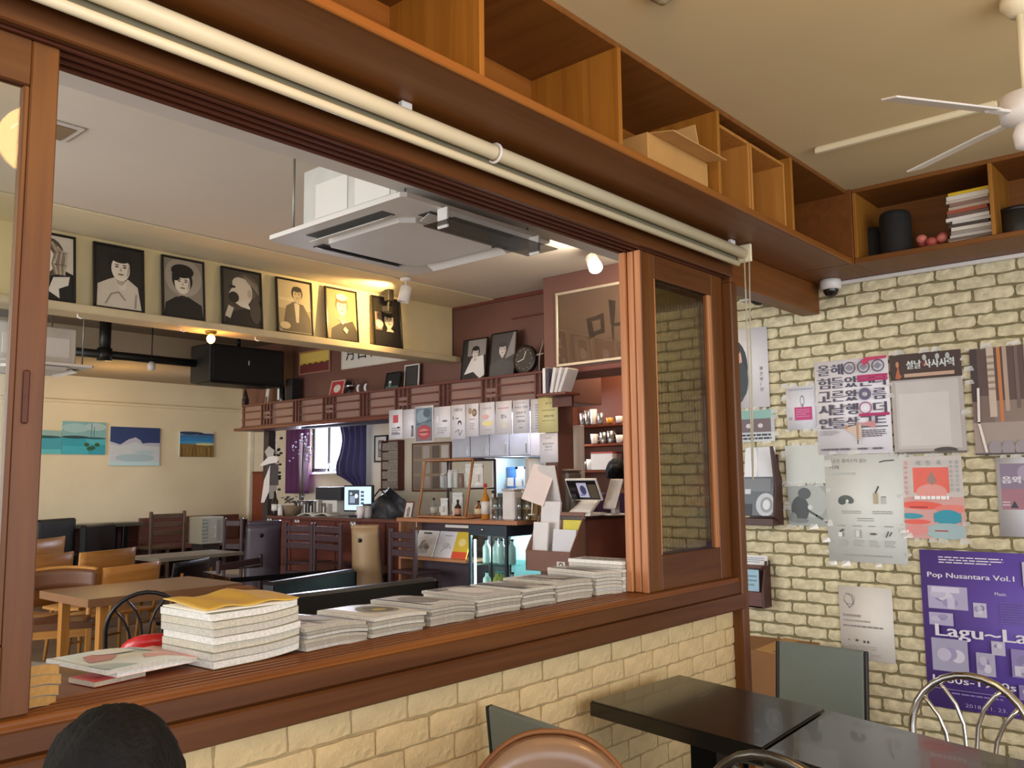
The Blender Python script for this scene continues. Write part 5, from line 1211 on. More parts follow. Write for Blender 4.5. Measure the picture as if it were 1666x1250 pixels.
# on the counter beside the cabinet
cz = 1.166
bottle('tall syrup bottle with amber contents and red top beside the display cabinet', 5.44, at(790, 835, X=5.44).y, cz, .30, .036, mat('syrup', '#b5762c', .15), '#d8d4d0', '#b5302c')
bottle('white narrow bottle right of the amber syrup bottle', 5.56, at(802, 835, X=5.56).y, cz, .24, .028, mat('white_bottle', '#dedede', .35), '#cfd0d2')
cg = glass('tumbler_glass', '#e6eaea', .22)
def tumbler(label, x, y, z, r_=.032, h_=.09, group='tumblers on the serving counter'):
    l = thing('tumbler', label, 'glass', (x, y, z), 0, group); MB().lathe([(r_*.8, 0), (r_*.82, .004), (r_, h_), (r_*.95, h_), (r_*.77, .01)], n=14).build('glass_body', cg, l); return l
for k, (px, X) in enumerate(((806, 5.42), (814, 5.46), (821, 5.42), (846, 5.45), (853, 5.50), (859, 5.46))):
    for j in range(2):
        tumbler('%s clear tumbler of the %s tower from the left beside the plastic jug' % (('lower', 'upper')[j], ordn[k]), X, at(px, 838, X=X).y, cz+j*.095)
t = thing('plastic_container', 'translucent square plastic jug among the tumblers', 'container', (5.45, at(834, 838, X=5.45).y, cz))
MB().box(-.06, -.065, 0, .06, .065, .24, b=.012).build('body', mat('frosted_plastic', '#d3cfcd', .4), t); MB().box(-.064, -.07, .24, .064, .07, .255, b=.006).build('lid', mat('frosted_lid', '#b9b4b2', .4), t)
t = thing('paper_bag', 'crumpled brown and white paper bag next to the register', 'bag', (5.55, at(864, 826, X=5.55).y, cz))
r = random.Random(6); kraft = mat('kraft', '#b8935e', .8, bump=.4, bscale=25); mb = MB()
mb.slab(lambda u, v: ((.07*math.cos(u*2*PI)*(1.0-.25*v)+.012*math.sin(9*u*6.28+5*v), .085*math.sin(u*2*PI)*(1-.3*v)+.012*math.sin(7*u*6.28-4*v), v*.25), (math.cos(u*2*PI), math.sin(u*2*PI), .2)), 24, 6, .004); mb.build('bag', kraft, t)
MB().ell((0, .0, .25), (.05, .06, .03), 10, 6).build('crumpled_top', kraft, t); MB().box(-.09, .06, .0, -.02, .13, .22, b=.02).build('white_bag', wbag, t)

# register counter
q0 = at(952, 838, X=5.40); zr = 1.215; yr = q0.y
t = thing('register_counter', 'dark brown register counter with a panelled side, right of the cold case', 'counter', (0, 0, 0)); bp_ = mat('register_panel', '#6b443a', .5, var=.05)
MB().box(5.37, yr-.02, zr-.03, 5.80, 4.46, zr, b=.005).box(5.80, yr-.02, zr-.03, 6.02, yr+.1, zr, b=.004).build('worktop', mat('register_top', '#40302c', .3), t)
MB().box(5.40, yr, 0, 5.43, 4.44, zr-.03).build('front_panel', bp_, t); MB().box(5.43, yr, 0, 6.6, yr+.03, zr-.03).build('side_panel', mat('register_side', '#8a5648', .5, var=.05), t); MB().box(5.395, yr-.006, 0, 5.425, yr+.012, zr-.03).build('corner_bead', mat('corner_bead', '#6a463a', .5), t)
# brochure box on its front
a, b = at(858, 910, X=5.22).y, at(931, 910, X=5.22).y; z0_ = at(890, 930, X=5.22).z; w_ = a-b
t = thing('pamphlet_box', 'brown box of pamphlets with a small round badge, fixed to the register counter', 'rack', M=frame_M((5.20, a, z0_), (0, -1, 0), (0, 0, 1)))
pb = mat('pamphlet_box_brown', '#7d5647', .5)
MB().box(0, 0, -.01, w_, .155, 0).build('front_panel', pb, t)
for x in (0, w_-.008): MB().prism([(0, 0), (.155, 0), (.42, -.18), (0, -.18)], x, x+.008, M=Matrix(((0, 0, 1, 0), (1, 0, 0, 0), (0, 1, 0, 0), (0, 0, 0, 1)))).build('side_panel', mat('pamphlet_side', '#8f6a5a', .5), t)
MB().box(0, 0, -.18, w_, .008, -.01).box(0, 0, -.19, w_, .44, -.18).build('back_panel', pb, t)
i = Ink(w_, .155); i.rect(.70, .1, .88, .52, '#ded8d2'); i.ell(.79, .36, .05, .13, '#5e5450'); i.ell(.79, .34, .028, .08, '#ded8d2'); i.rect(.72, .12, .86, .16, '#5e5450'); i.build(t, 'badge')
def d_sk(i): i.line([(.3, .1), (.5, .35), (.8, .1)], .004, '#70737a'); i.ell(.55, .25, .2, .1, '#c3c6cc'); i.line([(.2, .3), (.5, .2), (.7, .4)], .004, '#8a8d94')
for k, (u0, u1, v0, v1, n_, bg, lab) in enumerate(((.02, .36, .04, .34, -.05, '#e6e4e6', 'white pamphlet, front left in the pamphlet box'), (.05, .48, .06, .50, -.12, '#dedcdf', 'tall white pamphlet at the back left of the pamphlet box'), (.55, .95, .06, .36, -.13, '#d9cf52', 'yellow pamphlet at the back of the pamphlet box'), (.48, .98, .05, .29, -.05, '#dcdee6', 'white pamphlet with a line sketch, front right in the pamphlet box'))):
    l = thing('pamphlet', lab, 'pamphlet', M=t.matrix_world @ TR(u0*w_, v0*.9-.03, n_) @ RX(-.12), group='pamphlets in the box'); h_ = v1-v0+.06; MB().box(0, 0, -.02, (u1-u0)*w_, h_, 0, b=.001).build('sheets', paper(bg), l)
    if k != 2: i = Ink((u1-u0)*w_, h_); d_sk(i); i.build(l)
    else: i = Ink((u1-u0)*w_, h_); i.lines(.2, .5, .8, .8, 4, '#8a8430'); i.build(l)
# register
X = 5.52; y_ = at(957, 820, X=X).y; zt_ = zr+.001
t = thing('register', 'white point-of-sale terminal with a tilted tablet screen', 'register', (X, y_, zt_))
MB().prism([(-.13, -.11), (.13, -.11), (.13, .11), (-.13, .11)], 0, .012).prism([(-.11, -.10), (.1, -.10), (.1, .10), (-.11, .10)], .012, .02).slab(lambda u, v: ((-.11+.16*v, (u-.5)*(.2-.04*v), .02+.1*v), (-.5, 0, .8)), 4, 4, .02).build('stand', white_pl, t)
T_ = TR(-.05, 0, .20) @ RY(math.radians(-28))
MB().box(-.012, -.15, -.095, .008, .15, .095, b=.006, M=T_).build('tablet', white_pl, t); MB().box(-.0135, -.138, -.083, -.0119, .138, .083, b=.0005, M=T_).build('screen', mat('dark_screen', '#1d1a20', .15), t)
i = Ink(.276, .166); i.rect(.32, .12, .66, .88, '#cfd2f0'); i.ell(.5, .5, .1, .25, '#4a4a78'); i.rect(.36, .2, .5, .3, '#8a8cc4'); i.rect(.02, .02, .2, .3, '#3a3844'); i.rect(.7, .1, .98, .8, '#5d5240')
i.mb.v = [(-.0136-n+.0006, .138-u, v-.083) for u, v, n in i.mb.v]; o_ = i.build(t, 'display'); o_.matrix_local = T_
X = 5.62; y_ = at(1000, 822, X=X).y; t = thing('monitor', 'white monitor seen from behind, leaning on the register counter', 'monitor', (X, y_, zt_), math.radians(-28))
MB().box(-.012, -.10, .03, .012, .10, .27, b=.01, M=RY(.32) @ TR(-.06, 0, 0)).build('shell', mat('monitor_grey', '#bdb6b0', .5), t); MB().box(-.09, -.08, 0, .09, .08, .012).build('foot', mat('monitor_grey', '#bdb6b0', .5), t); MB().box(-.02, -.03, .01, .03, .03, .12, b=.006).build('neck', mat('monitor_grey', '#bdb6b0', .5), t)
X = 5.50; y_ = at(905, 828, X=X).y; t = thing('card_stand', 'white disc-based stand holding a slanted notice beside the register', 'sign', (X, y_, zt_))
MB().lathe([(.07, 0), (.07, .012), (.055, .016)], n=20).build('base', white_pl, t); MB().tube([(0, 0, .015), (0, .015, .14)], .006, 6).build('stem', chrome, t)
MB().box(-.004, -.07, .11, .004, .10, .40, b=.001, M=RY(-.25)).build('board', paper('#d9d4d2'), t)
l = thing('notice_sheet', 'pinkish sheet tilted in front of the disc-based stand', 'notice', (X-.15, y_+.13, zt_), .2); MB().box(-.002, -.11, .0, .002, .10, .30, b=.0005, M=TR(0, 0, .10) @ RY(.22) @ RX(.3)).build('sheet', paper('#e6d6d2'), l); MB().tube([(0, 0, 0), (.02, 0, .14)], .006, 6).lathe([(.03, 0), (.03, .008)], n=12).build('holder', white_pl, l)
X = 5.66; y_ = at(922, 828, X=X).y; t = thing('coffee_grinder', 'grey translucent box behind the register', 'appliance', (X, y_+.03, zt_)); MB().box(-.1, -.12, 0, .1, .12, .34, b=.02).build('body', mat('smoke_plastic', '#6a625c', .25), t); MB().box(-.1, -.12, .341, .1, .12, .36, b=.01).build('lid', mat('smoke_lid', '#857c74', .25), t)
X = 5.46; y_ = at(931, 828, X=X).y; tumbler('single tall clear tumbler left of the register', X, y_, zt_, .028, .14)

# barista
q = at(1004, 748, X=6.28)
person('person in a purple top with dark hair in a bun, working behind the register', (6.28, q.y, 0), math.radians(-62), q.z, False, mat('purple_shirt', '#4b2f52', .8, var=.06), mat('black_apron', '#1c1a1e', .8),
       (((-.20, .08, 1.08), (-.13, .28, 1.0)), ((.20, .08, 1.08), (.13, .28, 1.0))), True)

# kitchen shelves
shm = wood('kitchen_shelf', '#8a4426', '#a3552f', 'y')
KX = 6.72
zk = [at(975, y, X=KX-.12).z for y in (690, 722, 765)]
for k, z in enumerate(zk):
    t = thing('cup_shelf', '%s wooden cup shelf in the kitchen hatch' % ('topmost', 'middle', 'lowest')[k], 'shelf', (6.9, 0, z))
    MB().box(-.28, 3.2, -.02, -.002, 5.15, 0, b=.003).build('board', shm, t)
    for y in (3.4, 4.2): MB().prism([(-.2, 0), (0, 0), (0, -.12)], y, y+.015, M=Matrix(((1, 0, 0, -.003), (0, 0, 1, 0), (0, 1, 0, -.02), (0, 0, 0, 1)))).build('bracket', mahog_z, t)
def cup(label, px, k, m_, h_=.07, r_=.038, handle=True, cat='cup'):
    y = at(px, 700, X=KX-.12).y; l = thing('cup', label, cat, (KX-.1, y, zk[k]+.001)); MB().lathe([(r_*.7, 0), (r_*.75, .005), (r_, h_), (r_*.93, h_), (r_*.68, .01)], n=16).build('body', m_, l)
    if handle: MB().tube([(0, -r_*.9, h_*.8), (0, -r_*1.5, h_*.7), (0, -r_*1.5, h_*.35), (0, -r_*.85, h_*.25)], .006, 6).build('handle', m_, l)
cw = mat('white_china', '#d8d2ca', .3); st = mat('steel', '#a8a4a0', .25, .8)
for k, (px, m_, h_, lab) in enumerate(((947, st, .11, 'steel pitcher, first'), (955, st, .13, 'steel pitcher, second'), (964, cw, .14, 'tall pale canister, third'), (976, st, .10, 'steel cup, fourth'), (990, mat('yellow_tin', '#c98f2a', .4), .05, 'yellow tin, fifth'), (1006, cw, .06, 'white bowl, sixth'))): cup('%s from the left on the topmost cup shelf' % lab, px, 0, m_, h_, .035, k in (0, 1))
for k, (px, m_, h_, lab) in enumerate(((936, st, .15, 'steel shaker, first'), (965, cw, .09, 'white cup, second'), (980, st, .1, 'glass cup, third'), (992, st, .11, 'glass cup, fourth'), (1006, cw, .07, 'white cup, fifth'), (1020, cw, .09, 'white cup, sixth'))): cup('%s from the left on the middle cup shelf' % lab, px, 1, m_, h_, .04, k > 0)
for k, (px, m_, h_, lab) in enumerate(((948, st, .08, 'steel cup, first'), (957, cw, .1, 'white jug, second'), (972, st, .11, 'glass jar, third'))): cup('%s from the left on the lowest cup shelf' % lab, px, 2, m_, h_, .038)
y = at(985, 760, X=KX-.1).y; t = thing('white_box', 'white box behind the barista on the lowest cup shelf', 'box', (KX-.08, y, zk[2]+.001)); MB().box(-.08, -.12, 0, .08, .12, .15).build('carton', paper('#e2dfda'), t); MB().box(-.082, -.122, .15, .082, .122, .16).build('lid', paper('#b8322c'), t)
b_ = at(1022, 625, X=5.46); c2 = at(1022, 705, X=5.46); t = thing('hanging_notice', 'white sheet hanging by the right post of the kitchen hatch', 'notice', M=frame_M((5.45, b_.y+.03, c2.z), (0, -1, .0), (0, 0, 1))); MB().box(0, 0, -.002, .2, b_.z-c2.z, 0, b=.0005).build('sheet', paper('#dcd6d2'), t); MB().tube([(.1, b_.z-c2.z, -.001), (.1, 2.335-c2.z, -.001)], .002, 5).build('string', white_m, t)
a = at(921, 690, X=5.62); b_ = at(931, 760, X=5.62); t = thing('white_board', 'pale upright board at the left post of the kitchen hatch', 'board', (5.86, a.y+.06, b_.z)); MB().box(-.02, -.05, -.3, .02, .05, a.z-b_.z).build('panel', paper('#cfc6bc'), t); MB().box(-.025, -.055, -b_.z+.0, .025, .055, -.301).build('post', bp_, t)
# books on the post
for k, (px, col, ang, lab) in enumerate(((894, '#e5e2e4', 0, 'upright white book, first'), (899, '#4a4250', 0, 'upright dark book, second'), (905, '#d5d2d4', .2, 'leaning pale book, third'), (912, '#cfccce', .3, 'leaning pale book, fourth'), (918, '#c5c2c4', .42, 'leaning pale book, last'))):
    y = at(px, 640, X=5.40).y; t = thing('book', lab+' from the left above the yellow menu sheet', 'book', (5.40, y, 2.17), group='books above the yellow menu sheet'); MB().box(-.07, -.014, 0, .07, .014, .20, M=RX(ang)).build('cover', mat('bk'+col, col, .6), t); MB().box(-.068, -.011, .1995, .072, .011, .2015, b=.0005, M=RX(ang)).build('pages', page, t)
t = thing('book_shelf', 'small bracket shelf carrying books above the yellow menu sheet', 'shelf', (5.40, at(905, 645, X=5.40).y, 2.168)); MB().box(-.09, -.16, -.02, .098, .13, 0).build('board', mahog_y, t); MB().box(.07, -.1, -.1, .098, .1, -.02).build('bracket', mahog_z, t)

# menu sheets
SX = 5.478
def menu(label, xl, xr, yt, yb, draw, bg='#e6e3ea', off=0.0):
    p_ = at(xl, yt, X=SX-off); q_ = at(xr, yb-(xr-xl)*.075, X=SX-off); w_, h_ = p_.y-q_.y, p_.z-at(xl, yb, X=SX-off).z
    t = thing('menu_sheet', label, 'sheet', M=frame_M((SX-off, p_.y, p_.z-h_), (0, -1, 0), (0, 0, 1)), group='menu sheets hung along the canopy'); sheet_mb(w_, h_, .0015).build('sheet', paper(bg), t); i = Ink(w_, h_); draw(i); i.build(t)
def m1(i): i.rect(.3, .55, .68, .82, '#c4525a'); i.lines(.2, .12, .85, .4, 4, '#8a8690'); i.rect(.6, .36, .8, .41, '#3c3a42'); i.rect(.2, .18, .8, .2, '#3c3a42')
def m2(i): i.ell(.72, .38, .08, .06, '#4a4850'); i.poly([(.6, .05), (.66, .34), (.8, .34), (.82, .05)], '#77757e')
def m3(i): i.rect(.06, .04, .94, .94, '#6d7f8e'); i.ell(.4, .7, .3, .2, '#8ea2b0'); i.ell(.66, .8, .2, .12, '#55646f'); i.rect(.06, .04, .94, .42, '#7d7076'); i.ell(.52, .28, .36, .2, '#b04c52'); i.ell(.5, .28, .26, .1, '#cf8084'); i.rect(.26, .26, .8, .3, '#7a343a'); i.line([(.1, .5), (.9, .6)], .008, '#49545e')
def m4(i): i.rect(.16, .48, .3, .7, '#cdc9d4'); i.rect(.18, .5, .28, .68, '#e6e3ea'); i.ell(.66, .53, .16, .03, '#6a6872'); i.lines(.2, .12, .8, .34, 3, '#a5a2ac')
def m5(i): i.text('가배무료', .2, .80, .1, '#4a4850', w=.6); i.ell(.62, .44, .14, .1, '#2f2d35'); i.ell(.62, .38, .11, .1, '#dedbe2'); i.line([(.3, .2), (.55, .27), (.62, .1), (.8, .25)], .006, '#6a6872'); i.rect(.15, .58, .2, .66, '#4a4850'); i.rect(.35, .58, .55, .62, '#8a8890')
def m6(i): i.ell(.35, .78, .14, .1, '#a58d74'); i.ell(.68, .72, .18, .12, '#7d6248'); i.ell(.66, .72, .1, .06, '#b59c7e'); i.lines(.3, .5, .75, .55, 1, '#c07a74'); i.lines(.3, .2, .7, .42, 4, '#b5a59c')
def m7(i): i.text('오늘의 차', .2, .78, .07, '#8a8088', w=.6); i.ell(.4, .55, .25, .08, '#e0b5b0'); i.ell(.55, .34, .3, .08, '#e8dc8c'); i.rect(.2, .3, .9, .4, '#ecdfa0'); i.lines(.2, .1, .8, .18, 1, '#c5b8b8')
def m8(i): i.lines(.15, .76, .85, .82, 1, '#c07a8a'); i.text('별노', .34, .48, .13, '#3a3842', w=.36); i.ell(.55, .28, .16, .1, '#d8d5c5'); i.ell(.5, .12, .2, .04, '#c5c2cc')
def m9(i): i.lines(.15, .88, .8, .93, 1, '#b0adb8'); i.text('아이스 커피', .12, .74, .07, '#4a4850', w=.76); i.text('따뜻한 차', .22, .58, .07, '#4a4850', w=.56); i.lines(.2, .48, .75, .53, 1, '#8a8890'); i.text('생과일', .28, .33, .07, '#4a4850', w=.44); i.lines(.35, .14, .6, .2, 1, '#9a98a0')
def m10(i): i.lines(.45, .1, .95, .85, 10, '#a8a4b0')
def m11(i): i.text('봄나물', .40, .80, .06, '#6a5f38', w=.3); i.lines(.2, .60, .9, .66, 1, '#a3966a'); i.text('비빔밥 차림', .3, .43, .07, '#4a4028', w=.5); i.lines(.2, .32, .9, .36, 1, '#a3966a')
def m12(i): i.text('오미자', .3, .8, .07, '#9a98a4', w=.36); i.text('생강차 대추차', .16, .6, .08, '#4f4d57', w=.62); i.text('매실차', .3, .5, .07, '#6a6872', w=.4); i.text('유자차', .28, .4, .06, '#6a6872', w=.44)
menu('white menu sheet with a red square, leftmost of the hung row', 633, 655, 668, 715, m1); menu('white sheet with a small figure, second in the hung row', 656, 677, 667, 714, m2)
menu('blue-grey poster sheet with a red oval in the hung row', 675, 705, 662, 721, m3, '#dcdadf', .006)
menu('white sheet with a pale glass drawing, right of the blue-grey sheet', 706, 733, 663, 713, m4); menu('white sheet with a small portrait sketch in the hung row', 733.5, 757, 660, 715, m5); menu('white sheet with two brown ovals in the hung row', 757.5, 779, 658, 711, m6)
menu('white sheet with yellow and pink wash in the hung row', 780, 805, 656, 708, m7); menu('white sheet with two large letters in the hung row', 806, 833, 654, 708, m8); menu('white sheet full of printed lines in the hung row', 834, 862, 652, 706, m9)
menu('narrow white sheet half behind the yellow one', 863, 880, 650, 705, m10); menu('yellow sheet at the right end of the hung row', 875, 908, 648, 705, m11, '#e6dc9e', .006); menu('white sheet hanging under the yellow sheet', 878, 908, 706, 753, m12, '#e8e5ec', .006)

# ---- behind the bar
for k, (xl, xr, col, lab, w_) in enumerate(((468, 504, '#5a2c58', 'purple curtain left of the bar window', 0), (550, 596, '#3a3763', 'dark blue curtain gathered at the right of the bar window', 1))):
    X = XB-.12; a, b = at(xl, 690, X=X).y, at(xr, 690, X=X).y; zb2 = at(xl, 803, X=X).z if not w_ else at(590, 800, X=X).z; z2 = 2.42
    t = thing('curtain', lab, 'curtain', (0, 0, 0)); cm = mat('curtain'+col, col, .8, var=.12, scale=5)
    def fn(u, v, a=a, b=b, w_=w_, zb2=zb2):
        prof = [(0, .80), (.12, .45), (.2, .02), (.32, -.02), (.45, .12), (.62, .22), (.8, .10), (1, 0)]
        e = 0
        if w_:
            for (p0, q0), (p1, q1) in zip(prof, prof[1:]):
                if p0 <= v <= p1: e = q0+(q1-q0)*(v-p0)/(p1-p0)
        l_ = a+(b-a)*e
        return (X-.02+.025*math.sin(u*26), l_+(b-l_)*u, zb2+(z2-zb2)*v), (-1, 0, 0)
    MB().slab(fn, 40, 20, .006).build('cloth', cm, t); MB().tube([(X, a+.05, z2), (X, b-.05, z2)], .01, 8).build('rod', black_m, t)
    for e in (a+.03, b-.03): MB().box(X-.01, e-.01, z2-.012, XB-.001, e+.01, z2+.012).build('bracket', black_m, t)
fx = XB-.003
def hang2(label, tl, br, draw, fm, fw, bg='#d8d4cc', cat='picture', X=fx):
    a, b = at(*tl, X=X), at(*br, X=X); return framed('framed_picture', label, cat, frame_M((X, a.y, b.z), (0, -1, 0), (0, 0, 1)), a.y-b.y, a.z-b.z, draw, fw, .025, fm, None, bg, True)
def d_blk(i): i.rect(0, 0, 1, 1, '#d8d4cf'); i.rect(.25, .14, .75, .86, '#6a6866'); i.ell(.5, .6, .18, .14, '#b5b1ad'); i.rect(.3, .18, .7, .4, '#8a8784')
hang2('black-framed picture with a wide white mount behind the bar', (611, 709), (632, 752), d_blk, blk_f, .02)
# wall rack of pigeonholes
a, b, c = at(630, 718, X=fx), at(658, 718, X=fx), at(630, 798, X=fx)
t = thing('pigeonhole_rack', 'tall wooden rack of disc cases on the wall behind the bar', 'rack', (0, 0, 0)); w_, h_ = a.y-b.y, a.z-c.z
MB().box(fx-.1, b.y, c.z, fx, b.y+.012, a.z).box(fx-.1, a.y-.012, c.z, fx, a.y, a.z).box(fx-.1, b.y, c.z, fx, a.y, c.z+.012).box(fx-.1, b.y, a.z-.012, fx, a.y, a.z).build('carcass', mahog_z, t)
for k in range(5): MB().box(fx-.09, b.y+.012, c.z+.02+k*(h_-.03)/5, fx-.01, a.y-.012, c.z+.012+(k+.93)*(h_-.03)/5, b=.003).build('case_row', mat('disc_cases', '#8d8378', .4, var=.35, scale=60), t)
a, b, c = at(672, 722, X=fx), at(735, 722, X=fx), at(672, 800, X=fx)
def d_notes(i):
    for k in range(12): u, v = (k % 4)*.25+.03, (k//4)*.33+.03; i.rect(u, v, u+.19, v+.27, ('#8a7a70', '#b5aaa2', '#6f6058', '#cfc5bd')[k*5 % 4])
framed('framed_picture', 'wall board of small framed photos behind the display cabinet', 'board', frame_M((fx, a.y, c.z), (0, -1, 0), (0, 0, 1)), a.y-b.y, a.z-c.z, d_notes, .015, .02, mahog_y, None, '#a08a72', True)
# white wall cupboards and blue-lit recess
X = 6.45; a, b = at(735, 710, X=X), at(861, 710, X=X); zt2, zm, zb3 = a.z, at(735, 746, X=X).z, 1.0
t = thing('wall_cupboard', 'white wall cupboards with four flat doors behind the menu sheets', 'cupboard', (0, 0, 0)); cupm = mat('cool_white_door', '#c9cbd6', .4)
MB().box(X+.02, b.y, zm, XB-.003, a.y, zt2+.28).build('carcass', mat('cupboard_grey', '#b5b6c0', .5), t)
dy = (a.y-b.y)/4
for k in range(4):
    d_ = MB().box(X, b.y+k*dy+.006, zm+.01, X+.018, b.y+(k+1)*dy-.006, zt2+.26).build('door', cupm, t); MB().box(X-.012, b.y+k*dy+.03, zm+.03, X, b.y+k*dy+.04, zm+.13).build('handle', chrome, d_)
t = thing('cold_cupboard', 'tall white fridge frame with blue bags inside, behind the bar', 'fridge', (0, 0, 0)); y0_, y1_ = at(858, 760, X=X).y, at(798, 760, X=X).y
MB().box(X+.02, y0_, 0, X+.06, y0_+.05, zm-.01).box(X+.02, y1_-.04, 0, X+.06, y1_, zm-.01).box(X+.02, y0_+.05, 0, X+.06, y1_-.04, .95).build('frame', white_m, t); MB().box(X+.06, y0_, 0, XB-.01, y0_+.02, zm-.01).box(X+.06, y1_-.02, 0, XB-.01, y1_, zm-.01).box(XB-.03, y0_+.02, 0, XB-.01, y1_-.02, zm-.01).build('carcass', mat('case_liner', '#cfe0e2', .4), t); MB().box(X+.06, y0_+.02, .93, XB-.03, y1_-.02, .95).build('shelf', white_m, t); MB().box(X+.06, y0_+.02, 1.36, XB-.03, y1_-.02, 1.37, b=.002).build('shelf', white_m, t)
light('cold_cupboard_light', 'POINT', (X+.1, (y0_+y1_)/2, zm-.06), 2.0, '#e6f2ff', .04)
bl = mat('blue_pack', '#3f6fae', .4); pw = mat('pale_pack', '#c3d8e6', .4)
for k in range(6):
    z_ = (.951, 1.371)[k % 2]; y = y0_+.14+(k//2)*(y1_-y0_-.26)/2
    bag('%s pack, %s from the right on the %s fridge shelf behind the bar' % (('blue', 'pale blue')[(k//2) % 2], ordn[k//2], ('lower', 'upper')[k % 2]), X+.2, y, z_, .15, .24, (bl, pw)[(k//2) % 2])
# things on the long counter
bt = 1.136
def yb_(px, X=5.75): return at(px, 835, X=X).y
t = thing('monitor', 'bar computer monitor showing a pale blue desktop', 'monitor', (5.78, yb_(583, 5.78), bt), math.radians(8)); 
MB().lathe([(.1, 0), (.1, .01), (.03, .015)], n=18).tube([(.03, 0, .01), (.03, 0, .2)], .02, 8).build('stand', black_pl, t); MB().box(-.01, -.20, .05, .025, .20, .32, b=.006).build('bezel', black_pl, t)
i = Ink(.37, .24); i.rect(0, 0, 1, 1, '#a9c4e0'); i.rect(.14, .22, .56, .86, '#2d3440'); i.rect(.2, .3, .4, .6, '#6f7f92'); i.ell(.45, .6, .06, .1, '#c3ccd6'); i.ell(.25, .7, .05, .06, '#8a98a8')
for k in range(4): i.rect(.62, .24+k*.16, .74, .34+k*.16, '#3c4656')
for m_ in list(i.mats):   # a lit screen
    pass
scr = {m_: mat(m_.name+'_lit', '#%02x%02x%02x' % tuple(int(m_.name[6+2*k:8+2*k], 16) for k in range(3)), .4, var=.0, emit=.9) for m_ in i.mats}
i.mats = [scr[m_] for m_ in i.mats]; i.mb.v = [(-.0105-n, .185-u, v+.065) for u, v, n in i.mb.v]; i.build(t, 'screen')
t = thing('printer', 'dark desktop unit with a white front behind the monitor on the bar', 'printer', (5.95, yb_(545, 5.95), bt)); MB().box(-.1, -.16, 0, .15, .2, .16).build('base', white_pl, t); MB().box(-.1, -.22, .161, .15, .22, .30).build('top', mat('dark_blue_plastic', '#272c38', .4), t)
t = thing('paper_cup', 'white paper cup standing by the bar monitor', 'cup', (5.56, yb_(586, 5.56), bt)); MB().lathe([(.03, 0), (.04, .11), (.037, .11), (.028, .006)], n=18).build('cup', paper('#e6e2e4'), t); MB().lathe([(.042, .108), (.042, .114)], n=18).build('rim', white_pl, t)
t = thing('jar', 'grey-white jar right of the paper cup on the bar', 'jar', (5.64, yb_(597, 5.64), bt)); MB().lathe([(.045, 0), (.05, .01), (.05, .1), (.04, .12)], n=18).build('body', mat('grey_white', '#b9b6b8', .4), t); MB().lathe([(.042, .12), (.042, .135)], n=16).build('lid', black_pl, t)
t = thing('black_bundle', 'black draped bundle of cloth and bags on the bar, right of the monitor', 'bundle', (5.82, yb_(633, 5.82), bt))
r = random.Random(9); vs = []; fs = []; n, k_ = 22, 9
for a_ in range(k_+1):
    ph = PI/2*(1-a_/k_)
    for j in range(n):
        th_ = 2*PI*j/n; g = 1+.14*math.sin(3*th_+a_)+r.uniform(-.06, .06); vs.append((.17*g*math.sin(ph)*math.cos(th_), .26*g*math.sin(ph)*math.sin(th_), max(0, .26*math.cos(ph)*(1+.15*math.sin(2*th_)))))
for a_ in range(k_):
    for j in range(n): fs.append((a_*n+j, a_*n+(j+1) % n, (a_+1)*n+(j+1) % n, (a_+1)*n+j))
MB().add(vs, fs, 0, True).build('cloth', mat('black_cloth_bundle', '#16171c', .5, bump=.5, bscale=30), t); MB().tube([(-.1, -.1, .2), (-.12, 0, .28), (-.1, .12, .2)], .008, 6).build('strap', black_pl, t)
a = yb_(664, 5.6); framed('framed_picture', 'small photo in a wooden frame at the right end of the bar', 'picture', TR(5.58, a+.06, bt+.001) @ frame_M((0, 0, 0), (0, -1, 0), (.25, 0, 1)), .12, .17, lambda i: (i.rect(0, 0, 1, 1, '#cfc9c2'), i.ell(.5, .5, .25, .25, '#8a827c'), i.rect(.3, .1, .7, .3, '#77706a')), .012, .015, mahog_y)
t = thing('basket', 'woven basket with leaves at the left end of the bar', 'basket', (5.72, yb_(474, 5.72), bt)); MB().lathe([(.09, 0), (.12, .08), (.125, .1), (.11, .1), (.08, .01)], n=20).build('wicker', mat('wicker', '#8d7660', .8, bump=.8, bscale=60), t)
r = random.Random(11); mb = MB()
for k in range(26): a_ = r.uniform(0, 6.28); mb.ell((.08*math.cos(a_), .08*math.sin(a_), .12+r.uniform(0, .09)), (.02, .025, .006), 6, 4, M=RX(r.uniform(-.6, .6)))
mb.build('leaves', mat('dry_leaves', '#5d564a', .7), t, kind='stuff')
r = random.Random(12)
for k in range(11):
    px = 488+k*5.2; hh = r.uniform(.12, .17); col = r.choice(['#3f3b3c', '#77706c', '#b9b3ae', '#55504e', '#2f2c2d'])
    t = thing('disc_case', '%s disc case from the left in the upright row on the bar' % ordn[k], 'case', (5.86, yb_(px, 5.86), bt), 0, 'disc cases on the bar'); MB().box(-.07, -.018, 0, .07, .018, hh).build('case', mat('case'+col, col, .4), t); MB().box(-.0708, -.012, .02, -.0701, .012, hh-.03, b=.0002).build('label', paper('#d8d3ce' if k % 2 else '#8d8782'), t)
t = thing('magazine', 'open pale magazine lying on the bar left of the monitor', 'magazine', (5.68, yb_(520, 5.68), bt), .3)
MB().slab(lambda u, v: (((v-.5)*.24, (u-.5)*.40, .004+.028*abs(math.sin(u*2*PI))), (0, 0, 1)), 16, 2, .006).build('pages', page, t); MB().box(-.121, -.2, 0, .121, .2, .003, b=.001).build('cover', paper('#9a958f'), t)
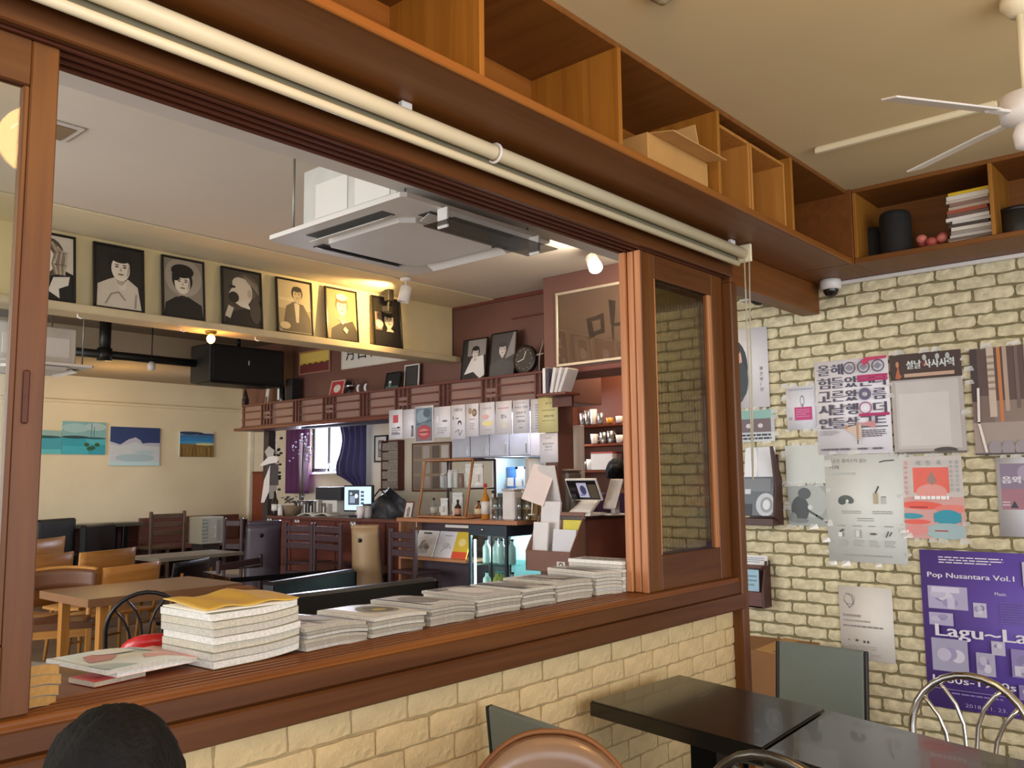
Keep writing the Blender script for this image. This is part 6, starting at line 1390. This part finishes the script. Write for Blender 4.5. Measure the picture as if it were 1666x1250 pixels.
t = thing('bottle', 'dark bottle with a white label at the left end of the bar', 'bottle', (5.57, yb_(447, 5.57), bt)); MB().lathe([(.035, 0), (.037, .01), (.037, .15), (.014, .2), (.014, .26)], n=16).build('glass_body', mat('brown_bottle', '#2c1f1a', .15), t); MB().lathe([(.0375, .05), (.0375, .12)], n=16).build('label', paper('#e2deda'), t)
t = thing('small_jar', 'small white salt jar beside the dark bottle on the bar', 'jar', (5.58, yb_(456, 5.58), bt)); MB().lathe([(.025, 0), (.028, .01), (.028, .07), (.02, .09), (.02, .1)], n=14).build('body', paper('#dedad6'), t); MB().lathe([(.022, .1), (.018, .12)], n=12).build('cap', white_pl, t)
# post with pinned pictures and dried plant
X = 5.8; y_ = at(438, 760, X=X).y
t = thing('pinned_post', 'dark post hung with cut-out photos and a long white sash, left of the bar', 'post', (X, y_, 0)); MB().box(-.05, -.05, 0, .05, .05, 2.089).build('post', mat('dark_post', '#3b302f', .6), t)
def ptv(px, py): q_ = at(px, py, X=X-.06); return q_.y-y_, q_.z
def cut(pts, col, nm_, n_=.0):
    P3 = [ptv(*p_) for p_ in pts]; mb = MB(); k = len(P3)
    mb.add([(-.056-n_, a_, b_) for a_, b_ in P3]+[(-.052-n_, a_, b_) for a_, b_ in P3], [tuple(range(k)), tuple(range(k, 2*k))[::-1]]+[(j, k+j, k+(j+1) % k, (j+1) % k) for j in range(k)]); mb.build(nm_, paper(col), t)
cut([(430, 735), (437, 726), (446, 733), (443, 745), (435, 746)], '#b9b4b2', 'cut_out_head'); cut([(423, 757), (436, 744), (446, 742), (453, 745), (451, 753), (438, 755), (426, 759)], '#e6e2e2', 'cut_out_sash', .006); cut([(433, 757), (452, 755), (452, 790), (434, 790)], '#48454a', 'cut_out_coat'); cut([(430, 782), (440, 757), (438, 800), (430, 818), (425, 818)], '#e2dcdc', 'cut_out_sleeve', .008)
cut([(438, 790), (449, 790), (449, 812), (438, 812)], '#8a8686', 'cut_out_legs', .004)
r = random.Random(14); mb = MB()
for k in range(60):
    a_ = r.uniform(0, 6.28); z_ = r.uniform(1.35, 2.05); mb.ell((.05+.06*math.cos(a_), .09*math.sin(a_)+r.uniform(-.04, .04), z_), (.02, .025, .014), 6, 4)
mb.build('dried_leaves', mat('dry_dark_leaves', '#3f3a38', .8), t, kind='stuff')
t = thing('dried_flowers', 'bunch of pale dried flowers in a tall vase in front of the purple curtain', 'plant', (XB-.35, at(489, 760, X=XB-.35).y, 0))
MB().lathe([(.08, 0), (.1, .3), (.06, .95), (.08, 1.05), (.07, 1.05)], n=16).build('vase', mat('grey_vase', '#5c5858', .5), t)
mb = MB(); fl = MB()
for k in range(34):
    a_ = r.uniform(0, 6.28); R_ = r.uniform(.03, .16); z_ = r.uniform(1.75, 2.15); fl.ell((R_*math.cos(a_), R_*math.sin(a_), z_), (.016, .016, .012), 6, 4)
    if k % 2: mb.tube([(0, 0, 1.0), (R_*math.cos(a_), R_*math.sin(a_), z_)], .003, 4)
mb.build('stems', mat('dry_stem', '#5a5048', .8), t); fl.build('blossoms', mat('pale_blossom', '#6f6a78', .9), t, kind='stuff')
t = thing('wood_wainscot', 'red-brown panel on the wall left of the bar window', 'panel', (0, 0, 0)); a, b = at(414, 770, X=fx), at(425, 840, X=fx); MB().box(fx-.03, b.y-.35, .6, fx, a.y, a.z).build('board', wood('red_panel', '#7a3a26', '#8f4a30', 'z'), t); MB().box(fx-.035, b.y-.35, a.z, fx, a.y+.01, a.z+.02).build('cap_rail', mahog_y, t)
# ================================================================== FAR ROOM FURNITURE
oak = wood('oak_ply', '#b07a3c', '#c68e4c', 'x', .4); oak_z = wood('oak_leg', '#ab7436', '#c18a48', 'z', .4); brn_v = mat('brown_vinyl', '#6b4630', .38, var=.06)
wal = wood('walnut_ply', '#7a4c26', '#8f5c30', 'x', .4); dkw = wood('dark_chair_wood', '#423036', '#4f3b40', 'z', .4); blk_v = mat('black_leather', '#1a1b1e', .32, var=.08, bump=.15, bscale=30)
def legs4(t, m, w_, d_, h_, r_=.02, splay=.03):
    for x in (-1, 1):
        for y in (-1, 1): MB().tube([(x*w_, y*d_, h_), (x*(w_+splay), y*(d_+splay), 0)], [r_, r_*.75], 6).build('leg', m, t)
def ply_chair(label, loc, rz, zt=.80, w_=.40, m=None, lm=None, round_=False, gap=.10, group=None):
    m = m or oak; lm = lm or oak_z; t = thing('plywood_chair', label, 'chair', loc, rz, group)
    def fn(u, v):
        x = (u-.5)*2; e = .0 if not round_ else .10*max(0, abs(x)-.3)**2*2.2*(1 if v > .5 else .4); return (x*w_/2, -.2+.04*x*x-.03*v, .45+gap+(zt-.45-gap)*v-e*v), (0, 1, .05)
    MB().slab(fn, 10, 4, .014).build('backrest', m, t); MB().slab(lambda u, v: (((u-.5)*w_, (v-.5)*.4, .45-.015*math.sin(v*PI)), (0, 0, 1)), 4, 4, .02).build('seat', m, t)
    for x in (-1, 1): MB().tube([(x*w_*.38, -.19, .43), (x*w_*.40, -.235, .45+gap+.12)], .014, 6).build('back_post', lm, t)
    legs4(t, lm, w_*.4, .16, .44); MB().tube([(-w_*.42, .17, .22), (w_*.42, .17, .22)], .01, 6).build('stretcher', lm, t); return t
def wood_table(name, label, q, ht, m, lm, th=.04, ped=False):
    c = sum((Vector((p_.x, p_.y, 0)) for p_ in q), Vector())/4; base = q[0].z-ht; t = thing(name, label, 'table', (c.x, c.y, base))
    MB().prism([(p_.x-c.x, p_.y-c.y) for p_ in q], ht-th, ht).build('tabletop', m, t)
    if ped: MB().box(-.05, -.05, .03, .05, .05, ht-th).build('column', lm, t); MB().box(-.22, -.22, 0, .22, .22, .03).build('foot_plate', lm, t)
    else:
        for p_ in q: x, y = (p_.x-c.x)*.76, (p_.y-c.y)*.76; MB().box(x-.03, y-.03, 0, x+.03, y+.03, ht-th).build('leg', lm, t)
    return t
def Q(pts, z): return [at(x, y, Z=z) for x, y in pts]
def rect_q(c, ux, L_, W_):
    u = Vector((math.cos(ux), math.sin(ux), 0))*L_/2; v = Vector((-math.sin(ux), math.cos(ux), 0))*W_/2; c = Vector(c); return [c-u-v, c+u-v, c+u+v, c-u+v]
# oak table near the window
qs = Q([(140, 976), (370, 951), (320, 938), (84, 958)], .74); c = sum(qs, Vector())/4; ax = qs[1]-qs[0]
wood_table('oak_table', 'oak-edged brown table among the oak chairs in the far room', rect_q(c, math.atan2(ax.y, ax.x), 1.15, .80), .74, mat('brown_laminate', '#8a6446', .3, var=.05), oak_z, .055)
def padded_oak():
    b0, b1 = at(72, 935, Z=.80), at(172, 928, Z=.80); sc = at(138, 1012, Z=.46); m_ = (b0+b1)/2
    rz = math.atan2(b1.y-b0.y, b1.x-b0.x)+PI; rz0 = rz
    t = thing('padded_oak_chair', 'oak chair with brown padded seat and curved back at the left of the oak table', 'chair', (sc.x-.13, sc.y+.14, 0), math.radians(158))
    def fn(u, v): x = (u-.5)*2; return (x*.25, -.21+.07*x*x, .70+.14*v-.02*x*x), (0, 1, 0)
    MB().slab(fn, 12, 4, .035).build('backrest', brn_v, t); MB().tube([Vector(fn(k/16, 1)[0])+Vector((0, -.012, .01)) for k in range(17)], .014, 8).build('back_rail', oak, t)
    MB().slab(lambda u, v: (((u-.5)*.44, (v-.5)*.42, .455+.012*math.sin(u*PI)*math.sin(v*PI)), (0, 0, 1)), 8, 8, .045).build('seat', brn_v, t)
    MB().box(-.21, -.2, .37, .21, .2, .43).build('apron', oak, t)
    for x in (-1, 1):
        MB().box(x*.20-.02, .17, 0, x*.20+.02, .21, .43).build('leg', oak_z, t); MB().tube([(x*.2, -.2, 0), (x*.2, -.19, .45), (x*.21, -.20, .72)], .021, 6).build('leg', oak_z, t); MB().box(x*.2-.012, -.18, .17, x*.2+.012, .18, .20).build('stretcher', oak, t)
padded_oak()
def place_ply(label, tl, tr, zt, flip=False, **kw):
    """a chair whose back's top edge shows between two pixels; flip = sitter on the viewer's side"""
    a, b = at(*tl, Z=zt), at(*tr, Z=zt); d = b-a; rz = math.atan2(d.y, d.x)
    n = Vector((-math.sin(rz), math.cos(rz), 0)); c = (a+b)/2; base = Vector((c.x, c.y, 0)); d = d*.94
    if flip: return ply_chair(label, base-n*.23, rz+PI, zt, d.length, **kw)
    return ply_chair(label, base+n*.23, rz, zt, d.length, **kw)
G_ = 'oak plywood chairs of the far room'
place_ply('oak plywood chair cut by the window post, farthest of the oak chairs', (48, 880), (114, 872), 1.0, group=G_)
place_ply('oak plywood chair at far left, in front of the farthest oak chair', (40, 908), (129, 897), .945, group=G_)
place_ply('oak plywood chair with a wide back, right of the far left oak chair', (133, 900), (229, 890), .92, group=G_)
place_ply('pale oak plywood chair behind the brown table', (172, 925), (270, 912), .835, group=G_)
place_ply('dark walnut chair with rounded back, between the brown table and the black bench', (340, 958), (440, 950), .80, False, m=wal, lm=oak_z, round_=True)
q = at(255, 961, Z=.88); bistro_chair('black steel hoop-backed chair just beyond the window sill, by the oak table', (q.x+.02, q.y+.17, 0), math.radians(-25), mat('worn_black_steel', '#2a2a2c', .3, .5), .88, .42)
q = at(268, 1030, Z=.80); t = thing('red_shell_chair', 'red plastic shell chair half hidden behind the tall magazine stack', 'chair', (q.x+.02, q.y+.2, 0), math.radians(-20)); rdm = mat('red_plastic', '#c21f22', .25)
MB().slab(lambda u, v: ((math.sin((u-.5)*2.6)*.2*(.75+.25*math.sin(PI*min(1, v+.3))), -.05-.15*math.cos((u-.5)*2.6), .46+.34*v-.12*v*abs(2*u-1)**3), (math.sin((u-.5)*2.6), -math.cos((u-.5)*2.6), 0)), 14, 8, .014).build('backrest', rdm, t)
MB().ell((0, .02, .45), (.2, .2, .035), 20, 8).build('seat', rdm, t)
for x in (-1, 1):
    for y in (-1, 1): MB().tube([(x*.12, y*.12, .44), (x*.18, y*.18+.02, 0)], .013, 8).build('leg', chrome, t)
# black benches
def bench(label, tl, tr, zt, depth=.5, flip=False):
    a, b = at(*tl, Z=zt), at(*tr, Z=zt); d = b-a; rz = math.atan2(d.y, d.x); n = Vector((-math.sin(rz), math.cos(rz), 0)); c = (a+b)/2; L_ = d.length; t = thing('leather_bench', label, 'bench', (c.x, c.y, 0), rz)
    s_ = -1 if flip else 1
    MB().box(-L_/2, 0, .3, L_/2, s_*.09, zt, b=.02).build('backrest', blk_v, t); MB().box(-L_/2, s_*.092, .28, L_/2, s_*depth, .44, b=.025).build('seat', blk_v, t); MB().box(-L_/2+.03, s_*.03, 0, L_/2-.03, s_*(depth-.03), .279).build('plinth', black_pl, t)
    for x in (-L_/2, L_/2-.004): MB().box(x-.003, -.003 if s_ > 0 else -.093, .3, x+.006, .093 if s_ > 0 else .003, zt-.02, b=.002).build('end_cap', mat('shiny_black', '#222428', .12), t)
    return t
bench('long black leather bench back just beyond the window sill', (447, 972), (713, 940), .84)
bench('shorter black leather bench facing the long one, behind it', (445, 948), (580, 926), .785)
# black tables and dark chairs
rq = Q([(382, 938), (560, 926), (540, 914), (352, 926)], .74); c = sum(rq, Vector())/4; ax = rq[1]-rq[0]
wood_table('black_table', 'glossy black table mirroring the bar window', rect_q(Vector((4.45, 6.60, .74)), math.atan2(ax.y, ax.x)+.1, 1.08, .66), .74, mat('mirror_black', '#141215', .06, var=.05, coat=.6), black_m, .04, True)
rq = Q([(238, 910), (365, 898), (352, 892), (226, 897)], .74); c = sum(rq, Vector())/4
wood_table('grey_table', 'grey-topped table in the middle of the far room', rect_q(Vector((4.87, 8.92, .74)), .05, 1.0, .6), .74, mat('grey_laminate', '#8a8374', .35), black_m, .035, True)
place_ply('black plywood chair behind the pale oak chair', (288, 917), (350, 905), .77, m=black_pl, lm=oak_z)
def ladder(label, tl, tr, zt, base=0.0, m=None, bars=3, flip=False, hs=.45, mid=True, group=None):
    a, b = at(*tl, Z=zt), at(*tr, Z=zt); d = b-a; rz = math.atan2(d.y, d.x); n = Vector((-math.sin(rz), math.cos(rz), 0)); c = (a+b)/2; w_ = d.length; m = m or dkw
    t = thing('ladder_back_chair', label, 'chair', Vector((c.x, c.y, base))+n*(-.2 if flip else .2), rz+(PI if flip else 0), group); H = zt-base; s_ = hs
    for x in (-1, 1): MB().box(x*w_/2-.018, -.22, 0, x*w_/2+.018, -.185, H, b=.006).build('back_leg', m, t); fd = .18 if s_ < .6 else .06; MB().box(x*w_/2-.018, fd-.018, 0, x*w_/2+.018, fd+.018, s_-.03).build('leg', m, t)
    for k in range(bars): z = H-.06-k*(H-s_-.16)/max(1, bars-.3); MB().box(-w_/2+.018, -.212, z-.03, w_/2-.018, -.194, z+.03, b=.005).build('back_slat', m, t)
    MB().box(-w_/2, -.2, s_-.03, w_/2, fd+.02, s_, b=.008).build('seat', m, t); MB().box(-w_/2, fd-.01, s_*.45, w_/2, fd+.01, s_*.45+.03).build('stretcher', m, t); return t
gb = 'dark ladder-back bar chairs'
ladder('dark ladder-back bar chair at the bar, left of the pair', (466, 850), (508, 851), 1.1, group=gb, hs=.72)
ladder('dark ladder-back bar chair at the bar, right of the pair', (513, 851), (555, 853), 1.1, group=gb, hs=.72)
ladder('dark ladder-back bar chair at the bar by the brochure shelf', (636, 859), (676, 861), 1.085, group=gb, hs=.72)
def barrel(label, tl, tr, zt, m, edge, hs=.70, btm=.30, wtop=1.0):
    a, b = at(*tl, Z=zt), at(*tr, Z=zt); d = b-a; rz = math.atan2(d.y, d.x); n = Vector((-math.sin(rz), math.cos(rz), 0)); c = (a+b)/2; w_ = d.length
    t = thing('tall_padded_chair', label, 'chair', Vector((c.x, c.y, 0))+n*.2, rz)
    def fn(u, v): x = (u-.5)*2; q_ = 1-v; return (x*w_/2*(1+.30*q_*q_)*(1 if q_ < .7 else 1-.2*(q_-.7)), -.2+.10*x*x*(.3+q_), btm+(zt-btm)*v), (0, 1, 0)
    MB().slab(fn, 10, 10, .04).build('backrest', m, t); MB().tube([Vector(fn(k/12, 1)[0]) for k in range(13)], .022, 8).build('top_roll', m, t)
    for u in (0, 1): MB().tube([Vector(fn(u, k/10)[0]) for k in range(11)], .012, 6).build('edge_piping', edge, t)
    MB().box(-w_/2, -.14, hs-.08, w_/2, .10, hs, b=.02).build('seat', m, t); MB().lathe([(.012, 0), (.02, .004), (.012, .01)], n=10, M=TR(-w_*.12, -.222, zt-.12) @ RX(PI/2)).build('stud', black_m, t)
    for x in (-1, 1):
        for y in (-1, 1): MB().box(x*w_*.4-.018, y*.08-.038, 0, x*w_*.4+.018, y*.08-.002, hs-.09).build('leg', dkw, t)
beige = mat('beige_vinyl', '#a58a66', .45, var=.05); navy = mat('navy_vinyl', '#4a414c', .4, var=.06)
barrel('tall beige padded bar chair at the bar, with a dark edge', (571, 858), (614, 858), 1.075, beige, navy)
barrel('dark navy padded bar chair at the left end of the bar', (404, 852), (458, 850), 1.1, navy, black_pl)
ladder('dark chair with cut-out sides left of the navy chairs', (366, 843), (394, 843), 1.1, bars=2, hs=.5)
ZP = .301
t = thing('papered_crate', 'crate wrapped in newspaper standing left of the dark chair', 'crate', (0, 0, 0)); YC_ = 9.8; a, b = at(328, 842, Y=YC_), at(364, 842, Y=YC_); z0_ = at(345, 885, Y=YC_).z
MB().box(a.x, YC_, z0_, b.x, YC_+.3, a.z, b=.006).build('crate', paper('#9a9686'), t); MB().box(a.x+.03, YC_+.03, ZP, b.x-.03, YC_+.27, z0_).build('stand', mat('dark_stand', '#2e2724', .6), t); i = Ink(b.x-a.x, a.z-z0_)
i.rect(.05, .1, .3, .9, '#77796c'); i.rect(.36, .2, .66, .8, '#b5b2a4'); i.lines(.36, .2, .66, .8, 9, '#77756a'); i.lines(.7, .1, .95, .9, 12, '#6d6b60'); i.lines(.05, .1, .3, .9, 6, '#a5a795', .4); i.mb.v = [(a.x+u, YC_-n, z0_+v) for u, v, n in i.mb.v]; i.build(t, 'newspaper')
ladder('dark slatted chair drawn up behind the mirror-black table', (356, 913), (424, 902), .80, bars=3, hs=.45, flip=True)
# the raised floor by the painting wall
rq = Q([(62, 846), (300, 836), (296, 847), (200, 852)], ZP+.72)
wood_table('wall_table', 'long dark table along the painting wall on the raised floor', rect_q((4.3, 10.86, ZP+.72), 0, 1.9, .36), .72, mat('dark_green_top', '#4a473c', .3), black_m, .04)
def boxchair(label, tl, tr, ybot, zt, m, base=ZP):
    a, b = at(*tl, Z=zt), at(*tr, Z=zt); d = b-a; rz = math.atan2(d.y, d.x); n = Vector((-math.sin(rz), math.cos(rz), 0)); c = (a+b)/2; w_ = d.length*.84; t = thing('leather_armchair', label, 'chair', Vector((c.x, c.y, base))+n*.25, rz)
    H = zt-base; MB().box(-w_/2, -.25, .1, w_/2, -.15, H, b=.02).build('backrest', m, t); MB().box(-w_/2, -.148, .1, w_/2, .1, .42, b=.02).build('seat', m, t); MB().box(-w_/2+.03, -.2, 0, w_/2-.03, .08, .099).build('plinth', black_pl, t)
boxchair('black leather chair at far left below the sea paintings', (60, 847), (131, 842), 890, 1.13, blk_v); boxchair('black leather chair right of the far left one, under the snow mountain painting', (137, 856), (194, 850), 900, 1.04, blk_v)
ladder('brown slat-back chair under the golden reed painting', (246, 833), (300, 831), 1.165, ZP, wood('brown_slat', '#4d3a2c', '#5d4836', 'z'), 3, hs=.44)
t = thing('wall_bench', 'low brown bench along the foot of the painting wall', 'bench', (6.0, 10.7, ZP)); MB().box(-.7, -.25, .38, .7, .25, .44).build('seat', wood('bench_top', '#5a362c', '#6d453a', 'x'), t); MB().box(-.7, .2, .44, .7, .25, .76).build('backrest', wood('bench_top', '#5a362c', '#6d453a', 'x'), t)
for x in (-.65, 0, .65): MB().box(x-.03, -.2, 0, x+.03, .2, .38).build('leg', dkw, t)

# ================================================================== MAGAZINES ON THE SILL
r = random.Random(21)
cov_c = ['#b9b4ac', '#8f8d8a', '#c5c1b8', '#77767a', '#a39f98', '#d2cec4', '#6d6862', '#b0aaa6']
pgs = [mat('pages_%d' % k, c_, .85, var=.14, scale=120) for k, c_ in enumerate(('#c2baa8', '#aca390', '#9f9685', '#bdb7ab', '#d9d5cc'))]
pg_brn = mat('pages_yellowed', '#b98f52', .85, var=.1, scale=80)
def magazine(label, M, w_, d_, th, cm, pm_, droop=0.0, draw=None, grp=None):
    t = thing('magazine', label, 'magazine', M=M, group=grp); f_ = lambda u: -droop*max(0, u-.45)**2*3.2
    MB().slab(lambda u, v: ((u*w_, v*d_, th/2+f_(u)), (0, 0, 1)), 8, 1, th-.0016, 0).build('pages', pm_, t)
    MB().slab(lambda u, v: ((u*w_, v*d_-.001, th-.0006+f_(u)), (0, 0, 1)), 8, 1, .0008, 0).slab(lambda u, v: ((u*w_, v*d_-.001, .0004+f_(u)), (0, 0, 1)), 8, 1, .0008, 0).build('cover', cm, t)
    if draw:
        i = Ink(w_, d_, n0=th-.0004); draw(i)
        i.mb.v = [(x, y, z+f_(x/w_)+.0004) for x, y, z in i.mb.v]; i.build(t)
    return t
def d_grey1(i): i.rect(.04, .05, .3, .95, '#d9d6d2'); i.rect(.35, .1, .95, .9, '#77767a'); i.ell(.6, .5, .2, .3, '#a9a6a4'); i.lines(.05, .2, .28, .8, 6, '#8a8784')
def d_eye(i): i.rect(.02, .02, .98, .98, '#d8d3c4'); i.ell(.6, .5, .3, .28, '#8a8466'); i.ell(.62, .5, .22, .2, '#5f5c44'); i.ell(.55, .42, .12, .08, '#b9a83c')
def d_mix(i): i.rect(.05, .05, .95, .95, '#c9c7c4'); i.ell(.5, .5, .3, .36, '#e6e5e3'); i.rect(.05, .75, .95, .95, '#6d6f78'); i.text('월간문학', .2, .78, .12, '#e6e5e3', w=.6)
def d_dark(i): i.rect(.03, .04, .97, .96, '#5f5c5c'); i.ell(.4, .5, .25, .3, '#8d8a88'); i.rect(.6, .2, .9, .8, '#a5a2a0')
def d_red_(i): i.rect(.0, .0, 1, 1, '#c8ccc2'); i.poly([(.08, .42), (.2, .75), (.38, .8), (.42, .55), (.28, .4)], '#b98480'); i.poly([(.5, .22), (.62, .45), (.9, .42), (.88, .2)], '#cfa09b'); i.poly([(0, 0), (.3, 0), (.2, .2), (0, .3)], '#a9b8b4'); i.ell(.5, .75, .2, .12, '#dcdcd2'); i.rect(.75, .7, 1, 1, '#b9c4c2')
def stack(name, pl_, pr_, n_, th, d_, pset, draw, droop=.0, cov=None, jit=.006, zb=ZS, w_=None, where=''):
    a, b = at(*pl_, Z=ZS), at(*pr_, Z=ZS); ax = b-a; ang = math.atan2(ax.y, ax.x); w2 = w_ or ax.length; z = zb+.001
    for k in range(n_-1, -1, -1):
        lab = ('top magazine of %s' % name) if k == 0 else ('bottom magazine of %s' % name) if k == n_-1 and n_ > 2 else '%s magazine from the top of %s' % (ordn[k], name)
        M = TR(a.x+r.uniform(-jit, jit), max(a.y, DP+.03)+r.uniform(-jit, jit)*.6+.004, z) @ RZ(ang+r.uniform(-.02, .02))
        magazine(lab, M, w2, d_, th, (cov or mat('mcov%d' % (k % 8), cov_c[(k*3) % 8], .4)), pset[k % len(pset)], droop, draw if k == 0 else None, name); z += th+.0005
    return z, a, ang, w2
stack('the yellowed stack beside the left post', (20, 1170), (105, 1145), 4, .021, .25, [pg_brn], d_grey1, .010, mat('mcov_grey', '#8d8a80', .5))
# flat pile with a red booklet beneath
z = ZS+.001
a = at(160, 1122, Z=ZS); b = at(325, 1086, Z=ZS); ang = math.atan2(b.y-a.y, b.x-a.x)
M0 = TR(a.x-.0, a.y+.02, z) @ RZ(ang+.03); magazine('red booklet at the bottom of the flat colourful pile on the sill', M0, .13, .10, .012, mat('red_booklet', '#a8413c', .4), pgs[1], 0, None)
M1 = TR(a.x+.05, a.y+.02, z+.0125) @ RZ(ang-.02); magazine('white magazine in the middle of the flat colourful pile on the sill', M1, .24, .23, .012, mat('mcov_pink', '#cf9a92', .4), pgs[4], 0, None)
M1 = TR(a.x+.02, a.y+.01, z+.025) @ RZ(ang); magazine('grey and pink magazine on top of the flat colourful pile on the sill', M1, .27, .25, .010, mat('mcov_palegrey', '#c8ccc2', .35), pgs[3], .02, d_red_)
zt, a, ang, w2 = stack('the tall white stack under the yellow envelope', (347, 1091), (487, 1063), 7, .0185, .235, [pgs[4], pgs[0], pgs[3]], None, -.01, mat('mcov_olive', '#8f8a74', .4))
ye = mat('yellow_manila', '#c9a03c', .6, var=.06, bump=.2, bscale=12); t = thing('envelope', 'crumpled yellow envelope on top of the tall white magazine stack', 'envelope', M=TR(a.x-.01, a.y+.02, zt+.002) @ RZ(ang-.05))
MB().slab(lambda u, v: ((u*w2*1.04, v*.22, .006+.012*abs(math.sin(4*u+2*v))*v+.006*math.sin(7*u)**2), (0, 0, 1)), 16, 8, .003).build('sheet', ye, t); MB().slab(lambda u, v: ((u*w2*1.03-.01, v*.21-.008, .002), (0, 0, 1)), 6, 4, .003).build('torn_lining', paper('#e2dccb'), t)
stack('the grey stack right of the yellow envelope', (499, 1062), (600, 1040), 6, .0098, .26, [pgs[1], pgs[2], pgs[3]], d_grey1, .012)
stack('the stack with a big eye on its cover', (608, 1040), (693, 1023), 5, .011, .26, [pgs[0], pgs[2]], d_eye, .006)
stack('the dull grey stack in the middle of the sill', (702, 1021), (773, 1006), 6, .010, .27, [pgs[2], pgs[1]], d_dark, .012)
stack('the glossy stack lettered on its top cover', (777, 1005), (848, 992), 6, .0105, .27, [pgs[2], pgs[0], pgs[1]], d_mix, .004)
stack('the grey stack left of the cold case foot', (852, 991), (904, 981), 6, .0105, .26, [pgs[0], pgs[2]], d_dark, .004)
stack('the pale-edged stack under the pamphlet box', (908, 981), (965, 971), 6, .0115, .27, [pgs[1], pgs[0]], d_grey1, .005)
stack('the dark-covered stack second from the right post', (971, 970), (1013, 964), 7, .0125, .27, [pgs[0], pgs[3]], d_dark, .008)
stack('the tallest white stack against the right post', (1015, 964), (1042, 959), 8, .0145, .27, [pgs[4], pgs[3]], d_grey1, .0, None, .003)
